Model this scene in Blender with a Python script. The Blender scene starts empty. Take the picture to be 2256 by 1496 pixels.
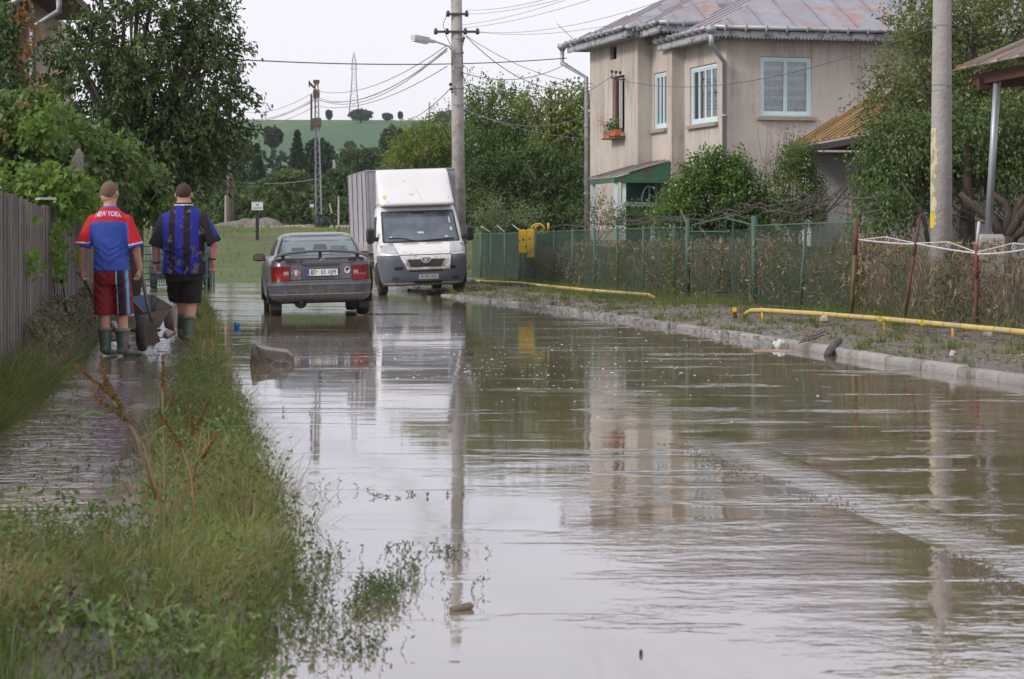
import bpy, math, random
import numpy as np
from mathutils import Vector, Matrix
from mathutils.bvhtree import BVHTree

# ------------------------------------------------------------------ camera, sky, sun, exposure
SC = bpy.context.scene
COL = SC.collection
F, CX, HY, EYE = 5235.0, 1128.0, 540.0, 1.15
cam_data = bpy.data.cameras.new('camera')
cam = bpy.data.objects.new('camera', cam_data); COL.objects.link(cam)
cam.location = (0, 0, EYE); cam.rotation_euler = (math.radians(90), 0, 0)
cam_data.sensor_width = 36.0; cam_data.lens = 36.0*F/2256.0
cam_data.shift_y = -(748.0-HY)/2256.0
cam_data.clip_start = 0.1; cam_data.clip_end = 6000
cam_data.dof.use_dof = True; cam_data.dof.focus_distance = 36.0; cam_data.dof.aperture_fstop = 11.5
SC.camera = cam
SUN_EL, SUN_AZ = math.radians(32), math.radians(-119)     # azimuth from +Y, clockwise: low sun behind the camera's left shoulder
world = bpy.data.worlds.new('World'); SC.world = world; world.use_nodes = True
wn, wl = world.node_tree.nodes, world.node_tree.links
wn.clear()
wo = wn.new('ShaderNodeOutputWorld'); wb = wn.new('ShaderNodeBackground')
sky = wn.new('ShaderNodeTexSky'); sky.sky_type = 'NISHITA'; sky.sun_disc = False
sky.sun_elevation = SUN_EL; sky.sun_rotation = SUN_AZ
sky.air_density = 1.0; sky.dust_density = 3.0; sky.ozone_density = 1.5
wm = wn.new('ShaderNodeMix'); wm.data_type = 'RGBA'; wm.inputs[0].default_value = 0.86
wm.inputs[7].default_value = (9.7, 9.45, 10.1, 1)
wl.new(sky.outputs[0], wm.inputs[6]); wl.new(wm.outputs[2], wb.inputs[0])
wb.inputs[1].default_value = 0.10
wl.new(wb.outputs[0], wo.inputs[0])
sun_data = bpy.data.lights.new('sun', 'SUN'); sun_data.energy = 1.8; sun_data.angle = math.radians(14)
sun_data.color = (1.0, 0.955, 0.90)
sun = bpy.data.objects.new('sun', sun_data); COL.objects.link(sun)
_d = Vector((math.sin(SUN_AZ)*math.cos(SUN_EL), math.cos(SUN_AZ)*math.cos(SUN_EL), math.sin(SUN_EL)))
sun.rotation_euler = _d.to_track_quat('Z', 'Y').to_euler(); sun.location = (-10, -10, 20)
SC.view_settings.view_transform = 'Standard'; SC.view_settings.look = 'None'
SC.view_settings.exposure = 0.17; SC.view_settings.gamma = 1.0; SC.view_settings.use_curve_mapping = False
SC.render.engine = 'CYCLES'
SC.cycles.max_bounces = 8; SC.cycles.diffuse_bounces = 3; SC.cycles.glossy_bounces = 4
SC.cycles.transparent_max_bounces = 8; SC.cycles.use_denoising = True
SC.cycles.sample_clamp_indirect = 8.0

rng = np.random.default_rng(7)
random.seed(7)
PI = math.pi
def R(d): return math.radians(d)
def P(px, py, Y):
    return Vector(((px-CX)*Y/F, Y, EYE-(py-HY)*Y/F))
def lerp(a, b, t): return a+(b-a)*t

# ------------------------------------------------------------------ noise
def _h(ix, iy, s):
    v = np.sin(ix*127.1+iy*311.7+s*74.7)*43758.5453
    return v-np.floor(v)
def vnoise(x, y, s=0):
    x = np.asarray(x, float); y = np.asarray(y, float)
    ix, iy = np.floor(x), np.floor(y); fx, fy = x-ix, y-iy
    fx = fx*fx*(3-2*fx); fy = fy*fy*(3-2*fy)
    a, b, c, d = _h(ix, iy, s), _h(ix+1, iy, s), _h(ix, iy+1, s), _h(ix+1, iy+1, s)
    return (a*(1-fx)+b*fx)*(1-fy)+(c*(1-fx)+d*fx)*fy
def fbm(x, y, s=0, o=4):
    t = 0; a = .5
    for k in range(o):
        t = t+a*(vnoise(x*2**k, y*2**k, s+k)-.5); a *= .5
    return t*2
def sstep(a, b, x):
    t = np.clip((np.asarray(x, float)-a)/(b-a), 0, 1); return t*t*(3-2*t)

# ------------------------------------------------------------------ materials
MATS = {}
def mat_nodes(name):
    m = bpy.data.materials.new(name); m.use_nodes = True
    nt = m.node_tree; nt.nodes.clear()
    out = nt.nodes.new('ShaderNodeOutputMaterial')
    return m, nt, out
def nn(nt, kind, **kw):
    n = nt.nodes.new(kind)
    for k, v in kw.items(): setattr(n, k, v)
    return n
def ramp(nt, fac, stops):
    r = nt.nodes.new('ShaderNodeValToRGB')
    el = r.color_ramp.elements
    while len(el) < len(stops): el.new(.5)
    for e, (p, c) in zip(el, stops):
        e.position = p; e.color = (c[0], c[1], c[2], 1)
    if fac is not None: nt.links.new(fac, r.inputs[0])
    return r.outputs[0]
def noise_out(nt, coord, scale, detail=4, rough=.55, stretch=None):
    n = nn(nt, 'ShaderNodeTexNoise'); n.inputs['Scale'].default_value = scale
    n.inputs['Detail'].default_value = detail; n.inputs['Roughness'].default_value = rough
    if stretch:
        mp = nn(nt, 'ShaderNodeMapping'); mp.inputs['Scale'].default_value = stretch
        nt.links.new(coord, mp.inputs[0]); nt.links.new(mp.outputs[0], n.inputs[0])
    else: nt.links.new(coord, n.inputs[0])
    return n.outputs[0]
def math_n(nt, op, a, b=None, c=None, clamp=False):
    n = nn(nt, 'ShaderNodeMath', operation=op); n.use_clamp = clamp
    for i, v in enumerate((a, b, c)):
        if v is None: continue
        if isinstance(v, (int, float)): n.inputs[i].default_value = v
        else: nt.links.new(v, n.inputs[i])
    return n.outputs[0]
def mixc(nt, fac, a, b, mode='MIX'):
    n = nn(nt, 'ShaderNodeMix', data_type='RGBA', blend_type=mode)
    for i, v in ((0, fac), (6, a), (7, b)):
        if isinstance(v, (int, float)): n.inputs[i].default_value = v
        elif isinstance(v, tuple): n.inputs[i].default_value = (v[0], v[1], v[2], 1)
        else: nt.links.new(v, n.inputs[i])
    return n.outputs[2]
def coords(nt, kind='Object'):
    return nn(nt, 'ShaderNodeTexCoord').outputs[kind]
def bump(nt, h, dist=.01, strength=1.0):
    b = nn(nt, 'ShaderNodeBump'); b.inputs['Strength'].default_value = strength
    b.inputs['Distance'].default_value = dist; nt.links.new(h, b.inputs['Height'])
    return b.outputs[0]
def M(name, c=(.5, .5, .5), rough=.6, metal=0., c2=None, scale=6., stretch=None, bmp=0., dirt=None, dirt_scale=2., dirt_lo=.5, dirt_hi=.62,
      spec=.5, coat=0., trans=0., ior=1.45, detail=5, alpha=None, island=None, mudz=None):
    """Principled with noise-varied colour, optional dirt blotches, optional bump."""
    if name in MATS: return MATS[name]
    m, nt, out = mat_nodes(name)
    b = nn(nt, 'ShaderNodeBsdfPrincipled'); nt.links.new(b.outputs[0], out.inputs[0])
    co = coords(nt)
    if c2 is None: c2 = tuple(x*.8 for x in c)
    nz = noise_out(nt, co, scale, detail, .6, stretch)
    col = ramp(nt, nz, [(.3, c), (.7, c2)])
    if island:
        g = nn(nt, 'ShaderNodeNewGeometry')
        k = ramp(nt, g.outputs['Random Per Island'], [(0, (1-island,)*3), (1, (1+island,)*3)])
        col = mixc(nt, 1.0, col, k, 'MULTIPLY')
    if dirt:
        dn = noise_out(nt, co, dirt_scale, 6, .65)
        f = ramp(nt, dn, [(dirt_lo, (0, 0, 0)), (dirt_hi, (1, 1, 1))])
        col = mixc(nt, f, col, dirt)
    if mudz:      # dried splash thrown up from the road: dense near the sills, breaking into specks higher up
        sz = nn(nt, 'ShaderNodeSeparateXYZ'); nt.links.new(co, sz.inputs[0])
        hz_ = nn(nt, 'ShaderNodeMapRange'); hz_.inputs[1].default_value = mudz[0]; hz_.inputs[2].default_value = mudz[1]
        hz_.inputs[3].default_value = .46; hz_.inputs[4].default_value = 0.0; nt.links.new(sz.outputs[2], hz_.inputs[0])
        f = math_n(nt, 'ADD', math_n(nt, 'ADD', noise_out(nt, co, 11, 6, .75), hz_.outputs[0]), math_n(nt, 'MULTIPLY', noise_out(nt, co, 2.2, 3, .6), .35))
        f = ramp(nt, f, [(.86, (0, 0, 0)), (1.0, (.85, .85, .85))])
        col = mixc(nt, f, col, mudz[2])
    nt.links.new(col, b.inputs['Base Color'])
    b.inputs['Roughness'].default_value = rough; b.inputs['Metallic'].default_value = metal
    b.inputs['IOR'].default_value = ior; b.inputs['Specular IOR Level'].default_value = spec
    b.inputs['Coat Weight'].default_value = coat; b.inputs['Coat Roughness'].default_value = .08
    b.inputs['Transmission Weight'].default_value = trans
    if bmp: nt.links.new(bump(nt, noise_out(nt, co, scale*3, 5, .65, stretch), bmp), b.inputs['Normal'])
    MATS[name] = m
    return m
def Mobj(name, c, c2, rough=.7, scale=8., stretch=None, bmp=0., var=.25, metal=0., dirt=None):
    """like M but each object (board, tile, stone) gets its own shade."""
    if name in MATS: return MATS[name]
    m, nt, out = mat_nodes(name)
    b = nn(nt, 'ShaderNodeBsdfPrincipled'); nt.links.new(b.outputs[0], out.inputs[0])
    co = coords(nt)
    oi = nn(nt, 'ShaderNodeObjectInfo')
    vm = nn(nt, 'ShaderNodeVectorMath', operation='ADD')
    nt.links.new(co, vm.inputs[0])
    cb = nn(nt, 'ShaderNodeCombineXYZ')
    r10 = math_n(nt, 'MULTIPLY', oi.outputs['Random'], 37.0)
    for i in range(3): nt.links.new(r10, cb.inputs[i])
    nt.links.new(cb.outputs[0], vm.inputs[1]); co = vm.outputs[0]
    col = ramp(nt, noise_out(nt, co, scale, 5, .6, stretch), [(.3, c), (.7, c2)])
    k = ramp(nt, oi.outputs['Random'], [(0, (1-var,)*3), (1, (1+var,)*3)])
    col = mixc(nt, 1.0, col, k, 'MULTIPLY')
    if dirt:
        f = ramp(nt, noise_out(nt, co, 1.3, 6, .65), [(.52, (0, 0, 0)), (.64, (1, 1, 1))])
        col = mixc(nt, f, col, dirt)
    nt.links.new(col, b.inputs['Base Color'])
    b.inputs['Roughness'].default_value = rough; b.inputs['Metallic'].default_value = metal
    if bmp: nt.links.new(bump(nt, noise_out(nt, co, scale*2.5, 5, .65, stretch), bmp), b.inputs['Normal'])
    MATS[name] = m
    return m
def Mleaf(name, cols, rough=.5, transl=.35, spec=.35, lo=.70, nsc=1.6):
    """foliage / grass: colour differs from leaf to leaf (Random Per Island), light passes through."""
    if name in MATS: return MATS[name]
    m, nt, out = mat_nodes(name)
    g = nn(nt, 'ShaderNodeNewGeometry')
    n = len(cols)
    st = [(i/(n-1) if n > 1 else 0, c) for i, c in enumerate(cols)]
    col = ramp(nt, g.outputs['Random Per Island'], st)
    nz = noise_out(nt, coords(nt), nsc, 3, .5)
    col = mixc(nt, 1.0, col, ramp(nt, nz, [(.32, (lo, lo, lo)), (.68, (1.28, 1.27, 1.2))]), 'MULTIPLY')
    b = nn(nt, 'ShaderNodeBsdfPrincipled'); nt.links.new(col, b.inputs['Base Color'])
    b.inputs['Roughness'].default_value = rough; b.inputs['Specular IOR Level'].default_value = spec
    t = nn(nt, 'ShaderNodeBsdfTranslucent')
    nt.links.new(mixc(nt, 1.0, col, (1.25, 1.3, .7), 'MULTIPLY'), t.inputs[0])
    mx = nn(nt, 'ShaderNodeMixShader'); mx.inputs[0].default_value = transl
    nt.links.new(b.outputs[0], mx.inputs[1]); nt.links.new(t.outputs[0], mx.inputs[2])
    nt.links.new(mx.outputs[0], out.inputs[0])
    MATS[name] = m
    return m

# ------------------------------------------------------------------ mesh helpers
WLOC = {}
def tag(o, label=None, cat=None, group=None, kind=None):
    if label: o['label'] = label
    if cat: o['category'] = cat
    if group: o['group'] = group
    if kind: o['kind'] = kind
    return o
def root(name, loc, label, cat, group=None, rot=(0, 0, 0)):
    o = bpy.data.objects.new(name, None); COL.objects.link(o)
    o.location = loc; o.rotation_euler = rot; o.empty_display_size = .2
    WLOC[o] = Vector(loc)
    return tag(o, label, cat, group)
def link(name, me, mats, parent=None, local=False):
    o = bpy.data.objects.new(name, me); COL.objects.link(o)
    if not isinstance(mats, (list, tuple)): mats = [mats]
    if len(me.materials) == 0:
        for m in mats: me.materials.append(m)
    if parent is not None:
        o.parent = parent
        w = WLOC.get(parent, Vector((0, 0, 0)))
        if not local:
            me.transform(Matrix.Translation(-w))
        WLOC[o] = w.copy() if not local else Vector((0, 0, 0))
    else: WLOC[o] = Vector((0, 0, 0))
    return o
def mesh_np(name, V, Fc, mats, parent=None, local=False, smooth=False, midx=None):
    """V (n,3) array, Fc (m,k) int array with k=3 or 4."""
    me = bpy.data.meshes.new(name)
    V = np.ascontiguousarray(V, dtype=np.float32); Fc = np.ascontiguousarray(Fc, dtype=np.int32)
    k = Fc.shape[1]
    me.vertices.add(len(V)); me.vertices.foreach_set('co', V.ravel())
    me.loops.add(Fc.size); me.loops.foreach_set('vertex_index', Fc.ravel())
    me.polygons.add(len(Fc))
    me.polygons.foreach_set('loop_start', np.arange(0, Fc.size, k, dtype=np.int32))
    try: me.polygons.foreach_set('loop_total', np.full(len(Fc), k, dtype=np.int32))
    except Exception: pass
    if midx is not None: me.polygons.foreach_set('material_index', np.asarray(midx, dtype=np.int32))
    me.polygons.foreach_set('use_smooth', np.full(len(Fc), bool(smooth)))
    me.update(calc_edges=True); me.validate()
    return link(name, me, mats, parent, local)

class MB:
    """collects solids; build() links them as ONE mesh object"""
    def __init__(s): s.v = []; s.f = []; s.m = []; s.sm = []; s.cur = 0; s.smooth = False
    def add(s, vs, fs):
        n = len(s.v); s.v += [tuple(v) for v in vs]
        for f in fs: s.f.append(tuple(i+n for i in f)); s.m.append(s.cur); s.sm.append(s.smooth)
        return s
    def box(s, c, d, rot=None, bevel=0.):
        x, y, z = d[0]/2, d[1]/2, d[2]/2
        c = Vector(c); rm = rot.to_3x3() if isinstance(rot, Matrix) else (Matrix.Rotation(rot, 3, 'Z') if rot else Matrix.Identity(3))
        if bevel <= 0:
            vs = [Vector(p) for p in ((-x,-y,-z),(x,-y,-z),(x,y,-z),(-x,y,-z),(-x,-y,z),(x,-y,z),(x,y,z),(-x,y,z))]
            return s.add([c+rm@v for v in vs], [(0,3,2,1),(4,5,6,7),(0,1,5,4),(1,2,6,5),(2,3,7,6),(3,0,4,7)])
        b = min(bevel, x*.9, y*.9, z*.9); rings = []
        for (zz, ins) in ((-z, b), (-z+b, 0), (z-b, 0), (z, b)):
            X, Y = x-ins, y-ins; k = b*.6
            rings.append([(-X+k,-Y),(X-k,-Y),(X,-Y+k),(X,Y-k),(X-k,Y),(-X+k,Y),(-X,Y-k),(-X,-Y+k)])
        vs = [c+rm@Vector((p[0], p[1], zz)) for r, zz in zip(rings, (-z, -z+b, z-b, z)) for p in r]
        fs = [tuple(range(7, -1, -1)), tuple(range(24, 32))]
        for k in range(3):
            for i in range(8): j = (i+1) % 8; fs.append((k*8+i, k*8+j, (k+1)*8+j, (k+1)*8+i))
        return s.add(vs, fs)
    def beam(s, a, b, w, h=None, up=(0, 0, 1)):
        a, b = Vector(a), Vector(b); h = h or w; d = (b-a); L = d.length; d = d/L
        u = Vector(up); sx = d.cross(u)
        if sx.length < 1e-4: sx = d.cross(Vector((0, 1, 0)))
        sx.normalize(); uz = sx.cross(d)
        vs = [p+sx*i*w/2+uz*j*h/2 for p in (a, b) for (i, j) in ((-1,-1),(1,-1),(1,1),(-1,1))]
        return s.add(vs, [(3,2,1,0),(4,5,6,7),(0,1,5,4),(1,2,6,5),(2,3,7,6),(3,0,4,7)])
    def tube(s, pts, r, n=8, caps=True):
        pts = [Vector(p) for p in pts]; k = len(pts)
        rr = r if isinstance(r, (list, tuple)) else [r]*k
        rings = []; ref = None
        for i, p in enumerate(pts):
            d = (pts[min(i+1, k-1)]-pts[max(i-1, 0)]).normalized()
            if ref is None:
                ref = d.cross(Vector((0, 0, 1)))
                if ref.length < .05: ref = d.cross(Vector((0, 1, 0)))
                ref.normalize()
            ref = (ref-d*ref.dot(d)).normalized(); o = d.cross(ref)
            rings.append([p+(ref*math.cos(2*PI*j/n)+o*math.sin(2*PI*j/n))*rr[i] for j in range(n)])
        return s.rings(rings, caps)
    def rings(s, rings, caps=True, closed=True):
        n = len(rings[0]); vs = [v for r in rings for v in r]; fs = []
        for i in range(len(rings)-1):
            for j in range(n if closed else n-1):
                q = (j+1) % n; fs.append((i*n+j, i*n+q, (i+1)*n+q, (i+1)*n+j))
        if caps and closed:
            fs.append(tuple(range(n-1, -1, -1))); b = (len(rings)-1)*n; fs.append(tuple(range(b, b+n)))
        return s.add(vs, fs)
    def prism(s, poly, ext):
        """poly: list of 3D points (planar), ext: extrusion vector"""
        n = len(poly); e = Vector(ext); a = [Vector(p) for p in poly]
        vs = a+[p+e for p in a]
        fs = [tuple(range(n-1, -1, -1)), tuple(range(n, 2*n))]+[(i, (i+1) % n, n+(i+1) % n, n+i) for i in range(n)]
        return s.add(vs, fs)
    def ball(s, c, r, nu=10, nv=6):
        r = r if isinstance(r, (tuple, list)) else (r, r, r); c = Vector(c)
        rings = []
        for i in range(nv+1):
            a = -PI/2+PI*(i+.02)/(nv+.04)
            rings.append([c+Vector((r[0]*math.cos(a)*math.cos(2*PI*j/nu), r[1]*math.cos(a)*math.sin(2*PI*j/nu), r[2]*math.sin(a))) for j in range(nu)])
        return s.rings(rings)
    def grid(s, fn, nu, nv):
        vs = [fn(i/nu, j/nv) for j in range(nv+1) for i in range(nu+1)]
        fs = [(j*(nu+1)+i, j*(nu+1)+i+1, (j+1)*(nu+1)+i+1, (j+1)*(nu+1)+i) for j in range(nv) for i in range(nu)]
        return s.add(vs, fs)
    def build(s, name, mats, parent=None, local=False, kind=None):
        me = bpy.data.meshes.new(name); me.from_pydata(s.v, [], s.f)
        me.polygons.foreach_set('material_index', s.m)
        me.polygons.foreach_set('use_smooth', s.sm)
        me.update()
        o = link(name, me, mats, parent, local)
        if kind: o['kind'] = kind
        return o
def copy_obj(o, parent=None, name=None):
    c = o.copy(); COL.objects.link(c)
    if parent is not None: c.parent = parent
    return c

# text as flat mesh (proper letter shapes), local XY plane -> given frame
def text_mesh(txt, size, extrude=0.0, bold=0.0):
    cu = bpy.data.curves.new('lettering', 'FONT'); cu.body = txt; cu.size = size
    cu.align_x = 'CENTER'; cu.align_y = 'CENTER'; cu.extrude = extrude; cu.offset = bold; cu.resolution_u = 3
    ob = bpy.data.objects.new('lettering', cu); COL.objects.link(ob)
    dg = bpy.context.evaluated_depsgraph_get()
    me = bpy.data.meshes.new_from_object(ob.evaluated_get(dg))
    COL.objects.unlink(ob); bpy.data.objects.remove(ob); bpy.data.curves.remove(cu)
    return me
def evaluated_mesh(ob):
    dg = bpy.context.evaluated_depsgraph_get()
    me = bpy.data.meshes.new_from_object(ob.evaluated_get(dg))
    return me
def remesh(mb, name, voxel, smooth_it=6, fac=.5):
    me = bpy.data.meshes.new(name); me.from_pydata(mb.v, [], mb.f); me.update()
    ob = bpy.data.objects.new(name, me); COL.objects.link(ob)
    md = ob.modifiers.new('r', 'REMESH'); md.mode = 'VOXEL'; md.voxel_size = voxel; md.adaptivity = 0
    if smooth_it:
        sm = ob.modifiers.new('s', 'SMOOTH'); sm.iterations = smooth_it; sm.factor = fac
    out = evaluated_mesh(ob)
    COL.objects.unlink(ob); bpy.data.objects.remove(ob)
    out.polygons.foreach_set('use_smooth', np.ones(len(out.polygons), dtype=bool))
    return out

# ------------------------------------------------------------------ plants
def blades(Pts, h, w, az=None, lean=None, segs=3):
    """vectorised grass blades -> V, F(quads)"""
    n = len(Pts)
    az = rng.uniform(0, 2*PI, n) if az is None else az
    lean = rng.uniform(.1, .7, n) if lean is None else lean
    fa = rng.uniform(0, PI, n)
    side = np.stack([np.cos(fa), np.sin(fa), np.zeros(n)], 1)
    d = np.stack([np.cos(az), np.sin(az), np.zeros(n)], 1)
    V = np.zeros((n, (segs+1)*2, 3))
    for k in range(segs+1):
        t = k/segs
        c = Pts+d*(h*lean*t*t)[:, None]
        c[:, 2] += h*(t-.35*lean*t*t*t)
        ww = (w*(1-t*.93)*(.75+.5*t*(1-t)))[:, None]
        V[:, 2*k] = c-side*ww/2; V[:, 2*k+1] = c+side*ww/2
    base = (np.arange(n)*(segs+1)*2)[:, None, None]
    q = np.array([[2*k, 2*k+1, 2*k+3, 2*k+2] for k in range(segs)])[None]
    return V.reshape(-1, 3), (base+q).reshape(-1, 4)
def tufts(n, xf, y0, y1, per, h, w, rad=.035, dens=None, seed=0, az=None, power=1.0, lean=(.15, .9), zf=None):
    """tussocks: blades fan outward from shared centres, each tuft with its own height and tilt"""
    y = y0+(y1-y0)*rng.random(n)**power; x = xf(y, rng.random(n))
    if dens is not None: k = rng.random(n) < dens(x, y); x, y = x[k], y[k]
    n = len(x); hs = rng.uniform(h[0], h[1], n)*(.6+.8*vnoise(x*2.1, y*2.1, seed)); ta = rng.uniform(0, 2*PI, n) if az is None else rng.normal(az, .7, n)
    rep = lambda q: np.repeat(q, per)
    m = n*per; r = rad*np.abs(rng.normal(0, 1, m)); a = rng.uniform(0, 2*PI, m)
    X = rep(x)+r*np.cos(a); Y = rep(y)+r*np.sin(a)
    ox = np.cos(a)*.6+np.cos(rep(ta))*.6; oy = np.sin(a)*.6+np.sin(rep(ta))*.6
    Z = terrain(X, Y)-.01
    return blades(np.stack([X, Y, Z], 1), rep(hs)*rng.uniform(.35, 1.1, m), w*rng.uniform(.5, 1.5, m), az=np.arctan2(oy, ox), lean=rng.uniform(lean[0], lean[1], m)*(.5+r/rad*.6), segs=4)
def leaves(C, D, N, ln, wd):
    """rhombic folded leaves: centre C, direction D, normal N (n,3), length, width -> V,F(quads)"""
    D = D/np.linalg.norm(D, axis=1)[:, None]
    S = np.cross(D, N); S /= (np.linalg.norm(S, axis=1)[:, None]+1e-9)
    Nn = np.cross(S, D)
    ln = ln[:, None]; wd = wd[:, None]
    a = C-D*ln*.5; t = C+D*ln*.5-Nn*ln*.12
    l = C-S*wd*.5-D*ln*.08+Nn*wd*.18; r = C+S*wd*.5-D*ln*.08+Nn*wd*.18
    V = np.stack([a, r, t, l], 1).reshape(-1, 3)
    n = len(C); b = (np.arange(n)*4)[:, None]
    Fq = b+np.array([[0, 1, 2, 3]])
    return V, Fq
def unit(n):
    v = rng.normal(size=(n, 3)); return v/np.linalg.norm(v, axis=1)[:, None]
def spray_cloud(ells, n_sprays, L, per, ll, lw, droop=.3, shell=.35, out=.6, spread=.06):
    """leaf sprays inside ellipsoids [(c,r),...]; returns V,F"""
    vol = np.array([e[1][0]*e[1][1]*e[1][2] for e in ells])**.75; vol /= vol.sum()
    pick = rng.choice(len(ells), n_sprays, p=vol)
    c = np.array([list(e[0]) for e in ells], float)[pick]; r = np.array([list(e[1]) for e in ells], float)[pick]
    u = unit(n_sprays)
    rad = (rng.uniform(shell**3, 1, n_sprays))**(1/3)
    s0 = c+u*r*rad[:, None]*(1-.12*rng.random(n_sprays))[:, None]
    d = u*out+unit(n_sprays)*.7; d[:, 2] -= droop*.5
    d /= np.linalg.norm(d, axis=1)[:, None]
    Ls = L*rng.uniform(.5, 1.3, n_sprays)
    t = rng.uniform(0, 1, (n_sprays, per))
    C = s0[:, None]+d[:, None]*(Ls[:, None]*t)[..., None]
    C[..., 2] -= droop*(Ls[:, None]*t*t)
    C += rng.normal(0, spread, C.shape)
    D = d[:, None]*.8+rng.normal(0, .6, C.shape); D[..., 2] -= droop*1.5
    N = rng.normal(0, .6, C.shape); N[..., 2] += .8
    n = n_sprays*per
    return leaves(C.reshape(-1, 3), D.reshape(-1, 3), N.reshape(-1, 3),
                  ll*rng.uniform(.7, 1.3, n), lw*rng.uniform(.7, 1.3, n))
def tree(name, label, base, ells, n_sprays, L, per, ll, lw, leafm, barkm, trunk_r=.12, group=None, cat='tree', droop=.3, shell=.35, out=.6,
         limbs=None, trunk_name='trunk', spread=.06):
    rt = root(name, base, label, cat, group)
    V, Fq = spray_cloud(ells, n_sprays, L, per, ll, lw, droop, shell, out, spread)
    mesh_np('crown', V, Fq, leafm, rt)
    mb = MB(); mb.smooth = True
    b = Vector(base)
    cs = [Vector(e[0]) for e in ells]
    mid = sum(cs, Vector())/len(cs)
    fork = b.lerp(Vector((b.x+(mid.x-b.x)*.3, b.y+(mid.y-b.y)*.3, mid.z)), .5)
    mb.tube([b-Vector((0, 0, .1)), b.lerp(fork, .5)+Vector((trunk_r*.3, 0, 0)), fork], [trunk_r*1.15, trunk_r*.95, trunk_r*.8], 9)
    for e in ells:
        for k in range(3):
            c = Vector(e[0]); rr = Vector(e[1])
            tip = c+Vector((random.uniform(-.6, .6)*rr.x, random.uniform(-.6, .6)*rr.y, random.uniform(-.1, .75)*rr.z))
            m1 = fork.lerp(tip, .45)+Vector((random.uniform(-.15, .15), random.uniform(-.15, .15), random.uniform(-.05, .2)))*rr.x
            mb.tube([fork, m1, tip], [trunk_r*.55, trunk_r*.32, trunk_r*.08], 6)
    mb.build(trunk_name, barkm, rt)
    return rt
def wire(a, b, sag, r, n=14):
    a, b = Vector(a), Vector(b)
    return [a.lerp(b, i/n)-Vector((0, 0, sag*4*(i/n)*(1-i/n))) for i in range(n+1)]
def clip(poly, n, d, keep_ge=True):
    """clip 2D polygon by n.x >= d"""
    out = []; m = len(poly)
    for i in range(m):
        a, b = poly[i], poly[(i+1) % m]
        fa = a[0]*n[0]+a[1]*n[1]-d; fb = b[0]*n[0]+b[1]*n[1]-d
        if not keep_ge: fa, fb = -fa, -fb
        if fa >= 0: out.append(a)
        if fa*fb < 0:
            t = fa/(fa-fb); out.append((a[0]+(b[0]-a[0])*t, a[1]+(b[1]-a[1])*t))
    return out
def sheet_roof(polys3d, width, thick, gap, mat, parent, seam_mat=None, part='roof_sheet', seam=.025):
    """cover planar 3D polygons with separate metal sheets running up the slope, raised seams between"""
    for poly in polys3d:
        p = [Vector(q) for q in poly]
        nrm = (p[1]-p[0]).cross(p[2]-p[0]).normalized()
        if nrm.z < 0: nrm = -nrm
        u = Vector((0, 0, 1)).cross(nrm).normalized(); w = nrm.cross(u).normalized()
        o = p[0]
        p2 = [((q-o).dot(u), (q-o).dot(w)) for q in p]
        lo = min(q[0] for q in p2); hi = max(q[0] for q in p2)
        k = lo-width*.35
        while k < hi:
            c = clip(p2, (1, 0), k+gap/2); c = clip(c, (1, 0), k+width-gap/2, False) if c else c
            if len(c) >= 3 and (max(q[0] for q in c)-min(q[0] for q in c)) > .03:
                mb = MB()
                lift = nrm*random.uniform(0, .004)
                pts = [o+u*a+w*b+lift for a, b in c]
                mb.prism(pts, nrm*thick)
                # standing seam along the sheet's left edge
                e = clip(c, (1, 0), k+gap/2+seam, False)
                if len(e) >= 3: mb.prism([o+u*a+w*b+nrm*(thick+.0005) for a, b in e], nrm*seam*1.4)
                mb.build(part, mat, parent)
            k += width
# ================================================================== THE SETTING
def curve(pts):
    ys = np.array([p[0] for p in pts], float); xs = np.array([p[1] for p in pts], float)
    return lambda y: np.interp(y, ys, xs)
kerbX = curve([(-60, 16.0), (0, 7.0), (19.4, 4.18), (23.2, 3.59), (27.4, 2.99), (32.5, 2.31), (37.6, 1.45), (43.6, .43), (54.7, -1.76), (70, -4.9), (80, -7.2)])
stripR = curve([(-60, -.3), (0, -.45), (6.3, -.60), (9.1, -.72), (13.1, -1.42), (19.4, -2.2), (25, -2.95), (37.6, -4.6), (60, -7.7), (72, -9.4)])
stripL = curve([(-60, -9), (0, -9), (8.5, -6.0), (9.0, -1.45), (10.2, -1.62), (13, -1.98), (19.4, -2.75), (25, -3.45), (37.6, -5.2), (60, -8.35), (72, -10)])
pathL = curve([(-60, -9.1), (0, -9.1), (8.5, -6.2), (9.0, -3.3), (13, -3.05), (17.7, -3.5), (24, -4.35), (37, -6.1), (60, -9.3), (72, -11)])
def fenceL(y): return -4.09-.136*(np.asarray(y, float)-19)
def fenceR(y): return 10.54-.164*np.asarray(y, float)

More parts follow.
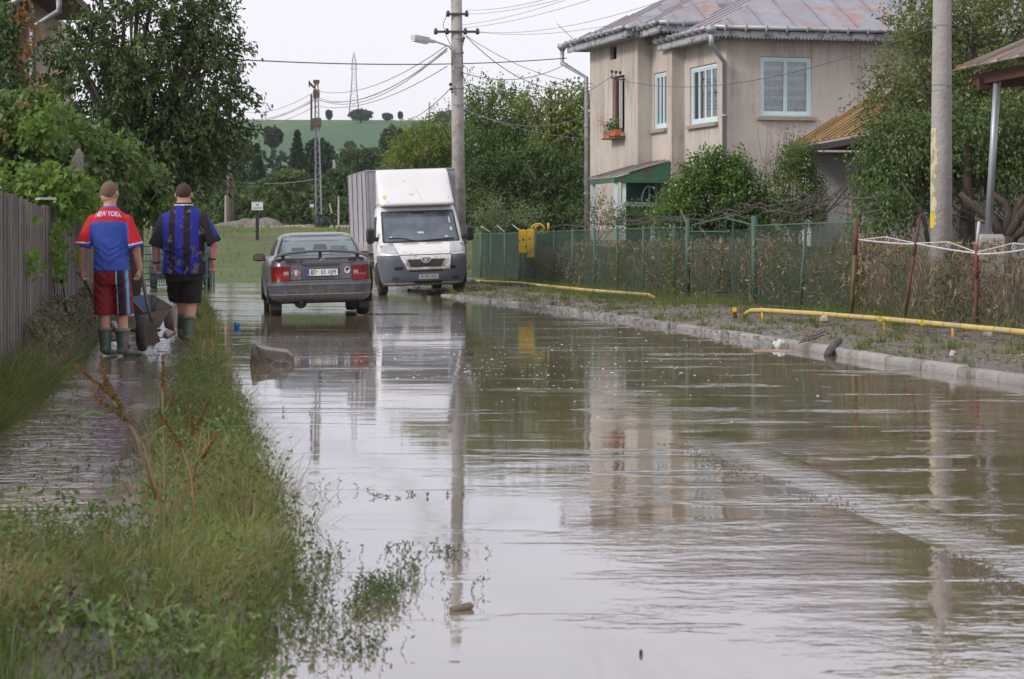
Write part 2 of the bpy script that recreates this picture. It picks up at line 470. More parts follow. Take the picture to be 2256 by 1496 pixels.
def terrain(x, y):
    x = np.asarray(x, float); y = np.asarray(y, float)
    k, sr, sl, pl = kerbX(y), stripR(y), stripL(y), pathL(y)
    nz = fbm(x*2.3, y*2.3, 3, 4); nf = fbm(x*9, y*9, 11, 2)
    road = -.10+.02*nz
    right = .055+.035*np.clip(x-k, 0, 4)+.02*nz+.012*nf
    strip = .055+.03*nz
    fg = .05+.06*sstep(-.7, -1.6, x)*sstep(8.8, 7.2, y)+.03*nz
    path = -.013+.034*nz+.020*nf
    left = .06+.10*sstep(0, .7, pl-x)+.03*nz
    z = road
    z = z+(strip-z)*sstep(0, .28, sr-x)
    z = z+(fg-z)*sstep(0, .3, sr-x)*sstep(9.0, 8.5, y)
    z = z+(path-z)*sstep(-.1, .12, sl-x)
    z = z+(left-z)*sstep(-.05, .25, pl-x)
    z = z+(right-z)*sstep(.06, .10, x-k)
    # mud ridges thrown up by wheels in the flooded road
    tx = np.interp(y, [6.5, 7.9, 9.3, 10.6, 12.4, 14.3], [1.95, 1.68, 1.52, 1.40, 1.12, .86])
    r1 = np.exp(-((x-tx)/.035)**2)*sstep(6.0, 6.8, y)*sstep(14.6, 13.4, y)*(1-.85*np.exp(-((y-9.9)/.45)**2))
    z = z+r1*(.106+.05*fbm(x*16, y*9, 21, 3))*(x < k-.3)
    # end of the road: embankment, then the plain, then the far hill
    far = np.interp(y, [72, 76, 80, 88, 95, 110, 160, 250, 400, 650, 900, 1000, 1600], [-.06, .25, .62, 1.55, 1.82, 2.05, 2.4, 4.2, 12.3, 27.6, 48.6, 50.5, 30])
    hn = fbm(x*.012, y*.012, 5, 3)*np.interp(y, [120, 400, 900, 1600], [0, 1.2, .7, 6])
    far = far+fbm(x*.5, y*.5, 9, 3)*.10+hn
    w = sstep(70.5, 73, y)
    gard = .30+.12*sstep(6, 30, np.abs(x))
    out = sstep(.6, 3, x-fenceR(y))*sstep(75, 60, y)
    z = z+(gard-z)*out*(x > k)
    z = z*(1-w)+far*w
    return z

xs = np.concatenate([np.linspace(-900, -60, 26), np.linspace(-55, -13, 22), np.arange(-12, -7, .35), np.arange(-7, 7.01, .085), np.arange(7.3, 13, .35), np.linspace(14, 55, 24), np.linspace(60, 900, 26)])
ys = np.concatenate([np.linspace(-60, 3, 16), np.arange(3.5, 5.5, .25), np.arange(5.6, 16, .075), np.arange(16, 46, .14), np.arange(46, 75, .4), np.arange(75, 125, 1.0), np.linspace(126, 400, 60), np.linspace(410, 1600, 60)])
gx, gy = np.meshgrid(xs, ys)
gz = terrain(gx, gy)
nx, ny = len(xs), len(ys)
idx = np.arange(nx*ny).reshape(ny, nx)
gf = np.stack([idx[:-1, :-1], idx[:-1, 1:], idx[1:, 1:], idx[1:, :-1]], -1).reshape(-1, 4)
fx = (gx[:-1, :-1]+gx[1:, 1:]).ravel()/2; fy = (gy[:-1, :-1]+gy[1:, 1:]).ravel()/2
mi = np.zeros(len(fx), int)                                  # 0 mud
mi[(fx > fenceR(fy)+.3) & (fy < 74)] = 1                      # garden soil
mi[(fx < pathL(fy)-.1) & (fy < 74)] = 1
mi[(fy >= 72.5) & (fy < 99)] = 2                              # grassy bank
mi[(fy >= 99) & (fy < 112)] = 3                               # dirt track
mi[(fy >= 112) & (fy < 330)] = 1
mi[fy >= 330] = 4                                             # field
def mud_mat(name, c, c2, rough_lo, rough_hi, b=.02):
    m, nt, out = mat_nodes(name)
    p = nn(nt, 'ShaderNodeBsdfPrincipled'); nt.links.new(p.outputs[0], out.inputs[0]); co = coords(nt)
    n1 = noise_out(nt, co, 1.7, 6, .65); n2 = noise_out(nt, co, 14, 5, .7)
    nt.links.new(mixc(nt, .5, ramp(nt, n1, [(.35, c), (.65, c2)]), ramp(nt, n2, [(.3, c2), (.7, c)])), p.inputs['Base Color'])
    rr = nn(nt, 'ShaderNodeMapRange'); rr.inputs[1].default_value = .38; rr.inputs[2].default_value = .62
    rr.inputs[3].default_value = rough_lo; rr.inputs[4].default_value = rough_hi
    nt.links.new(n1, rr.inputs[0]); nt.links.new(rr.outputs[0], p.inputs['Roughness'])
    nt.links.new(bump(nt, mixc(nt, .5, n2, noise_out(nt, co, 45, 4, .7)), b), p.inputs['Normal'])
    MATS[name] = m; return m
mud = mud_mat('wet_mud', (.085, .068, .052), (.14, .115, .092), .16, .6)
soil = M('garden_soil', (.055, .06, .03), .95, c2=(.075, .06, .035), scale=3, bmp=.05)
bank = M('bank_grass', (.07, .115, .03), .9, c2=(.11, .14, .045), scale=1.2, bmp=.08, dirt=(.085, .085, .04), dirt_scale=.5, dirt_lo=.5, dirt_hi=.66)
dirt = M('dirt_track', (.30, .245, .19), .95, c2=(.36, .31, .25), scale=.8)
m, nt, out = mat_nodes('field_crop')
p = nn(nt, 'ShaderNodeBsdfPrincipled'); nt.links.new(p.outputs[0], out.inputs[0]); co = coords(nt)
n1 = noise_out(nt, co, .02, 5, .6, (1, .35, 1)); n2 = noise_out(nt, co, .5, 4, .6, (.3, 1.6, 1))
c = ramp(nt, n1, [(.35, (.028, .095, .035)), (.52, (.045, .13, .045)), (.60, (.11, .18, .055)), (.68, (.03, .095, .04))])
c = mixc(nt, .5, c, ramp(nt, n2, [(.35, (.03, .075, .03)), (.65, (.085, .15, .06))]))
nt.links.new(c, p.inputs['Base Color']); p.inputs['Roughness'].default_value = .95
nt.links.new(bump(nt, n2, .6), p.inputs['Normal']); field = m
g = mesh_np('ground', np.stack([gx.ravel(), gy.ravel(), gz.ravel()], 1), gf, [mud, soil, bank, dirt, field], smooth=True, midx=mi)
tag(g, kind='structure')

# ---- flood water
m, nt, out = mat_nodes('muddy_water')
co = coords(nt)
pb = nn(nt, 'ShaderNodeBsdfDiffuse'); gl = nn(nt, 'ShaderNodeBsdfGlossy')
n1 = noise_out(nt, co, .9, 5, .6)
nt.links.new(ramp(nt, n1, [(.35, (.175, .132, .078)), (.65, (.22, .168, .104))]), pb.inputs[0])
sx = nn(nt, 'ShaderNodeSeparateXYZ'); nt.links.new(co, sx.inputs[0])
# calm <-> rippled patches, drawn out along the current
patch = noise_out(nt, co, 1.0, 4, .55, (.55, .85, 1))
pm = ramp(nt, patch, [(.44, (.05, .05, .05)), (.53, (.7, .7, .7)), (.62, (1.6, 1.6, 1.6))])
dX = math_n(nt, 'ADD', sx.outputs[0], 1.6)
rightw = nn(nt, 'ShaderNodeMapRange'); rightw.inputs[1].default_value = -.3; rightw.inputs[2].default_value = 2.2
rightw.inputs[3].default_value = .10; rightw.inputs[4].default_value = 1.0; nt.links.new(sx.outputs[0], rightw.inputs[0])
neary = nn(nt, 'ShaderNodeMapRange'); neary.inputs[1].default_value = 12; neary.inputs[2].default_value = 24
neary.inputs[3].default_value = 1.0; neary.inputs[4].default_value = .10; nt.links.new(sx.outputs[1], neary.inputs[0])
amp = math_n(nt, 'MULTIPLY', math_n(nt, 'MULTIPLY', pm, rightw.outputs[0]), neary.outputs[0])
# disturbed water along the wheel-thrown mud ridge
tr = math_n(nt, 'ADD', math_n(nt, 'MULTIPLY', sx.outputs[1], .127), -2.82)          # x + .127 y - 2.82 ~ 0 on the ridge
tr = math_n(nt, 'ABSOLUTE', math_n(nt, 'ADD', math_n(nt, 'ADD', sx.outputs[0], tr), -.14))
trm = nn(nt, 'ShaderNodeMapRange'); trm.inputs[1].default_value = .02; trm.inputs[2].default_value = .20
trm.inputs[3].default_value = 1; trm.inputs[4].default_value = 0; nt.links.new(tr, trm.inputs[0])
try_ = nn(nt, 'ShaderNodeMapRange'); try_.inputs[1].default_value = 14.5; try_.inputs[2].default_value = 12.5
try_.inputs[3].default_value = 0; try_.inputs[4].default_value = 1; nt.links.new(sx.outputs[1], try_.inputs[0])
trk = math_n(nt, 'MULTIPLY', trm.outputs[0], try_.outputs[0])
# hard-edged long streaks further out
stk = ramp(nt, noise_out(nt, co, 1.0, 3, .5, (.35, 1.9, 1)), [(.60, (0, 0, 0)), (.67, (1, 1, 1))])
pth = math_n(nt, 'ADD', sx.outputs[0], math_n(nt, 'MULTIPLY', sx.outputs[1], .133))
pthm = nn(nt, 'ShaderNodeMapRange'); pthm.inputs[1].default_value = -.2; pthm.inputs[2].default_value = -.5
pthm.inputs[3].default_value = 0; pthm.inputs[4].default_value = 1; nt.links.new(pth, pthm.inputs[0])
fry = nn(nt, 'ShaderNodeMapRange'); fry.inputs[1].default_value = 33; fry.inputs[2].default_value = 42
fry.inputs[3].default_value = 0; fry.inputs[4].default_value = 1; nt.links.new(sx.outputs[1], fry.inputs[0])
frp = ramp(nt, noise_out(nt, co, 1.0, 4, .6, (.25, .6, 1)), [(.40, (0, 0, 0)), (.50, (1, 1, 1))])
frx = nn(nt, 'ShaderNodeMapRange'); frx.inputs[1].default_value = 3.4; frx.inputs[2].default_value = 2.2
frx.inputs[3].default_value = 0; frx.inputs[4].default_value = 1
nt.links.new(math_n(nt, 'ADD', sx.outputs[0], math_n(nt, 'MULTIPLY', sx.outputs[1], .1)), frx.inputs[0])
far_a = math_n(nt, 'MULTIPLY', math_n(nt, 'MULTIPLY', fry.outputs[0], frp), frx.outputs[0])
rough_a = math_n(nt, 'MAXIMUM', pthm.outputs[0], far_a)
w4 = noise_out(nt, co, 5.0, 4, .65, (.5, 1, 1))
w1 = noise_out(nt, co, 1.6, 2, .5, (.6, 1, 1))
w2 = noise_out(nt, co, 9.0, 3, .6, (.8, 1, 1))
w3 = noise_out(nt, co, 26.0, 3, .6, (.9, 1, 1))
hgt = math_n(nt, 'MULTIPLY', w1, .0016)
hgt = math_n(nt, 'ADD', hgt, math_n(nt, 'MULTIPLY', math_n(nt, 'MULTIPLY', w2, amp), .0042))
hgt = math_n(nt, 'ADD', hgt, math_n(nt, 'MULTIPLY', w3, .00006))
hgt = math_n(nt, 'ADD', hgt, math_n(nt, 'MULTIPLY', math_n(nt, 'MULTIPLY', w3, trk), .0032))
hgt = math_n(nt, 'ADD', hgt, math_n(nt, 'MULTIPLY', math_n(nt, 'MULTIPLY', w2, trk), .012))
hgt = math_n(nt, 'ADD', hgt, math_n(nt, 'MULTIPLY', math_n(nt, 'MULTIPLY', w2, stk), .0022))
hgt = math_n(nt, 'ADD', hgt, math_n(nt, 'MULTIPLY', math_n(nt, 'MULTIPLY', w4, rough_a), .014))
hgt = math_n(nt, 'ADD', hgt, math_n(nt, 'MULTIPLY', math_n(nt, 'MULTIPLY', w2, pthm.outputs[0]), .006))
stk2 = ramp(nt, noise_out(nt, co, 1.0, 5, .6, (.45, 1.3, 1)), [(.585, (0, 0, 0)), (.60, (1, 1, 1)), (.66, (.2, .2, .2))])
hgt = math_n(nt, 'ADD', hgt, math_n(nt, 'MULTIPLY', math_n(nt, 'MULTIPLY', w2, math_n(nt, 'MULTIPLY', stk2, rightw.outputs[0])), .009))
bm = bump(nt, hgt, 1.0)
nt.links.new(bm, gl.inputs['Normal']); gl.inputs['Roughness'].default_value = .035
gl.inputs['Color'].default_value = (.91, .935, 1.0, 1)
fr = nn(nt, 'ShaderNodeFresnel'); fr.inputs[0].default_value = 1.33
fac = math_n(nt, 'MULTIPLY', math_n(nt, 'POWER', fr.outputs[0], .50, clamp=True), .90)
mx = nn(nt, 'ShaderNodeMixShader'); nt.links.new(fac, mx.inputs[0])
nt.links.new(pb.outputs[0], mx.inputs[1]); nt.links.new(gl.outputs[0], mx.inputs[2]); nt.links.new(mx.outputs[0], out.inputs[0])
water = m
wy = np.linspace(-40, 76, 30); wx = np.linspace(-14, 14, 10)
mb = MB()
rows = []
for y in (-40, -10, 0, 6, 12, 20, 30, 40, 50, 60, 70, 76.5):
    xr = float(kerbX(y))+.07 if y < 70 else 14
    rows.append([(-16, y, 0), (float(stripR(y))-1, y, 0), (xr if y < 70 else -4, y, 0)] + ([(14, y, 0)] if y >= 70 else [(xr, y, 0)]))
for a, b in zip(rows[:-1], rows[1:]):
    mb.add([a[0], a[1], a[2], b[2], b[1], b[0]], [(0, 1, 4, 5), (1, 2, 3, 4)])
tag(mb.build('flood_water', water), kind='structure')

# ---- kerb of concrete stones along the right edge of the road
kr = bpy.data.objects.new('kerb', None); COL.objects.link(kr); kr['kind'] = 'structure'; WLOC[kr] = Vector((0, 0, 0))
conc_k = Mobj('kerb_concrete', (.32, .30, .285), (.24, .225, .21), .7, 5, bmp=.03, var=.12, dirt=(.13, .105, .085))
y = 12.0; prev = None
while y < 54:
    L = 1.0
    x0, x1 = float(kerbX(y)), float(kerbX(y+L))
    a = Vector((x0, y, 0)); b = Vector((x1, y+L, 0)); d = (b-a).normalized(); s = Vector((d.y, -d.x, 0))
    g = .006; mb = MB(); mb.smooth = True
    jz = random.uniform(-.008, .005)*(1 if y < 30 else 2.2); jt = random.uniform(-.004, .004)*(1 if y < 33 else 3)
    hk = float(np.interp(y, [12, 28, 36, 54], [1.0, .92, .72, .6]))
    prof = [(0, -.08), (0, .055*hk), (.018, .078*hk), (.045, .088*hk), (.08, .090*hk), (.115, .086*hk), (.125, .07*hk), (.125, -.05)]
    rings = []
    for k, t in enumerate((0, .04, .5, .96, 1)):
        c = a.lerp(b, t); c = c+d*(g if t == 0 else -g if t == 1 else 0)
        sh = .012 if t in (0, 1) else 0
        wob = random.uniform(-.004, .004)
        rings.append([c+s*(px*(1-sh)+jt)+Vector((0, 0, pz*(1-sh*2)+jz+wob)) for px, pz in prof])
    mb.rings(rings); mb.build('kerb_stone', conc_k, kr)
    y += L

# ---- haze over the far hill
hz = MB().box((0, 820, 29), (2600, 1840, 62)); hzo = hz.build('haze', None) if False else None
me = bpy.data.meshes.new('haze'); me.from_pydata(hz.v, [], hz.f)
hm, nt, out = mat_nodes('haze_air')
pv = nn(nt, 'ShaderNodeVolumePrincipled'); pv.inputs['Color'].default_value = (.80, .87, 1, 1); pv.inputs['Density'].default_value = .00014
pv.inputs['Anisotropy'].default_value = .2
nt.links.new(pv.outputs[0], out.inputs['Volume'])
me.materials.append(hm)
ho = bpy.data.objects.new('haze', me); COL.objects.link(ho); tag(ho, kind='stuff')

# ================================================================== GRASS, WEEDS, DEBRIS (uncountable)
grassG = Mleaf('grass_green', [(.10, .17, .035), (.13, .19, .05), (.075, .12, .03), (.19, .20, .08), (.12, .16, .05)], .55, .35)
grassG2 = Mleaf('grass_yellowgreen', [(.17, .21, .06), (.22, .24, .09), (.13, .17, .045), (.24, .22, .10)], .6, .4)
grassD = Mleaf('grass_dry', [(.30, .23, .11), (.20, .19, .08), (.36, .28, .15), (.15, .17, .06), (.26, .19, .10)], .7, .3)
grassM = Mleaf('muddy_weed', [(.13, .125, .085), (.18, .165, .13), (.08, .10, .045), (.22, .20, .17), (.10, .11, .06)], .75, .2)
dryW = Mleaf('dry_stalk', [(.38, .27, .18), (.50, .37, .26), (.16, .13, .085), (.24, .19, .13), (.10, .10, .055), (.50, .40, .29), (.08, .085, .05)], .8, .3, lo=.38, nsc=2.2)
leafW = Mleaf('pondweed', [(.06, .12, .03), (.10, .16, .045), (.07, .08, .04), (.12, .105, .07)], .45, .3)
def on_ground(x, y, dz=-.01): return np.stack([x, y, terrain(x, y)+dz], 1)
def field_of(name, n, xf, y0, y1, h, w, mat, dens=None, label=None, lean=(.1, .8), az=None, power=1.0, segs=3, zmin=None):
    """scatter blades; xf(y, t) gives x for t in 0..1"""
    y = y0+(y1-y0)*rng.random(n)**power; t = rng.random(n)
    x = xf(y, t)
    if dens is not None:
        keep = rng.random(n) < dens(x, y); x, y = x[keep], y[keep]
    n = len(x)
    Pt = on_ground(x, y)
    if zmin is not None:
        k = Pt[:, 2] > zmin; Pt = Pt[k]; n = len(Pt)
    hh = rng.uniform(h[0], h[1], n)*(.75+.5*vnoise(Pt[:, 0]*1.7, Pt[:, 1]*1.7, 31))
    V, Fq = blades(Pt, hh, np.full(n, w)*rng.uniform(.6, 1.4, n), az=None if az is None else rng.normal(az, .9, n), lean=rng.uniform(lean[0], lean[1], n), segs=segs)
    return V, Fq
def join(parts):
    Vs, Fs, k = [], [], 0
    for V, Fq in parts: Vs.append(V); Fs.append(Fq+k); k += len(V)
    return np.concatenate(Vs), np.concatenate(Fs)
def stuff(name, parts, mats, label=None):
    if isinstance(parts, tuple): parts = [parts]
    if isinstance(mats, list):
        mi = np.concatenate([np.full(len(p[1]), i) for i, p in enumerate(parts)])
    else: mi = None
    V, Fq = join(parts)
    o = mesh_np(name, V, Fq, mats, midx=mi); tag(o, label, kind='stuff'); return o
herbL = Mleaf('herb_leaf', [(.10, .16, .05), (.14, .20, .08), (.07, .12, .04), (.16, .17, .07)], .5, .3)
def herb(n, xf, y0, y1, h, ll=(.014, .034)):
    y = y0+(y1-y0)*rng.random(n); x = xf(y, rng.random(n)); k = rng.random(n) < np.clip(vnoise(x*2.6, y*2.6, 91)*2-.4, .08, 1); x, y = x[k], y[k]; n = len(x)
    C = on_ground(x, y, 0); C[:, 2] += rng.uniform(h[0], h[1], n)*(.5+vnoise(x*1.9, y*1.9, 17)); N = rng.normal(0, .6, (n, 3)); N[:, 2] += .9
    return leaves(C, unit(n), N, rng.uniform(ll[0], ll[1], n), rng.uniform(ll[0], ll[1], n)*.5)
clumpy = lambda s, k=2.2: (lambda x, y: np.clip(vnoise(x*k, y*k, s)*1.7-.25, .05, 1))
# foreground bank
fgx = lambda y, t: -3.4+(stripR(y)+.02+3.4)*t**.75
fgl = lambda y, t: -2.4+(stripR(y)-.02+2.4)*t**.8
stuff('foreground_grass', [
    tufts(520, fgx, 5.4, 8.8, 26, (.06, .16), .0052, .035, clumpy(1), 1),
    tufts(240, fgl, 5.6, 9.0, 26, (.10, .24), .0048, .03, clumpy(2, 1.6), 2, az=.3),
    tufts(90, lambda y, t: stripR(y)-.75*t+.03, 6.4, 10.2, 24, (.18, .40), .0034, .03, clumpy(4, 1.5), 4, az=.15, lean=(.3, 1.4)),
    field_of('', 3600, lambda y, t: -2.6+2.0*t, 5.4, 8.9, (.04, .12), .013, None, clumpy(6, 3), lean=(.3, 1.2)),
    tufts(150, lambda y, t: stripR(y)-.1-1.2*t, 6.2, 9.2, 26, (.14, .32), .0042, .04, clumpy(8, 1.4), 8, az=.35, lean=(.5, 1.6)),
    herb(11000, fgx, 5.5, 8.9, (.02, .13)), herb(3600, fgx, 5.5, 8.8, (.03, .19), (.028, .05))],
    [grassG, grassG2, grassG, leafW, grassD, leafW, herbL], 'thick weedy grass in the near left corner')
# grass strip between muddy path and flooded road
sxf = lambda y, t: stripL(y)+.05+(stripR(y)-stripL(y)-.05)*t
stuff('grass_strip', [
    tufts(430, sxf, 8.9, 22, 24, (.08, .22), .0062, .035, clumpy(2, 1.5), 22, power=.9),
    tufts(230, sxf, 8.9, 16, 26, (.20, .40), .0052, .04, clumpy(27, 1.3), 27, lean=(.2, 1.2)),
    tufts(120, sxf, 8.9, 17, 24, (.22, .42), .0045, .04, clumpy(28, 1.3), 28, lean=(.3, 1.4)),
    herb(3600, sxf, 8.9, 15, (.05, .30), (.018, .034)),
    tufts(360, sxf, 21, 54, 18, (.12, .28), .013, .05, clumpy(3, 1.2), 23, power=.9),
    tufts(190, sxf, 8.9, 22, 22, (.12, .27), .0050, .035, clumpy(9, 1.1), 24, lean=(.2, 1.1)),
    herb(5200, sxf, 8.9, 20, (.02, .16), (.02, .038)),
    tufts(85, lambda y, t: stripR(y)+.06-.3*t, 9.5, 19, 20, (.22, .42), .0034, .025, clumpy(5, 1.6), 25, az=.1, lean=(.4, 1.5)),
    tufts(150, sxf, 20, 50, 16, (.14, .30), .011, .04, clumpy(19, .9), 26),
    field_of('', 4500, lambda y, t: stripL(y)-.16+.3*t, 10, 30, (.04, .13), .007, None, clumpy(14, 2.5), lean=(.3, 1.2))],
    [grassG, grassG, grassD, herbL, grassG, grassD, leafW, grassD, grassD, grassM], 'strip of long grass between the muddy footpath and the flooded road')
# left verge below the board fence: long arching grass near, mud-caked weeds further on
lxf = lambda y, t: np.maximum(fenceL(y)+.05, pathL(y)-1.3)+(pathL(y)+.02-np.maximum(fenceL(y)+.05, pathL(y)-1.3))*t
stuff('verge_grass', [
    tufts(520, lxf, 11.5, 23, 30, (.16, .38), .0068, .04, clumpy(12, 1.1), 31, az=-.2, lean=(.4, 1.4)),
    tufts(260, lxf, 22, 46, 20, (.14, .34), .011, .05, clumpy(13, 1.3), 32),
    field_of('', 9000, lxf, 19, 46, (.12, .45), .014, None, clumpy(15, 1.5), lean=(.3, 1.2)),
    tufts(120, lxf, 12, 24, 20, (.2, .45), .005, .03, clumpy(16, 1.0), 33, az=-.2, lean=(.5, 1.5))],
    [grassG, grassG, grassM, grassD], 'arching green grass along the foot of the board fence')
n = 16000
yy = 21+16*rng.random(n); tt = rng.random(n); xx = lxf(yy, tt)
Cw = on_ground(xx, yy, 0); Cw[:, 2] += rng.uniform(.02, 1, n)*(.18+.42*vnoise(xx*1.3, yy*1.3, 44))*sstep(0, .5, 1.05-tt)
N = rng.normal(0, .6, (n, 3)); N[:, 2] += .7
stuff('muddy_weeds', leaves(Cw, unit(n), N, rng.uniform(.03, .07, n), rng.uniform(.018, .035, n)), grassM, 'mud-coated leafy weeds along the footpath')
# right verge
rxf = lambda y, t: kerbX(y)+.2+(fenceR(y)-kerbX(y)-.2)*t
rden = lambda x, y: np.clip((vnoise(x*1.6, y*1.0, 61)-.40)*4.0, 0, 1)*(.45+.55*sstep(.15, .8, (x-kerbX(y))/(fenceR(y)-kerbX(y))))+.06
stuff('kerbside_grass', [
    tufts(330, lambda y, t: kerbX(y)-.02+.26*t, 21, 56, 16, (.05, .14), .011, .05, clumpy(62, 1.1), 66), tufts(1900, rxf, 19, 66, 20, (.06, .20), .012, .06, rden, 61, power=.9), field_of('', 9000, rxf, 19, 66, (.03, .09), .012, None, rden),
    field_of('', 9000, rxf, 19, 66, (.04, .14), .010, None, rden),
    field_of('', 9000, lambda y, t: fenceR(y)-.5+.55*t, 22, 66, (.07, .24), .010, None, clumpy(63, 1.0)),
    field_of('', 5000, lambda y, t: fenceR(y)-1.5+1.2*t, 38, 54, (.08, .25), .010, None, clumpy(67, .8))],
    [grassG, grassG, grassG, grassD, grassG, grassG], 'patchy grass on the muddy verge behind the kerb')
# dry stalks and flood debris caught behind the mesh fences
n = 20000
yy = 26+36*rng.random(n)**1.15; off = .10+.95*rng.random(n)**1.4
top = np.interp(yy, [26, 36, 46, 62], [1.02, 1.20, 1.12, 1.05])*(.72+.40*vnoise(yy*1.9, off*2, 71))
xx = fenceR(yy)+off
z0 = terrain(xx, yy); hfrac = rng.random(n)**.8
Pt = np.stack([xx, yy, z0+hfrac*(top-.25)], 1)
kk = vnoise(yy*1.6, Pt[:, 2]*2.2, 55) > .38; Pt = Pt[kk]; n = len(Pt)
V, Fq = blades(Pt, rng.uniform(.12, .40, n), rng.uniform(.010, .034, n), lean=rng.uniform(.1, 1.5, n))
nb = 9000
yb = 26+36*rng.random(nb)**.9; ob = .2+1.1*rng.random(nb); xb = fenceR(yb)+ob
gb = blades(np.stack([xb, yb, terrain(xb, yb)], 1), rng.uniform(.4, 1.15, nb)*np.interp(yb, [26, 36, 46, 62], [.9, 1.1, 1., .95]), rng.uniform(.008, .02, nb), lean=rng.uniform(.05, .5, nb), segs=4)
nl = 17000
yl = 26+36*rng.random(nl)**1.15; ol = -.05+.5*rng.random(nl)**1.5; xl = fenceR(yl)+ol
zl = terrain(xl, yl)+rng.random(nl)*np.interp(yl, [26, 36, 46, 62], [.95, 1.15, 1.1, 1.0])
Nl = rng.normal(0, .7, (nl, 3)); Nl[:, 0] -= .8; Dl = rng.normal(0, .7, (nl, 3)); Dl[:, 2] -= .6
kl = vnoise(yl*1.1, zl*1.6, 73) > .42; xl, yl, zl, Dl, Nl = xl[kl], yl[kl], zl[kl], Dl[kl], Nl[kl]; nl = len(xl)
lv = leaves(np.stack([xl, yl, zl], 1), Dl, Nl, rng.uniform(.05, .17, nl), rng.uniform(.010, .032, nl))
ng = 9000
yg = 26+36*rng.random(ng); xg = fenceR(yg)+.05+.7*rng.random(ng)
gg = blades(np.stack([xg, yg, terrain(xg, yg)], 1), rng.uniform(.2, .6, ng)*(.4+1.1*vnoise(yg*.7, yg*0, 5)), rng.uniform(.008, .016, ng), lean=rng.uniform(.2, .9, ng))
stuff('dried_stalks', [(V, Fq), gb, lv, gg], [dryW, dryW, dryW, grassG], 'brown dried stalks and flood debris packed behind the mesh fence')
# small weeds standing out of the shallow water at the near edge
def sprig_patch(n, cx, cy, sx_, sy_, h=(.03, .10)):
    x = rng.normal(cx, sx_, n); y = rng.normal(cy, sy_, n); k = rng.random(n) < np.clip(vnoise(x*9, y*5, 12)*2.2-.4, .05, 1); x, y = x[k], y[k]; n = len(x)
    if n == 0: x, y, n = np.array([cx]), np.array([cy]), 1
    Pt = np.stack([x, y, np.full(n, -.008)], 1); hh = rng.uniform(h[0], h[1], n); az = rng.uniform(0, 2*PI, n); ln_ = rng.uniform(.1, .9, n)
    V, Fq = blades(Pt.copy(), hh, np.full(n, .0028), az=az, lean=ln_, segs=4)
    m_ = 6; t = np.tile(np.linspace(.25, 1, m_), n); rep = lambda q: np.repeat(q, m_)
    C = np.stack([rep(x)+np.cos(rep(az))*rep(hh*ln_)*t*t, rep(y)+np.sin(rep(az))*rep(hh*ln_)*t*t, rep(np.full(n, -.008))+rep(hh)*(t-.35*rep(ln_)*t**3)], 1)
    D = rng.normal(0, .7, (n*m_, 3)); D[:, 2] = np.abs(D[:, 2])*.6+.3; D /= np.linalg.norm(D, axis=1)[:, None]; L_ = rng.uniform(.010, .024, n*m_)
    return join([(V, Fq), leaves(C+D*(L_*.5)[:, None], D, unit(n*m_), L_, L_*.33)])
stuff('shallow_water_weeds', [sprig_patch(330, -.64, 7.65, .13, .28), sprig_patch(260, -.43, 7.9, .07, .22), sprig_patch(90, -.70, 8.55, .07, .18), sprig_patch(36, -.3, 8.9, .12, .1, (.02, .05)),
    sprig_patch(200, -.66, 6.9, .12, .25), sprig_patch(22, -.42, 6.75, .05, .08, (.02, .07)), sprig_patch(20, -.80, 11.1, .08, .06, (.02, .10)), sprig_patch(16, -.55, 10.9, .2, .05, (.01, .03)),
    sprig_patch(14, -.12, 7.9, .02, .05, (.03, .10)), sprig_patch(14, -1.45, 16.2, .15, .2, (.02, .06)),
    sprig_patch(60, 4.0, 21.6, .10, .12), sprig_patch(24, 4.55, 18.2, .06, .1, (.04, .12))], leafW, 'small weeds poking out of the shallow flood water')
# foam bubbles drifting on the water
fm = M('foam', (.9, .9, .92), .35)
n = 620
bx = np.concatenate([rng.normal(-.1, .9, 260), rng.normal(.9, .9, 220), rng.normal(-2.0, .8, 140)])
by = np.concatenate([rng.normal(21.5, 2.2, 260), rng.normal(26, 4.5, 220), rng.normal(28, 5, 140)])
Vb, Fb = [], []
for x, y in zip(bx, by):
    if x > float(kerbX(y))-.1 or x < float(stripR(y))+.1 or y > 36 or y < 15: continue
    r = random.uniform(.0028, .0075)*(1 if random.random() < .9 else 1.7); k = len(Vb)
    Vb += [(x+r*1.2*math.cos(a*PI/3), y+r*math.sin(a*PI/3), .001) for a in range(6)]+[(x+r*.7*math.cos(a*PI/3), y+r*.6*math.sin(a*PI/3), r*.35) for a in range(6)]
    for a in range(6): q = (a+1) % 6; Fb.append((k+a, k+q, k+6+q, k+6+a))
    Fb.append((k+6, k+7, k+8, k+9)); Fb.append((k+6, k+9, k+10, k+11))
o = mesh_np('foam_bubbles', Vb, Fb, fm, smooth=True); tag(o, 'white foam bubbles drifting on the flood water', kind='stuff')
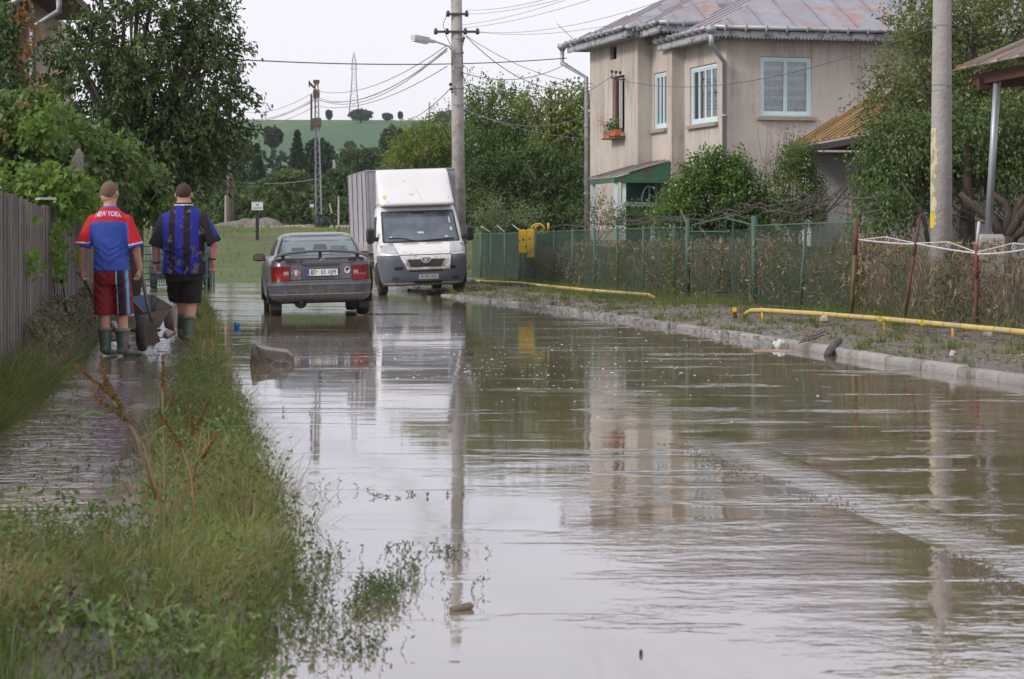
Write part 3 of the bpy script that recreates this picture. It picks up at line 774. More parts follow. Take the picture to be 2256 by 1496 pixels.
# crumbs of mud and flood trash on the verge, path and wheel ridge
V2, F2 = [], []
def crumb(x, y, z, r):
    k = len(V2); a0 = random.uniform(0, 6)
    V2.extend([(x+r*math.cos(a0+i*PI/2)*random.uniform(.6, 1.3), y+r*math.sin(a0+i*PI/2)*random.uniform(.6, 1.3), z-.3*r) for i in range(4)]+[(x+r*.5*math.cos(a0+.5+i*PI/2), y+r*.5*math.sin(a0+.5+i*PI/2), z+r*random.uniform(.3, .9)) for i in range(4)])
    for i in range(4): q = (i+1) % 4; F2.append((k+i, k+q, k+4+q, k+4+i))
    F2.append((k+4, k+5, k+6, k+7))
for i in range(1500):
    y = random.uniform(6.6, 13.8) if random.random() < .8 else random.uniform(7, 9.3)
    if 9.5 < y < 10.2: continue
    x = float(np.interp(y, [6.5, 7.9, 9.3, 10.6, 12.4, 14.3], [1.95, 1.68, 1.52, 1.40, 1.12, .86]))+random.gauss(-.01, .055)+.04*math.sin(y*3.1)
    if vnoise(y*2.3, 0, 8) < .35: continue
    crumb(x, y, .0, random.uniform(.002, .007))
for i in range(1500):
    y = 17+45*random.random()**1.3; t = random.random(); x = float(rxf(y, t))
    crumb(x, y, float(terrain(x, y)), random.uniform(.006, .03))
for i in range(2600):
    y = 10.3+28*random.random()**1.3; t = random.random(); x = float(lerp(pathL(y), stripL(y), t))
    crumb(x, y, float(terrain(x, y)), random.uniform(.004, .016))
o = mesh_np('mud_crumbs', V2, F2, mud); tag(o, 'clods of mud scattered on the verge and footpath', kind='stuff')
V2, F2 = [], []
for i in range(520):
    y = random.uniform(27, 52)
    if vnoise(y*1.4, 3, 5) < .42 and y < 34: continue
    crumb(float(kerbX(y))+random.gauss(.03, .09), y, .035+.03*random.random(), random.uniform(.015, .045))
pmud = mud_mat('pale_wet_mud', (.22, .20, .185), (.30, .28, .26), .15, .5, .03)
o = mesh_np('kerb_mud', V2, F2, pmud, smooth=True); tag(o, 'pale wet mud washed over the far part of the kerb', kind='stuff')
# twigs and straw on the right verge
n = 6500
y = 18+44*rng.random(n)**1.2; t = rng.random(n)*1.05; x = rxf(y, t)
C = on_ground(x, y, .012); D = rng.normal(0, 1, (n, 3)); D[:, 2] *= .12
N = rng.normal(0, .3, (n, 3)); N[:, 2] += 1
stuff('straw_litter', leaves(C, D, N, rng.uniform(.05, .22, n), rng.uniform(.006, .02, n)), dryW, 'straw and twigs littering the muddy verge')
# tall grass and weeds on the bank at the end of the road, with scrub in the shallow water before it
bx_ = lambda y, t: -26+50*t
stuff('bank_grass_tufts', [field_of('', 26000, bx_, 74, 99, (.08, .28), .03, None, clumpy(81, .35)), field_of('', 5000, bx_, 90, 99, (.06, .16), .03, None, clumpy(82, .5))],
      [grassG, grassD], 'rough grass on the bank across the end of the road')
# ================================================================== BUILDINGS
def stucco(name, c, c2, streak, base=(.2, .17, .14)):
    m, nt, out = mat_nodes(name)
    p = nn(nt, 'ShaderNodeBsdfPrincipled'); nt.links.new(p.outputs[0], out.inputs[0]); co = coords(nt)
    a = ramp(nt, noise_out(nt, co, .8, 6, .6), [(.3, c), (.7, c2)])
    s = ramp(nt, noise_out(nt, co, 1.9, 6, .7, (1.6, 1.6, .13)), [(.46, (0, 0, 0)), (.62, (1, 1, 1))])
    patch = ramp(nt, noise_out(nt, co, .45, 4, .6), [(.44, (0, 0, 0)), (.60, (1, 1, 1))])
    f = math_n(nt, 'MULTIPLY', s, math_n(nt, 'ADD', math_n(nt, 'MULTIPLY', patch, .62), .14))
    a = mixc(nt, f, a, streak)
    fine = ramp(nt, noise_out(nt, co, 30, 3, .7), [(.3, (.9, .9, .9)), (.7, (1.08, 1.08, 1.08))])
    a = mixc(nt, 1.0, a, fine, 'MULTIPLY')
    sxyz = nn(nt, 'ShaderNodeSeparateXYZ'); nt.links.new(co, sxyz.inputs[0])
    rain = ramp(nt, noise_out(nt, co, 2.6, 6, .75, (1.3, 1.3, .07)), [(.40, (0, 0, 0)), (.60, (1, 1, 1))])
    topz = nn(nt, 'ShaderNodeMapRange'); topz.inputs[1].default_value = 4.9; topz.inputs[2].default_value = 6.7; nt.links.new(sxyz.outputs[2], topz.inputs[0])
    lowz = nn(nt, 'ShaderNodeMapRange'); lowz.inputs[1].default_value = 3.6; lowz.inputs[2].default_value = 2.2; nt.links.new(sxyz.outputs[2], lowz.inputs[0])
    am = math_n(nt, 'MULTIPLY', rain, math_n(nt, 'ADD', math_n(nt, 'MULTIPLY', topz.outputs[0], .55), math_n(nt, 'MULTIPLY', lowz.outputs[0], .4)), clamp=True)
    a = mixc(nt, am, a, streak)
    nt.links.new(a, p.inputs['Base Color']); p.inputs['Roughness'].default_value = .93
    nt.links.new(bump(nt, noise_out(nt, co, 25, 5, .7), .015), p.inputs['Normal'])
    MATS[name] = m; return m
stuc = stucco('stucco_pink_beige', (.61, .54, .475), (.51, .45, .40), (.24, .205, .178))
stucw = stucco('stucco_white', (.78, .76, .76), (.70, .68, .68), (.40, .38, .37))
stucy = stucco('stucco_cream', (.50, .44, .34), (.44, .38, .30), (.3, .26, .2))
blue = M('pale_blue_paint', (.64, .77, .81), .5, c2=(.56, .70, .75), scale=5)
metal_g = M('galvanised_metal', (.40, .42, .45), .45, .45, c2=(.31, .33, .36), scale=3, dirt=(.2, .19, .19), dirt_lo=.55, dirt_hi=.7)
fascia_m = M('grey_painted_fascia', (.48, .49, .52), .6, c2=(.36, .37, .40), scale=4, dirt=(.16, .15, .15), dirt_scale=5)
roofm = Mobj('rusty_sheet_roof', (.34, .335, .375), (.26, .255, .295), .55, 2.5, var=.07, metal=.1, dirt=(.36, .20, .155))
conc = M('concrete', (.40, .38, .365), .85, c2=(.33, .31, .295), scale=3, bmp=.015, dirt=(.24, .22, .2), dirt_scale=1.5)
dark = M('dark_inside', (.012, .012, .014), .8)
sillm = M('sill_cement', (.38, .34, .28), .9, c2=(.30, .26, .22), bmp=.02)
lace = M('lace_curtain', (.62, .66, .70), .9, c2=(.30, .34, .38), scale=7, stretch=(.5, .5, 1.2))
_nt = lace.node_tree; _w = nn(_nt, 'ShaderNodeTexWave', wave_type='BANDS', bands_direction='Z'); _w.inputs['Scale'].default_value = 1.25; _w.inputs['Distortion'].default_value = 1.2; _w.inputs['Detail Scale'].default_value = 6
_nt.links.new(coords(_nt), _w.inputs[0]); _b = [n_ for n_ in _nt.nodes if n_.type == 'BSDF_PRINCIPLED'][0]; _src = _b.inputs['Base Color'].links[0].from_socket
_nt.links.new(mixc(_nt, ramp(_nt, _w.outputs[0], [(.55, (0, 0, 0)), (.8, (.8, .8, .8))]), _src, (.80, .84, .88)), _b.inputs['Base Color'])
brownf = M('brown_window_wood', (.19, .075, .045), .6, c2=(.12, .05, .035), scale=8)
greenp = M('green_paint', (.045, .17, .085), .6, c2=(.035, .12, .065), scale=4, dirt=(.10, .09, .06), dirt_scale=3)
m, nt, out = mat_nodes('window_glass')
tr = nn(nt, 'ShaderNodeBsdfTransparent'); tr.inputs[0].default_value = (.82, .86, .88, 1)
gs = nn(nt, 'ShaderNodeBsdfGlossy'); gs.inputs['Roughness'].default_value = .03
fr = nn(nt, 'ShaderNodeFresnel'); fr.inputs[0].default_value = 1.5
mx = nn(nt, 'ShaderNodeMixShader'); nt.links.new(math_n(nt, 'ADD', math_n(nt, 'MULTIPLY', fr.outputs[0], 1.6), .06, clamp=True), mx.inputs[0])
nt.links.new(tr.outputs[0], mx.inputs[1]); nt.links.new(gs.outputs[0], mx.inputs[2]); nt.links.new(mx.outputs[0], out.inputs[0])
glass = m

T15 = R(15); EU = Vector((math.cos(T15), math.sin(T15), 0)); EV = Vector((-math.sin(T15), math.cos(T15), 0)); O = Vector((5.41, 60, 0))
def H(u, v, z): return O+EU*u+EV*v+Vector((0, 0, z))
house = root('house', H(0, 0, .25), 'two-storey pinkish beige stucco house with stained walls and rusty grey metal roof', 'house')

def wall(p0, p1, z0, z1, opens, nrm, mat, parent, depth=.14, name='wall'):
    """sheet from p0 to p1 (xy), openings (s0,s1,za,zb) in metres along it; reveals go inward (against nrm)"""
    p0, p1 = Vector((p0[0], p0[1], 0)), Vector((p1[0], p1[1], 0)); L = (p1-p0).length; d = (p1-p0)/L; n = Vector(nrm)
    ss = sorted({0, L, *[o[0] for o in opens], *[o[1] for o in opens]}); zs = sorted({z0, z1, *[o[2] for o in opens], *[o[3] for o in opens]})
    mb = MB(); Q = lambda s, z, k=0: p0+d*s+Vector((0, 0, z))-n*k
    for a, b in zip(ss[:-1], ss[1:]):
        for c, e in zip(zs[:-1], zs[1:]):
            if any(o[0] <= a+1e-6 and b <= o[1]+1e-6 and o[2] <= c+1e-6 and e <= o[3]+1e-6 for o in opens): continue
            mb.add([Q(a, c), Q(b, c), Q(b, e), Q(a, e)], [(0, 1, 2, 3)])
    for (a, b, c, e) in opens:
        mb.add([Q(a, c), Q(b, c), Q(b, e), Q(a, e), Q(a, c, depth), Q(b, c, depth), Q(b, e, depth), Q(a, e, depth)], [(0, 1, 5, 4), (1, 2, 6, 5), (2, 3, 7, 6), (3, 0, 4, 7)])
    return mb.build(name, mat, parent)
def window(p0, d, n, s0, s1, za, zb, fm, parent, nsash, curtain=None, sill=True, fr=.07, depth=.10, plants=False, open_=False):
    """window unit set in an opening"""
    p0 = Vector((p0[0], p0[1], 0)); Q = lambda s, z, k=0: p0+d*s+Vector((0, 0, z))-n*k
    mb = MB(); g = .006
    def bar(sa, sb, zc, zd, k0, k1):
        vs = [Q(s, z, k) for k in (k0, k1) for (s, z) in ((sa, zc), (sb, zc), (sb, zd), (sa, zd))]
        mb.add(vs, [(0, 1, 2, 3), (7, 6, 5, 4), (0, 4, 5, 1), (1, 5, 6, 2), (2, 6, 7, 3), (3, 7, 4, 0)])
    bar(s0+g, s1-g, za+g, za+fr, depth-.06, depth+.01); bar(s0+g, s1-g, zb-fr, zb-g, depth-.06, depth+.01)
    bar(s0+g, s0+fr, za+fr, zb-fr, depth-.06, depth+.01); bar(s1-fr, s1-g, za+fr, zb-fr, depth-.06, depth+.01)
    w = (s1-s0-2*fr)/nsash
    win = mb.build('window', fm, parent)
    for i in range(nsash):
        a = s0+fr+w*i; b = a+w; mb = MB(); q = .045
        bar(a+.004, b-.004, za+fr, za+fr+q, depth-.045, depth); bar(a+.004, b-.004, zb-fr-q, zb-fr, depth-.045, depth)
        bar(a+.004, a+q, za+fr+q, zb-fr-q, depth-.045, depth); bar(b-q, b-.004, za+fr+q, zb-fr-q, depth-.045, depth)
        mb.build('sash', fm, win)
        if not open_:
            mb = MB(); bar(a+q, b-q, za+fr+q, zb-fr-q, depth-.020, depth-.014); mb.build('pane', glass, win)
    if curtain:
        mb = MB(); mb.smooth = True
        nq = 90
        def cf(u, v):
            s = s0+.05+(s1-s0-.1)*u
            return Q(s, za+.02+(zb-za-.04)*v, depth+.09+.02*math.sin(u*nsash*2*PI*7+math.sin(v*3)))
        mb.grid(cf, nq, 3); mb.build('curtain', curtain, win)
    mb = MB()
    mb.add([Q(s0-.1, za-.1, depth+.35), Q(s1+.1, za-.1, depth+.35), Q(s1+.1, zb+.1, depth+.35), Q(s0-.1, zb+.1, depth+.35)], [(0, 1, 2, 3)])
    mb.build('room_shade_sheet', dark, win)  # black sheet: the unlit room's darkness put into colour
    if sill:
        mb = MB(); e = -.10
        vs = [Q(s, z, k) for k in (e, .0) for (s, z) in ((s0-.1, za-.12), (s1+.1, za-.12), (s1+.1, za-.03), (s0-.1, za-.03))]
        mb.add(vs, [(0, 1, 2, 3), (7, 6, 5, 4), (0, 4, 5, 1), (1, 5, 6, 2), (2, 6, 7, 3), (3, 7, 4, 0)])
        mb.build('sill', sillm, win)
    return win
nU = -EU; nV = -EV
zt = 6.95; ztc = 6.5
# frontal wall (v=0), C street wall, return, B street wall, return, A street wall
wall(H(0, 0, 0), H(10, 0, 0), .2, ztc, [(.92, 2.31, 4.44, 5.93)], nV, stuc, house)
wall(H(0, 3.2, 0), H(0, 0, 0), .2, ztc, [(3.2-2.77, 3.2-.67, 4.32, 5.82)], nU, stuc, house)
wall(H(-.355, 3.2, 0), H(0, 3.2, 0), .2, zt, [], nV, stuc, house)
wall(H(-.355, 4.85, 0), H(-.355, 3.2, 0), .2, zt, [(4.85-4.73, 4.85-3.66, 4.30, 5.80)], nU, stuc, house)
wall(H(-.77, 4.85, 0), H(-.355, 4.85, 0), .2, zt, [], nV, stuc, house)
wall(H(-.77, 9.3, 0), H(-.77, 4.85, 0), .2, zt, [(9.3-7.12, 9.3-6.02, 4.28, 5.86), (9.3-7.35, 9.3-6.75, 6.35, 6.72)], nU, stuc, house, depth=.22)
mb = MB(); mb.add([H(-.77, 9.3, .2), H(10, 9.3, .2), H(10, 9.3, zt), H(-.77, 9.3, zt), H(10, 0, .2), H(10, 0, ztc)], [(0, 1, 2, 3), (1, 4, 5, 2)]); mb.build('rear_wall', stuc, house)
wF = window(H(0, 0, 0), EU, nV, .92, 2.31, 4.44, 5.93, blue, house, 2, lace)
window(H(0, 3.2, 0), -EV, nU, 3.2-2.77, 3.2-.67, 4.32, 5.82, blue, house, 4, lace, fr=.09)
window(H(-.355, 4.85, 0), -EV, nU, 4.85-4.73, 4.85-3.66, 4.30, 5.80, blue, house, 3, lace, fr=.08)
wA = window(H(-.77, 9.3, 0), -EV, nU, 9.3-7.12, 9.3-6.02, 4.28, 5.86, brownf, house, 1, None, sill=True, open_=True, fr=.06, depth=.14)
mb = MB()   # outward-opened white inner sash edge and curtain strip beside the dark opening
for s in (6.10, 6.24): mb.box(H(-.83, s, 5.08), (.04, .05, 1.4), rot=T15)
mb.build('open_sash', M('sash_white', (.6, .6, .6), .6), wA)
mb = MB(); mb.box(H(-.62, 7.15, 6.53), (.2, .10, .34), rot=T15); mb.box(H(-.50, 7.05, 6.53), (.02, .60, .36), rot=T15); mb.build('vent', dark, house)
# roof sheets
rp = lambda u, v, z: H(u, v, z)
roof_polys = [
    [rp(-.55, -.55, 6.6), rp(11, -.55, 6.6), rp(11, 4.6, 9.175), rp(4.6, 4.6, 9.175)],
    [rp(-.55, 3.8, 6.6), rp(-.55, -.55, 6.6), rp(3.8, 3.8, 8.775)],
    [rp(-.9, 2.7, 7.0), rp(1.2, 2.7, 7.0), rp(1.2, 4.8, 8.05)],
    [rp(-.9, 6, 7.0), rp(-.9, 2.7, 7.0), rp(2.4, 6, 8.65)],
    [rp(-1.3, 4.35, 7.0), rp(5, 4.35, 7.0), rp(5, 7.125, 8.39), rp(1.475, 7.125, 8.39)],
    [rp(-1.3, 9.9, 7.0), rp(-1.3, 4.35, 7.0), rp(1.475, 7.125, 8.39)],
    [rp(11, 9.9, 7.0), rp(-1.3, 9.9, 7.0), rp(1.475, 7.125, 8.39), rp(11, 7.125, 8.39)]]
rfr = MB(); rfr.add([H(-.5, -.5, 6.57), H(10.9, -.5, 6.57), H(10.9, 9.8, 6.57), H(-.5, 9.8, 6.57)], [(0, 1, 2, 3)])
rfo = rfr.build('roof', fascia_m, house)
sheet_roof(roof_polys, .85, .012, .008, roofm, rfo)
def eave(a, b, z, inward, parent):
    """gutter, fascia and soffit along one eave from a to b (uv)"""
    A, B = H(a[0], a[1], z), H(b[0], b[1], z); d = (B-A).normalized(); i = (EU*inward[0]+EV*inward[1])
    mb = MB(); mb.smooth = True; mb.tube([A-i*.06+Vector((0, 0, .02)), B-i*.06+Vector((0, 0, .02))], .062, 10); mb.build('gutter', metal_g, parent)
    mb = MB(); L = (B-A).length; k = int(L/.55)
    for q in range(k+1):
        c = A+d*(L*(q+.5)/(k+1))-i*.06; mb.beam(c+Vector((0, 0, -.07)), c+Vector((0, 0, .09)), .018, .15, up=tuple(i))
    mb.build('gutter_bracket', fascia_m, parent, kind='stuff')
    mb = MB(); f0, f1 = A+i*.04, B+i*.04
    mb.beam((f0+f1)/2-(f1-f0)/2+Vector((0, 0, -.13)), f1+Vector((0, 0, -.13)), .05, .16); mb.build('fascia', fascia_m, parent)
    mb = MB(); k = int(L/.10)
    for q in range(k): c = f0+d*(L*(q+.5)/k)+Vector((0, 0, -.225)); mb.box(c, (.045, .045, .04), rot=T15)
    mb.build('fascia_trim', fascia_m, parent, kind='stuff')
    mb = MB(); mb.add([f0+Vector((0, 0, -.2)), f1+Vector((0, 0, -.2)), f1+i*.62+Vector((0, 0, -.2)), f0+i*.62+Vector((0, 0, -.2))], [(0, 1, 2, 3)]); mb.build('soffit', fascia_m, parent)
eave((-.55, -.55), (11, -.55), 6.58, (0, 1), rfo); eave((-.55, 3.9), (-.55, -.55), 6.58, (1, 0), rfo)
eave((-.9, 2.7), (.4, 2.7), 6.98, (0, 1), rfo); eave((-.9, 4.35), (-.9, 2.7), 6.98, (1, 0), rfo)
eave((-1.3, 4.35), (-.9, 4.35), 6.98, (0, 1), rfo); eave((-1.3, 9.9), (-1.3, 4.35), 6.98, (1, 0), rfo)
def downpipe(pts, r, parent, mat, head=True):
    mb = MB(); mb.smooth = True; mb.tube(pts, r, 10)
    if head: mb.tube([Vector(pts[0])+Vector((0, 0, .16)), Vector(pts[0])+Vector((0, 0, .06)), Vector(pts[0])-Vector((0, 0, .04))], [r*2.1, r*2.2, r*1.05], 10)
    for k in (.25, .6): q = Vector(pts[-2]).lerp(Vector(pts[-1]), k); mb.tube([q-Vector((0, 0, .02)), q+Vector((0, 0, .02))], r*1.3, 10)
    mb.build('downpipe', mat, parent)
downpipe([H(-.62, -.6, 6.45), H(-.62, -.6, 6.15), H(-.08, -.1, 5.75), H(-.08, -.1, .4)], .065, house, metal_g)
downpipe([H(-1.42, 9.95, 6.85), H(-1.42, 9.95, 6.45), H(-.86, 9.38, 6.0), H(-.86, 9.38, .4)], .065, house, metal_g)
# iron bracket with insulators beside the dark window
mb = MB()
mb.tube([H(-.77, 5.95, 5.72), H(-1.05, 5.8, 5.70), H(-1.3, 5.55, 5.74)], .018, 6)
for (u, v) in ((-.95, 5.85), (-1.12, 5.7), (-1.28, 5.56)): mb.tube([H(u, v, 5.70), H(u, v, 5.86)], .012, 5); mb.ball(H(u, v, 5.9), .045, 8, 5)
mb.build('cable_bracket', M('iron_dark', (.06, .05, .05), .6), house)
# porch: green lean-to canopy on pale blue posts, blue door frame
porch = MB()
prl = [H(-1.95, 3.25, 2.95), H(-.40, 3.25, 3.38), H(-.40, 5.6, 3.38), H(-1.95, 5.6, 2.95)]
sheet_roof([prl], .55, .03, .006, Mobj('porch_sheet', (.20, .19, .17), (.28, .27, .24), .8, 5, var=.15), house, part='porch_sheet')
porch.prism([H(-1.9, 3.28, 2.80), H(-.36, 3.28, 2.80), H(-.36, 3.28, 3.36), H(-1.9, 3.28, 2.93)], EV*.04)
porch.beam(H(-1.9, 3.28, 2.87), H(-1.9, 5.55, 2.87), .06, .14)
porch.build('porch_canopy', greenp, house)
for (u, v) in ((-1.85, 3.4), (-1.85, 5.4), (-1.62, 3.4)):
    mb = MB(); mb.beam(H(u, v, .2), H(u, v, 2.8), .10, .10); mb.build('porch_post', blue, house)
mb = MB()   # door frame in the recess
for (a, b) in (((-1.35, 4.4, .2), (-1.35, 4.4, 2.3)), ((-1.35, 4.4, 2.25), (-.5, 4.4, 2.25)), ((-.5, 4.4, 2.3), (-.5, 4.4, .2))): mb.beam(H(*a), H(*b), .12, .12)
mb.build('door_frame', blue, house)
mb = MB(); mb.prism([H(-1.32, 4.46, .25), H(-.5, 4.46, .25), H(-.5, 4.46, 2.2), H(-1.32, 4.46, 2.2)], EV*.03); mb.build('door', dark, house)
mb = MB(); mb.prism([H(-1.3, 4.62, 2.3), H(-.36, 4.62, 2.3), H(-.36, 4.62, 2.85), H(-1.3, 4.62, 2.85)], EV*.02); mb.build('porch_panel', greenp, house)
mb = MB(); mb.tube([H(-.62+.22*math.cos(a), 4.3, 2.32+.42*math.sin(a)) for a in np.linspace(0, PI, 12)], .022, 6)
mb.tube([H(-.62, 4.3, 2.3), H(-.62, 4.3, 2.74)], .018, 5); mb.build('arched_light', blue, house)
# TV aerial stub at the far eave
mb = MB(); mb.tube([H(-1.0, 9.7, 7.0), H(-1.6, 9.9, 7.6)], .012, 5); mb.build('aerial', metal_g, house)
# flower boxes on the sill of the dark window
terra = M('terracotta', (.50, .16, .07), .75, c2=(.42, .13, .06))
fb = root('flower_box', H(-.9, 6.55, 4.2), 'orange flower boxes with white blooms below the narrow dark window', 'flower box')
mb = MB()
for v in (6.28, 6.86): mb.box(H(-.95, v, 4.25), (.20, .52, .18), rot=T15, bevel=.015)
mb.build('planter', terra, fb)
mb = MB(); mb.box(H(-.93, 6.55, 4.12), (.30, 1.25, .05), rot=T15); mb.build('tray', brownf, fb)
V, Fq = spray_cloud([(tuple(H(-.97, 6.4, 4.45)), (.14, .35, .16)), (tuple(H(-.97, 6.85, 4.4)), (.12, .25, .12))], 70, .14, 8, .05, .035, .1, .1)
mesh_np('foliage', V, Fq, Mleaf('geranium', [(.07, .15, .03), (.10, .20, .05)], .5, .3), fb)
V, Fq = spray_cloud([(tuple(H(-1.0, 6.5, 4.6)), (.10, .30, .10)), (tuple(H(-1.02, 6.6, 4.2)), (.05, .12, .06))], 12, .05, 10, .045, .04, 0, .1)
mesh_np('white_blooms', V, Fq, M('white_petal', (.85, .84, .8), .7), fb)['kind'] = 'stuff'
V, Fq = spray_cloud([(tuple(H(-1.0, 7.35, 4.62)), (.04, .06, .04))], 4, .03, 8, .04, .035, 0, .1)
mesh_np('red_blooms', V, Fq, M('red_petal', (.65, .03, .05), .7), fb)['kind'] = 'stuff'
# potted plants behind the frontal window
mb = MB(); mb.smooth = True
for u in (1.95, 2.12): mb.tube([H(u, .16, 4.53), H(u, .16, 4.63)], [.045, .06], 10)
pt = mb.build('window_pots', terra, house)

# ---------------- outbuilding to the right with yellow-brown sheet roof
ob = root('outbuilding', (8, 51, .3), 'low white-walled outbuilding with yellow and brown sheet metal roof beside the house', 'shed')
wall((6.45, 51.2), (15, 53.4), .2, 3.15, [], (-.25, -.97, 0), stucw, ob)
wall((6.95, 57), (6.45, 51.2), .2, 3.15, [], (-1, 0, 0), stucw, ob)
yroof = Mobj('yellow_lichen_sheet', (.33, .21, .06), (.17, .11, .06), .7, 2.2, var=.28, metal=.1, dirt=(.12, .085, .06))
sheet_roof([[Vector((6.0, 51.6, 3.26)), Vector((6.84, 44.7, 3.30)), Vector((8.35, 46, 4.35)), Vector((7.66, 51.2, 4.33))],
            [Vector((6.84, 44.7, 3.30)), Vector((12.5, 46.0, 3.30)), Vector((12, 47.6, 4.35)), Vector((8.35, 46, 4.35))]], .52, .02, .006, yroof, ob)
mb = MB(); mb.add([(6.1, 51.6, 3.22), (6.92, 44.9, 3.24), (12.4, 46, 3.24), (14, 53, 3.2)], [(0, 1, 2, 3)]); mb.beam((6.05, 51.5, 3.17), (6.9, 44.8, 3.19), .05, .12); mb.build('soffit', M('dark_timber', (.045, .035, .03), .8), ob)
mb = MB(); mb.smooth = True; mb.tube([(5.95, 51.15, 3.1), (8.6, 51.75, 3.1)], .06, 8); mb.build('gutter', metal_g, ob)

# ---------------- well shelter at far right: roof on a steel post and concrete footing
gz_ = root('porch_shelter', (5.98, 30.4, .2), 'sheet metal roofed shelter on a steel post with concrete footing at right edge', 'shelter')
groof = Mobj('patchy_sheet', (.34, .34, .35), (.24, .15, .08), .6, 1.6, var=.30, metal=.2, dirt=(.20, .13, .07))
sheet_roof([[Vector((5.76, 31, 3.42)), Vector((6.9, 24.3, 3.42)), Vector((9.3, 27.5, 4.6)), Vector((8.0, 31.5, 4.5))]], .36, .015, .006, groof, gz_)
mb = MB(); tim = M('rusty_timber', (.10, .045, .03), .85, c2=(.06, .03, .025))
mb.beam((6.05, 31, 3.3), (7.1, 24.6, 3.3), .10, .14); mb.beam((6.0, 30.6, 3.22), (9.0, 31.2, 3.5), .10, .14); mb.beam((6.6, 28, 3.34), (9, 28.8, 4.1), .08, .12); mb.build('rafters', tim, gz_)
mb = MB(); mb.smooth = True; mb.tube([(6.09, 30.4, 1.27), (6.19, 30.3, 3.32)], .046, 12); mb.build('steel_post', metal_g, gz_)
mb = MB()
mb.rings([[Vector((6.13+sx_*w, 30.4+sy_*w, z)) for sx_, sy_ in ((-1, -1), (1, -1), (1, 1), (-1, 1))] for w, z in ((.13, .1), (.135, .8), (.145, 1.24), (.12, 1.29))]); mb.build('concrete_footing', conc, gz_)

# ---------------- building at upper left
lb = root('left_building', (-8.4, 40, .2), 'tall cream building corner with grey downpipes behind the trees at upper left', 'building')
wall((-8.62, 40.6), (-8.12, 40.0), .1, 5.35, [], (.3, -.95, 0), M('brown_render', (.16, .12, .10), .9, c2=(.12, .09, .08)), lb)
wall((-12, 41), (-8.62, 40.6), .1, 5.35, [], (0, -1, 0), stucy, lb)
wall((-8.12, 40.0), (-8.5, 46), .1, 5.35, [], (1, 0, 0), stucy, lb)
mb = MB(); mb.box((-9.6, 41.6, 5.34), (4.2, 4.2, .09), rot=R(4)); mb.box((-9.6, 41.6, 5.46), (4.0, 4.0, .12), rot=R(4)); mb.build('roof', M('eave_brown', (.13, .08, .07), .8), lb)
downpipe([Vector((-7.55, 39.6, 5.28)), Vector((-7.55, 39.6, 5.05)), Vector((-8.02, 39.75, 4.80)), Vector((-8.02, 39.75, .3))], .055, lb, metal_g)
downpipe([Vector((-8.1, 39.5, 5.3)), Vector((-8.38, 39.6, 5.15)), Vector((-8.38, 39.65, 5.05)), Vector((-8.38, 39.65, .3))], .055, lb, metal_g, head=False)
mb = MB()
for z0, z1 in ((2.6, 3.9),): mb.prism([(-8.3, 40.23, z0), (-8.17, 40.05, z0), (-8.17, 40.05, z1), (-8.3, 40.23, z1)], (0, .02, 0))
mb.build('window', dark, lb)

# ================================================================== FENCES
board = Mobj('weathered_board', (.20, .172, .15), (.13, .112, .098), .85, 14, stretch=(3, 3, .25), bmp=.02, var=.22, dirt=(.09, .08, .07))
bf = root('board_fence', (float(fenceL(25)), 25, 0), 'weathered grey vertical board fence along the left footpath', 'fence')
y = 11.0; i = 0
dvec = Vector((-.136, 1, 0)).normalized(); nvec = Vector((dvec.y, -dvec.x, 0))
while y < 46:
    w = .155+random.uniform(-.012, .012)
    c = Vector((float(fenceL(y)), y, 0)); zb = float(terrain(c.x, c.y))-.02
    ht = 1.56+.02*math.sin(y)+random.uniform(-.018, .018)
    off = nvec*random.uniform(-.006, .012); tilt = random.uniform(-.006, .006)
    mb = MB(); t = .022
    mb.rings([[c+off+dvec*(s+tilt*(z-zb))+nvec*k+Vector((0, 0, z)) for s, k in ((0, 0), (w*.5, .004), (w, 0), (w, -t), (0, -t))] for z in (zb, zb+.8, ht)])
    mb.build('board', board, bf); y += (w+.008)*dvec.y; i += 1
for z in (.45, 1.3): mb = MB(); mb.beam(Vector((float(fenceL(11)), 11, z))-nvec*.06, Vector((float(fenceL(46)), 46, z))-nvec*.06, .06, .09); mb.build('rail', board, bf)
lean = root('leaning_plank', (-4.35, 24.9, .1), 'long grey plank leaning against the board fence behind the first man', 'plank')
mb = MB(); mb.beam(P(152, 700, 25.5), P(120, 462, 27.2)-Vector((.02, 0, 0)), .11, .03, up=(1, .3, 0)); mb.build('plank', board, lean)
wh = root('loose_board', P(103, 436, 23.6), 'small white board lying on top of the grey fence', 'board')
mb = MB(); mb.box(P(101, 438, 23.7), (.16, .30, .02), rot=R(20)); mb.build('board_top', M('whitish_board', (.5, .5, .5), .7), wh)

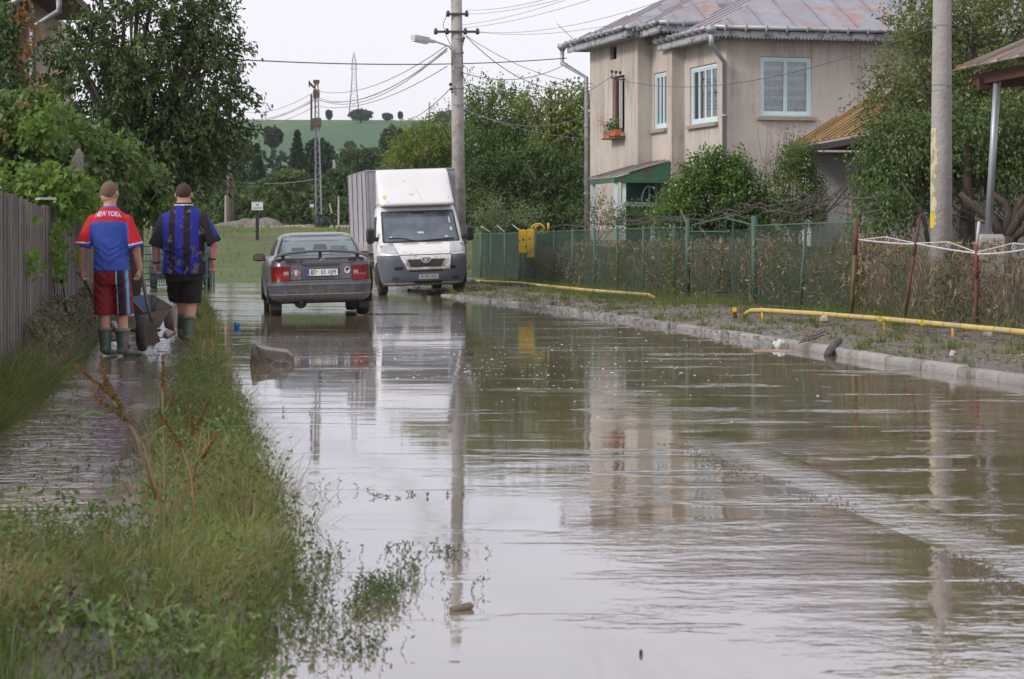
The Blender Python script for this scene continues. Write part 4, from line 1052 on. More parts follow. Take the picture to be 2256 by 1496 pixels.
fgreen = M('fence_green', (.055, .13, .085), .6, c2=(.045, .105, .07), scale=5, dirt=(.12, .10, .08), dirt_scale=3)
wgreen = M('mesh_green', (.045, .085, .06), .7)
rust = M('rusty_steel', (.15, .065, .04), .85, c2=(.09, .045, .035), scale=9)
wgrey = M('wire_grey', (.20, .19, .18), .6, .2)
def fY(px): return 10.54/((px-CX)/F+.164)
def fpt(px, z, off=0.): Y = fY(px); return Vector((float(fenceR(Y))+off, Y, z))
def mesh_panel(Y0, Y1, z0, z1, cell, r, mat, parent, off=0., name='wire_mesh', zf=None):
    """diamond chain-link between Y0..Y1: thin three-sided wires in both diagonals"""
    L = Y1-Y0; hgt_ = z1-z0; V, Fc = [], []
    def seg(s0, s1, za, zb_, o):
        k = len(V); a = Vector((float(fenceR(Y0+s0))+off+o, Y0+s0, za)); b = Vector((float(fenceR(Y0+s1))+off+o, Y0+s1, zb_))
        for p in (a, b):
            V.append(p+Vector((-r, 0, 0))); V.append(p+Vector((r*.5, r*.87, 0))); V.append(p+Vector((r*.5, -r*.87, 0)))
        for i in range(3): q = (i+1) % 3; Fc.append((k+i, k+q, k+3+q, k+3+i))
    st = cell
    n = int((L+hgt_)/st)
    for i in range(n+1):
        s = i*st
        a0, a1 = s-hgt_, s
        za, zb_ = z0, z1
        if a0 < 0: za = z0-a0; a0 = 0
        if a1 > L: zb_ = z1-(a1-L); a1 = L
        if a1 > a0: seg(a0, a1, za, zb_, 0); seg(L-a0, L-a1, za, zb_, .004)
    o = mesh_np(name, V, Fc, mat, parent); o['kind'] = 'stuff'; return o
gfz = root('green_mesh_fence', fpt(1500, .1), 'long green wire mesh fence with round green posts on the right verge', 'fence')
posts = [(1060, .04), (1082, .026), (1112, .026), (1145, .026), (1180, .03), (1220, .018), (1262, .03), (1310, .028), (1360, .03), (1418, .028), (1485, .024), (1515, .042), (1662, .052), (1770, .026), (1880, .020)]
for px, r in posts:
    a = fpt(px, .05); Y = fY(px); z1 = 1.54 if px not in (1515, 1662) else 1.64
    mb = MB(); mb.smooth = True; lean_ = .06 if px in (1770, 1880) else .0
    mb.tube([a-Vector((lean_, 0, 0)), Vector((a.x+lean_*.8, a.y, z1))], r, 10); mb.build('post', fgreen, gfz)
pxs = [1040]+[p[0] for p in posts if p[1] > .0185]
for a, b in zip(pxs[:-1], pxs[1:]):
    Ya, Yb = fY(b), fY(a)
    if b == 1662: continue
    mesh_panel(Ya+.03, Yb-.03, .16, 1.46, .065, .0030, wgreen, gfz)
    for z in (.17, 1.48): mb = MB(); mb.tube([Vector((float(fenceR(Ya)), Ya, z)), Vector((float(fenceR(Yb)), Yb, z+random.uniform(-.01, .01)))], .012, 6); mb.build('rail', fgreen, gfz)
# sagging gate between the two thick posts
gate = root('green_mesh_gate', fpt(1590, .1), 'crooked green mesh gate hanging between two thick green posts', 'gate')
Ya, Yb = fY(1655), fY(1520); mb = MB()
fr_ = [(Ya+.05, .18), (Ya+.05, 1.50), (lerp(Ya, Yb, .38), 1.62), (lerp(Ya, Yb, .52), .22)]
pp = [Vector((float(fenceR(q)), q, z)) for q, z in fr_]; mb.tube(pp+[pp[0]], .014, 6)
fr2 = [(Yb-.05, .2), (Yb-.05, 1.52), (lerp(Ya, Yb, .30), 1.66), (lerp(Ya, Yb, .30), .30)]
pp = [Vector((float(fenceR(q))+.03, q, z)) for q, z in fr2]; mb.tube(pp+[pp[0]], .014, 6)
mb.tube([fpt(1520, 1.40), fpt(1605, 1.38)], .01, 6); mb.tube([fpt(1512, 1.55), fpt(1500, 1.82)], .016, 6); mb.tube([fpt(1500, 1.82), fpt(1500, 1.45)], .008, 5)
mb.build('gate_frame', fgreen, gate); mesh_panel(Ya+.06, Yb-.06, .2, 1.42, .065, .0030, wgreen, gate, .02)
# rusty lower fence toward the right edge
rf = root('rusty_mesh_fence', fpt(2050, .1), 'low grey wire mesh fence on leaning rusty posts at the right', 'fence')
def rp_(px0, y0, px1, y1, Y, r, mats, name='post'):
    a, b = P(px0, y0, Y), P(px1, y1, Y); m_ = a.lerp(b, .62); mb = MB(); mb.smooth = True
    mb.tube([a, m_], r, 9); mb.cur = 1; mb.tube([m_, b], r, 9); return mb.build(name, mats, rf)
yrust = M('yellow_rust', (.20, .125, .05), .8, c2=(.10, .055, .035), scale=7)
rp_(1876, 690, 1888, 484, 33.6, .030, [yrust, rust]); rp_(1992, 702, 2026, 480, 31.0, .021, [rust, rust])
rp_(2150, 740, 2152, 540, 29.2, .024, [rust, M('red_paint', (.26, .045, .03), .75, c2=(.18, .05, .035), scale=12)]); 
mb = MB(); mb.smooth = True; mb.tube([P(2152, 540, 29.2), P(2157, 488, 29.2)], .019, 9); mb.build('post', M('white_pipe', (.6, .6, .6), .6), rf)
Yl = [33.8, 31.0, 29.2, 25.5]
for a, b in zip(Yl[1:], Yl[:-1]): mesh_panel(a+.02, b-.02, .14, 1.02, .08, .0017, wgrey, rf)
mb = MB()
def rope(a, b, sag, r, n=12): mb.tube(wire(a, b, sag, r, n), r, 5)
q = lambda px, y, Y: P(px, y, Y)
rope(q(1892, 528, 33.6), q(2018, 538, 31), .01, .011); rope(q(2018, 536, 31), q(2152, 558, 29.2), .01, .011); rope(q(2152, 560, 29.2), q(2262, 549, 27.6), .015, .011)
mb.tube([q(1892, 529, 33.6), q(1950, 522, 32.3), q(2018, 536, 31), q(2090, 533, 30), q(2152, 556, 29.2), q(2232, 536, 28), q(2275, 540, 27.5)], .007, 5)
for px, y0, y1 in ((1955, 521, 533), (2089, 533, 548), (2232, 537, 553), (1978, 528, 534), (2112, 540, 550)): mb.tube([q(px, y0, fY(px)), q(px+4, (y0+y1)/2, fY(px)), q(px, y1, fY(px)), q(px-3, (y0+y1)/2, fY(px)), q(px, y0, fY(px))], .006, 4)
mb.build('white_top_wires', M('white_wire', (.62, .62, .64), .6), rf)

# barbed wire coils above the green fence
bw = root('barbed_wire', fpt(1600, 1.6), 'rusty barbed wire strands tangled above the green fence in front of the shrub', 'barbed wire')
mb = MB(); bwm = M('barbed_iron', (.10, .085, .08), .8)
def barb(pts, r=.011):
    mb.tube(pts, r, 4)
    for a, b in zip(pts[:-1], pts[1:]):
        n_ = max(1, int((b-a).length/.16))
        for k in range(n_):
            c = a.lerp(b, (k+random.random())/n_); d_ = Vector((random.uniform(-.3, .3), random.uniform(-.6, .6), random.uniform(-1, 1))).normalized()*.035
            mb.tube([c-d_, c+d_], .006, 3)
def tangle(a, b, n, j):
    ph = random.uniform(0, 6); return [a.lerp(b, i/n)+Vector((0, 0, j*math.sin(i*1.1+ph)+random.uniform(-.4, .4)*j)) for i in range(n+1)]
for k in range(4):
    o_ = .15+.09*k
    barb(tangle(fpt(1800-20*k, 1.72+.09*k, o_), fpt(1490+20*k, 1.60+.07*k, o_), 18, .05), .008)
for k in range(3): barb(tangle(fpt(1500, 1.62+.05*k, .1+.1*k), fpt(1200+40*k, 1.60+.03*k, .15), 16, .035), .008)
for k in range(3): barb(wire(fpt(1895, 1.66+.10*k, .3), fpt(1795, 1.66+.12*k, .3), .05, 0, 8))
for k in range(10):
    px = random.uniform(1480, 1790); barb([fpt(px, 1.5, .1), fpt(px+random.uniform(20, 90), 1.95+random.random()*.15, .3)], .009)
barb([fpt(1790, 1.5, .1), fpt(1840, 2.02, .2)], .018)
mb.build('strands', bwm, bw)
for (pa, za, pb, zb_) in ((1063, 1.56, 1082, 1.68), (1095, 1.56, 1112, 1.70), (1130, 1.56, 1148, 1.69)):
    mb = MB(); mb.tube([fpt(pb, za-.05), fpt(pa, zb_)], .014, 6); o_ = mb.build('post_arm', metal_g, gfz)

# yellow gas meter boxes and pipes
yel = M('yellow_paint', (.62, .42, .035), .6, c2=(.55, .36, .04), scale=5, dirt=(.25, .18, .09), dirt_scale=2.2, dirt_lo=.56, dirt_hi=.68)
gb_ = root('gas_box', P(1160, 560, 61), 'dented yellow gas meter cabinet with bent pipes on the green fence', 'gas box')
for (x0, x1, y0, y1) in ((1143, 1160, 506, 558), (1160.6, 1177, 505, 568)):
    a, b = P(x0, y1, 60.8), P(x1, y0, 60.8); mb = MB(); mb.box((a+b)/2+Vector((0, .1, 0)), (b.x-a.x, .22, b.z-a.z), bevel=.015)
    mb.build('cabinet', yel, gb_)
mb = MB()
for (x, y, s) in ((1153, 528, .03), (1167, 526, .025), (1145, 530, .02), (1158, 543, .022)): c = P(x, y, 60.79); mb.box(c, (s*1.3, .02, s*1.6))
mb.build('hole', dark, gb_)
mb = MB(); mb.smooth = True
mb.tube([P(1171, 506, 60.9), P(1172, 499, 60.9), P(1180, 494, 60.9), P(1190, 493, 60.9), P(1198, 499, 60.9), P(1200, 508, 60.9)], .022, 8)
mb.tube([P(1178, 506, 61.2), P(1180, 499, 61.2), P(1188, 495, 61.2), P(1196, 499, 61.2)], .022, 8)
mb.tube([P(1208, 508, 60.9), P(1208, 491, 60.9)], .03, 8)
mb.build('pipe', yel, gb_)
ypm = M('yellow_pipe_paint', (.56, .44, .13), .6, c2=(.46, .35, .10), scale=4, dirt=(.36, .31, .24), dirt_scale=3.0, dirt_lo=.52, dirt_hi=.66)
gp = root('gas_pipe', (3.6, 34, .15), 'yellow gas pipe running low along the muddy verge toward the right edge', 'pipe')
def pipe_at(px, y, z): Y = (EYE-z)*F/(y-HY); return Vector(((px-CX)*Y/F, Y, z))
mb = MB(); mb.smooth = True
pts = [pipe_at(1640, 696, .14), pipe_at(1646, 689, .20), pipe_at(1656, 684, .25), pipe_at(1680, 683.5, .255), pipe_at(1800, 691, .255), pipe_at(1950, 703, .25), pipe_at(2100, 717, .25), pipe_at(2290, 735, .25)]
mb.tube(pts, .031, 12); mb.build('pipe', ypm, gp)
mb = MB(); mb.smooth = True
for k in range(4, 7):
    for u in (.12, .33, .52, .71, .9): c = pts[k].lerp(pts[k+1] if k+1 < len(pts) else pts[k], u); d_ = (pts[k+1]-pts[k]).normalized()*.008; mb.tube([c-d_, c+d_], .0325, 12)
mb.build('pipe_joint', M('joint_dark', (.20, .16, .10), .8), gp)['kind'] = 'stuff'
mb = MB()
for k in (.5, .8): c = pts[4].lerp(pts[6], k); mb.tube([c-Vector((0, .02, 0)), c+Vector((0, .02, 0))], .036, 10)
mb.build('pipe_clamp', yel, gp)['kind'] = 'stuff'
for k in (3, 5, 6): mb = MB(); mb.smooth = True; mb.tube([pts[k]-Vector((0, 0, .22)), pts[k]], .02, 8); mb.build('pipe_support', yel, gp)
ge = root('pipe_stub', pipe_at(1619, 690, .12), 'short yellow upright pipe stub beside the bend of the gas pipe', 'pipe stub')
mb = MB(); mb.tube([pipe_at(1619, 698, .10), pipe_at(1618, 682, .24)], .035, 10); mb.build('stub', yel, ge)
gp2 = root('gas_pipe', (.5, 56, .2), 'faded yellow gas pipe on short legs beneath the yellow meter cabinet', 'pipe')
mb = MB(); mb.smooth = True
pts = [P(1072, 632, 63), P(1050, 619, 65), P(1150, 624, 58.2), P(1200, 630, 54.6), P(1300, 640, 49.0), P(1430, 650, 44.6), P(1442, 657, 44.2)]
pts[0] = P(1046, 628, 64.6); pts[1] = P(1050, 619, 63); mb.tube(pts, .036, 10); mb.build('pipe', ypm, gp2)
mb = MB()
for px, Y in ((1072, 63.8), (1093, 62.8)): a = P(px, 621, Y); mb.tube([a, a-Vector((0, 0, .22))], .03, 8)
mb.build('pipe_leg', yel, gp2)

# green board/hedge backing behind far section: dark hedge
hl = Mleaf('hedge_leaf', [(.035, .065, .022), (.05, .085, .028), (.028, .05, .018), (.075, .10, .035)], .55, .2)
def hedge(name, label, pxa, pxb, off, z1, n, mat, ll=.05, depth=.5):
    Ya, Yb = sorted((fY(pxb), fY(pxa))); rt = root(name, Vector((float(fenceR((Ya+Yb)/2))+off, (Ya+Yb)/2, .2)), label, 'hedge')
    yy = rng.uniform(Ya, Yb, n); k = rng.random(n)
    face = rng.random(n)
    xx = fenceR(yy)+off+np.where(face < .6, rng.random(n)**2*.14, rng.random(n)*depth)
    zz = np.where(face < .6, .15+rng.random(n)*(z1-.15), z1-rng.random(n)**2*.10)+.05*(vnoise(yy*1.5, zz_ := yy*0, 3)-.5)
    N = rng.normal(0, .7, (n, 3)); N[:, 0] -= .5; N[:, 2] += .5
    V, Fq = leaves(np.stack([xx, yy, zz], 1), unit(n), N, ll*rng.uniform(.7, 1.4, n), ll*.6*rng.uniform(.7, 1.3, n))
    mesh_np('leaves', V, Fq, mat, rt)
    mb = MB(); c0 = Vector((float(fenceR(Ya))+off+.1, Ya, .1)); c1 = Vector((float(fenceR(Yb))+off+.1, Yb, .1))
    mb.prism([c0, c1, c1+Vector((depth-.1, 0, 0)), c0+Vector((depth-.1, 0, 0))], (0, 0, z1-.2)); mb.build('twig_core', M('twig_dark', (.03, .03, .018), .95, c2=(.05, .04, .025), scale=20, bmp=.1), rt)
    return rt
hedge('clipped_hedge', 'low clipped dark hedge behind the crooked green gate', 1660, 1522, 1.2, 1.12, 9000, Mleaf('clip_leaf', [(.055, .075, .03), (.08, .095, .04), (.04, .06, .025)], .6, .2), .04)
hedge('tall_hedge', 'dark green hedge behind the far end of the mesh fence', 1178, 1036, .35, 1.42, 6000, hl, .06)
hedge('rough_hedge', 'rough low hedge behind the middle of the mesh fence', 1520, 1182, 1.25, 1.05, 12000, hl, .05)
hedge('garden_hedge', 'low dark hedge in the garden behind the rusty fence', 2420, 1664, 1.5, .95, 12000, hl, .05)
# old plank panel behind fence with yellow pipe on it
op = root('plank_panel', fpt(1290, .2, .35), 'grey plank panel carrying a thin yellow pipe behind the mesh fence', 'panel')
Ya, Yb = fY(1345), fY(1222); y = Ya
while y < Yb: 
    mb = MB(); c = Vector((float(fenceR(y))+.32, y, .65)); mb.beam(c-Vector((0, 0, .5)), c+Vector((0, 0, .62)), .20, .02, up=(1, 0, 0)); mb.build('plank', board, op); y += .24
mb = MB(); mb.tube([fpt(1222, 1.17, .27), fpt(1348, 1.14, .27)], .016, 6); mb.build('pipe', yel, op)

# ================================================================== POLES, LAMPS, WIRES
def cpole(name, label, base, top, w0, w1, group=None, cat='utility pole', mat=conc, n=12):
    rt = root(name, base, label, cat, group); mb = MB(); mb.smooth = n > 6
    b, t = Vector(base), Vector(top); b.z -= .3
    mb.tube([b, b.lerp(t, .5), t], [w0, (w0+w1)/2, w1], n); mb.build('shaft', mat, rt); return rt
pA = cpole('utility_pole', 'concrete utility pole with street lamp and crossarms behind the white van', P(1013, 620, 62), Vector((-1.47, 62, 9.2)), .19, .135)
mb = MB(); ins = M('insulator_dark', (.06, .05, .05), .4)
for y, xl, xr, dz in ((31, 987, 1029, .05), (70, 960, 1055, .05)):
    mb.beam(P(xl, y, 61.85), P(xr, y, 61.85), .06, .06)
mb.build('crossarm', M('iron_arm', (.07, .06, .06), .7), pA)
mb = MB(); mb.smooth = True
for y, px in ((31, 987), (31, 1028), (70, 960), (70, 985), (70, 1025), (70, 1052)):
    c = P(px, y, 61.85); mb.tube([c-Vector((0, 0, .07)), c-Vector((0, 0, .02)), c+Vector((0, 0, .03)), c+Vector((0, 0, .09))], [.04, .055, .05, .03], 8)
mb.build('insulator', ins, pA)
mb = MB()
for y in (85, 116, 147, 193, 229): c = P(1007, y, 62); c.x = -1.40-.0065*(c.z-3); mb.tube([c-Vector((0, 0, .025)), c+Vector((0, 0, .025))], .165 if y < 150 else .175, 12)
mb.build('band', metal_g, pA)
sl = MB(); sl.smooth = True
sl.tube([P(996, 145, 61.8), P(996, 112, 61.8), P(990, 103, 61.8), P(978, 98, 61.7), P(955, 90, 61.6)], .022, 8); lo = sl.build('lamp_arm', metal_g, pA)
mb = MB(); a, b = P(957, 92, 61.6), P(910, 82, 61.2); 
mb.beam(a, a.lerp(b, .35), .12, .07); mb.beam(a.lerp(b, .32)+Vector((0, 0, .01)), b, .20, .12); lh = mb.build('lamp_head', M('lamp_grey', (.55, .57, .58), .4), pA)
mb = MB(); mb.beam(a.lerp(b, .34)-Vector((0, 0, .07)), b-Vector((0, 0, .07)), .15, .06); mb.build('lamp_lens', M('lamp_lens', (.75, .75, .72), .25), pA)
mb = MB(); mb.smooth = True
for x, y, r in ((993, 186, .05), (994, 196, .045), (996, 203, .03), (1018, 160, .04), (1019, 166, .03), (1022, 84, .04), (1019, 90, .035)): mb.ball(P(x, y, 61.8), r, 8, 5)
mb.tube([P(1020, 143, 61.8), P(1030, 152, 61.8), P(1031, 166, 61.8), P(1022, 178, 61.8), P(1020, 164, 61.8)], .008, 4)
mb.tube([P(1022, 72, 61.8), P(1022, 90, 61.8), P(1018, 105, 61.8), P(1019, 140, 61.8)], .010, 4); mb.tube([P(985, 30, 61.8), P(976, 55, 61.8), P(984, 80, 61.8), P(995, 105, 61.8)], .008, 4)
mb.build('clamp', ins, pA)
# near concrete pole at right with peeling yellow poster
pB = root('utility_pole', P(2073, 560, 31.9), 'big round concrete utility pole with peeling yellow paper strip at the right', 'utility pole')
mb = MB(); mb.smooth = True; mb.tube([Vector((5.76, 31.9, 0)), Vector((5.765, 31.9, 2.5)), Vector((5.775, 31.9, 4.5)), Vector((5.79, 31.9, 9.4))], [.150, .139, .122, .09], 24)
mb.build('shaft', M('spun_concrete', (.40, .375, .355), .9, c2=(.33, .305, .29), scale=6, bmp=.02, dirt=(.25, .22, .2), dirt_scale=9, dirt_lo=.62, dirt_hi=.7), pB)
mb = MB(); mb.smooth = True
poster = M('yellowed_paper', (.60, .56, .34), .8, c2=(.50, .46, .30), scale=7, dirt=(.32, .3, .22), dirt_scale=6, dirt_lo=.5, dirt_hi=.56)
def wrap(z0, z1, a0, a1, rr, nz, jag):
    rows = []
    for k in range(nz+1):
        z = lerp(z0, z1, k/nz); j = random.uniform(-jag, jag)
        rad = np.interp(z, [0, 2.5, 4.5, 9.4], [.150, .139, .122, .09])+rr; cx_ = np.interp(z, [0, 2.5, 4.5, 9.4], [5.76, 5.765, 5.775, 5.79])
        rows.append([Vector((cx_+rad*math.cos(a), 31.9+rad*math.sin(a), z)) for a in np.linspace(a0, a1+j, 7)])
    mb.rings(rows, caps=False, closed=False)
wrap(1.42, 2.72, R(175), R(228), .0025, 22, R(9)); mb.build('paper_strip', poster, pB)
mb = MB(); mb.smooth = True; wrap(1.38, 1.58, R(176), R(222), .005, 5, R(4)); mb.build('yellow_mark', M('bright_yellow', (.7, .52, .03), .7), pB)
mb = MB(); mb.tube([P(2053, 200, 31.7), P(2073, 199, 31.7), P(2093, 200, 31.7)], .006, 4)
for z in (2.05, 3.3, 4.1): mb.tube([Vector((5.77+.145*math.cos(a), 31.9+.145*math.sin(a), z)) for a in np.linspace(R(170), R(370), 14)], .004, 4)
mb.build('band', metal_g, pB)
# lattice pole beyond the car
lat = root('lattice_pole', P(700, 500, 100), 'narrow steel lattice pole standing behind the grey car', 'pole')
steel = M('lattice_steel', (.30, .31, .34), .5, .5, c2=(.20, .20, .22)); mb = MB()
b0, t0 = P(703, 500, 100), P(697, 180, 100)
for sx_, sy_ in ((-1, -1), (1, -1), (1, 1), (-1, 1)):
    mb.beam(b0+Vector((sx_*.12, sy_*.12, 0)), t0+Vector((sx_*.06, sy_*.06, 0)), .04, .04)
for k in range(26):
    a, b = k/26, (k+1)/26; wa, wb_ = lerp(.12, .06, a), lerp(.12, .06, b); s = 1 if k % 2 else -1
    for sy_ in (-1, 1):
        mb.beam(b0.lerp(t0, a)+Vector((-s*wa, sy_*wa, 0)), b0.lerp(t0, b)+Vector((s*wb_, sy_*wb_, 0)), .02, .02)
    for sx_ in (-1, 1): mb.beam(b0.lerp(t0, a)+Vector((sx_*wa, -s*wa, 0)), b0.lerp(t0, b)+Vector((sx_*wb_, s*wb_, 0)), .02, .02)
mb.build('lattice', steel, lat)
mb = MB(); rs = M('rust_block', (.13, .09, .075), .8)
mb.box(P(697, 207, 99.9), (.26, .26, .35)); mb.box(P(697, 270, 99.9), (.40, .30, .36)); mb.box(P(697, 180, 99.9), (.25, .25, .14))
mb.beam(P(693, 194, 99.9), P(681, 182, 99.9), .05, .10); mb.beam(P(682, 192, 99.9), P(681, 178, 99.9), .05); mb.tube([P(686, 208, 99.9), P(686, 288, 99.9)], .045, 6); mb.beam(P(686, 262, 99.9), P(697, 262, 99.9), .05); mb.beam(P(690, 288, 99.9), P(690, 262, 99.9), .04)
mb.build('mast_fittings', rs, lat)
mb = MB(); mb.smooth = True; mb.box(P(703, 494, 99.6), (.34, .3, .8)); mb.tube([P(716, 508, 99.5), P(717, 498, 99.5), P(713, 486, 99.5), P(706, 478, 99.6)], [.05, .22, .24, .06], 8); mb.build('black_tarp', M('tarp_black', (.012, .013, .018), .55), lat)
wood = M('pole_timber', (.19, .15, .12), .9, c2=(.13, .11, .09), scale=5)
pc = cpole('wooden_pole', 'old timber utility pole rising behind the gravel heap', P(508, 502, 104), P(505, 204, 104), .17, .10, mat=wood)
mb = MB()
for y, dx in ((205, 0), (213, -1), (222, -3), (232, -2)): mb.box(P(503+dx, y, 103.9), (.22, .2, .10))
mb.beam(P(496, 210, 103.9), P(506, 210, 103.9), .05); mb.build('pole_fittings', ins, pc)
for px, y0, y1, r, lb_, Y in ((586, 228, 262, .12, 'thin pole on the crest of the hill left of the pylon', 840), (946, 225, 262, .35, 'short pole on the hilltop skyline right of the pylon', 850), (497, 430, 500, .05, 'pale slender post beside the timber pole', 106), (736, 352, 400, .14, 'pale concrete post among the far trees', 210), (746, 432, 497, .05, 'pale wooden post right of the lattice pole', 112), (900, 375, 388, .1, 'white post tip above the van roof', 112)):
    cpole('far_post', lb_, P(px, y1+4, Y), P(px, y0, Y), r, r*.8, cat='post', mat=M('pale_post', (.42, .38, .32), .9), n=6)
# leaning signpost pair right of the lattice pole
tl = root('leaning_post', P(738, 505, 98), 'dark leaning post with a pale top right of the lattice pole', 'post')
mb = MB(); mb.beam(P(738, 508, 98), P(731, 470, 98), .09); mb.build('lower_post', dark, tl)
mb = MB(); mb.beam(P(731, 470, 98), P(726, 448, 98), .07); mb.build('upper_post', M('pale_post', ()), tl)
mb = MB(); mb.box(P(733, 472, 98.3), (.34, .05, .06)); mb.build('cross_board', M('blue_grey', (.12, .14, .17), .8), tl)
bs = root('small_sign', P(689, 480, 99), 'small pale blue plate on a stick left of the lattice pole', 'sign')
mb = MB(); mb.box(P(687, 453, 99), (.17, .02, .13)); mb.build('plate', M('pale_plate', (.5, .6, .68), .6), bs)
mb = MB(); mb.beam(P(689, 458, 99), P(697, 480, 99), .03); mb.build('stick', wood, bs)
sg = root('warning_sign', P(567, 522, 86), 'white rectangular notice board on a dark post on the grassy bank', 'sign')
mb = MB(); mb.beam(P(567, 528, 86), P(567, 462, 86), .11, .10); mb.build('post', M('dark_post', (.035, .028, .025), .8), sg)
mb = MB(); c = P(567, 454, 85.9); mb.box(c, (.41, .02, .30)); pl = mb.build('sign_plate', M('sign_white', (.72, .72, .74), .6), sg)
mb = MB()
for k, (w_, z_) in enumerate(((.34, .12), (.30, -.045), (.32, -.075), (.30, -.105))):
    x_ = -w_/2
    while x_ < w_/2: l_ = random.uniform(.015, .045); mb.box(c+Vector((x_+l_/2, -.012, z_)), (l_*.7, .002, .017)); x_ += l_+.008
mb.box(c+Vector((0, -.012, .045)), (.10, .002, .03), rot=Matrix.Rotation(R(35), 4, 'Y')); mb.box(c+Vector((.02, -.013, .03)), (.09, .002, .02), rot=Matrix.Rotation(R(-35), 4, 'Y'))
mb.build('print', M('print_dark', (.05, .06, .08), .7), pl)
# transmission tower on the hill
tt_ = root('transmission_tower', P(780, 262, 900), 'tall steel lattice transmission tower on the hill crest', 'pylon')
mb = MB(); tm = M('pylon_grey', (.30, .31, .36), .8)
b0, t0 = P(780, 252, 900), P(780, 116, 900)
prof = [(0, 1.9), (.35, 1.15), (.62, .75), (.78, .8), (.86, .7), (1, .06)]
wf = lambda t: float(np.interp(t, [p_[0] for p_ in prof], [p_[1] for p_ in prof]))
lv_ = [0, .1, .2, .29, .37, .45, .52, .58, .64, .70, .75, .80, .85, .9, .95, 1]
for a, b in zip(lv_[:-1], lv_[1:]):
    A, B = b0.lerp(t0, a), b0.lerp(t0, b); wa, wb_ = wf(a), wf(b)
    for sx_, sy_ in ((-1, -1), (1, -1), (1, 1), (-1, 1)): mb.beam(A+Vector((sx_*wa, sy_*wa, 0)), B+Vector((sx_*wb_, sy_*wb_, 0)), .16)
    for s in (1, -1): mb.beam(A+Vector((s*wa, -wa, 0)), B+Vector((-s*wb_, -wb_, 0)), .10); mb.beam(A+Vector((-wa, s*wa, 0)), B+Vector((-wb_, -s*wb_, 0)), .09)
for t_, w_ in ((.74, 1.5), (.82, 1.1)): c_ = b0.lerp(t0, t_); mb.beam(c_-Vector((w_, 0, 0)), c_+Vector((w_, 0, 0)), .14)
mb.build('lattice', tm, tt_)
# wires
wm_ = M('cable', (.10, .095, .11), .6); wl_ = M('cable_light', (.36, .34, .38), .6)
def W(label, pts, r, mat=wm_, sag=None, n=18, grp=None):
    a, b = pts[0], pts[-1]
    pp = wire(a, b, sag, r, n) if sag is not None else pts
    rt = MB(); rt.smooth = True; rt.tube(pp, r, 5); o_ = rt.build('overhead_wire', mat); tag(o_, label, 'wire', grp)
    return o_
g1 = 'wires strung between the poles'
W('wire from the upper crossarm of the lamp pole, highest at right', [P(1028, 22, 61.8), P(1330, -40, 34)], .006, wl_, .12, grp=g1)
W('wire leaving the right end of the upper crossarm', [P(1030, 31, 61.8), P(1420, -60, 34)], .006, wl_, .14, grp=g1)
W('wire sweeping up right from beneath the upper crossarm', [P(1018, 55, 61.8), P(1560, -130, 33)], .006, wl_, .2, grp=g1)
W('wire just above the lower crossarm going up right', [P(1018, 62, 61.8), P(1640, -130, 33)], .006, wl_, .22, grp=g1)
W('wire from the right tip of the lower crossarm', [P(1055, 70, 61.8), P(1800, -140, 32)], .006, wl_, .42, grp=g1)
W('lowest of the wires rising from the lower crossarm', [P(1057, 71, 61.8), P(1960, -150, 31.9)], .006, wl_, .50, grp=g1)
W('thick twisted cable stretched level across the street', wire(P(470, 128, 52), P(1248, 128, 69), .16, 0, 30), .014, wm_)
W('cable from the lamp pole to the house corner gutter', wire(P(1018, 160, 61.9), P(1250, 139, 70.8), .32, 0, 20), .012, wl_)
W('pair wire dropping from the lamp pole toward the garden trees', wire(P(1027, 80, 61.9), P(1300, 192, 69), .55, 0, 20), .012, wl_)
W('slack wire beside it sagging past the trees', wire(P(1026, 78, 61.9), P(1340, 185, 69.5), .35, 0, 20), .009, wl_)
W('thin wire from the lamp pole down over the green trees', wire(P(1019, 165, 61.9), P(1062, 230, 72), .1, 0), .010, wm_)
W('pale low wire crossing in front of the trees to the house', wire(P(1005, 231, 61.7), P(1290, 255, 69), .42, 0), .010, wl_)
W('pale lowest wire crossing in front of the trees', wire(P(1000, 232, 61.7), P(1296, 306, 66), .18, 0), .008, wl_)
g2 = 'wires running left from the lamp pole to the far poles'
for k, (y0, x1, y1, x2, y2, s1, lb_) in enumerate(((100, 697, 200, 505, 238, .9, 'top wire from the lamp pole to the lattice pole'), (106, 697, 214, 505, 254, 1.2, 'second wire from the lamp pole to the lattice pole'), (108, 697, 217, 505, 257, 1.3, 'third wire nearly touching the second one'), (112, 697, 220, 470, 262, 1.0, 'wire sagging to the foot of the lattice fittings'), (146, 697, 233, 470, 275, .8, 'lowest wire passing the lattice pole'))):
    p_ = wire(P(985, y0, 61.6), P(x1, y1, 100), s1*.55, 0, 14)+wire(P(x1, y1, 100), P(x2, y2, 140), .55, 0, 10)[1:]
    W(lb_, p_, .013, wl_, grp=g2)
W('diagonal guy wire from the lamp pole down to the hill', wire(P(994, 193, 61.7), P(862, 262, 120), .4, 0), .014, wl_)
W('wire crossing the dark trees behind the notice board', wire(P(440, 389, 118), P(700, 394, 118), .3, 0), .02, M('cable_pale', (.25, .25, .27), .6))
W('thin house cable crossing the eaves shadow to the house front', wire(H(-1.3, 5.6, 5.75), P(2060, 60, 31.8), .5, 0, 24), .007, wm_)
W('thin cable slanting across the house to the iron bracket', wire(P(1180, 232, 66), H(-1.25, 5.55, 5.8), .2, 0), .008, wm_)
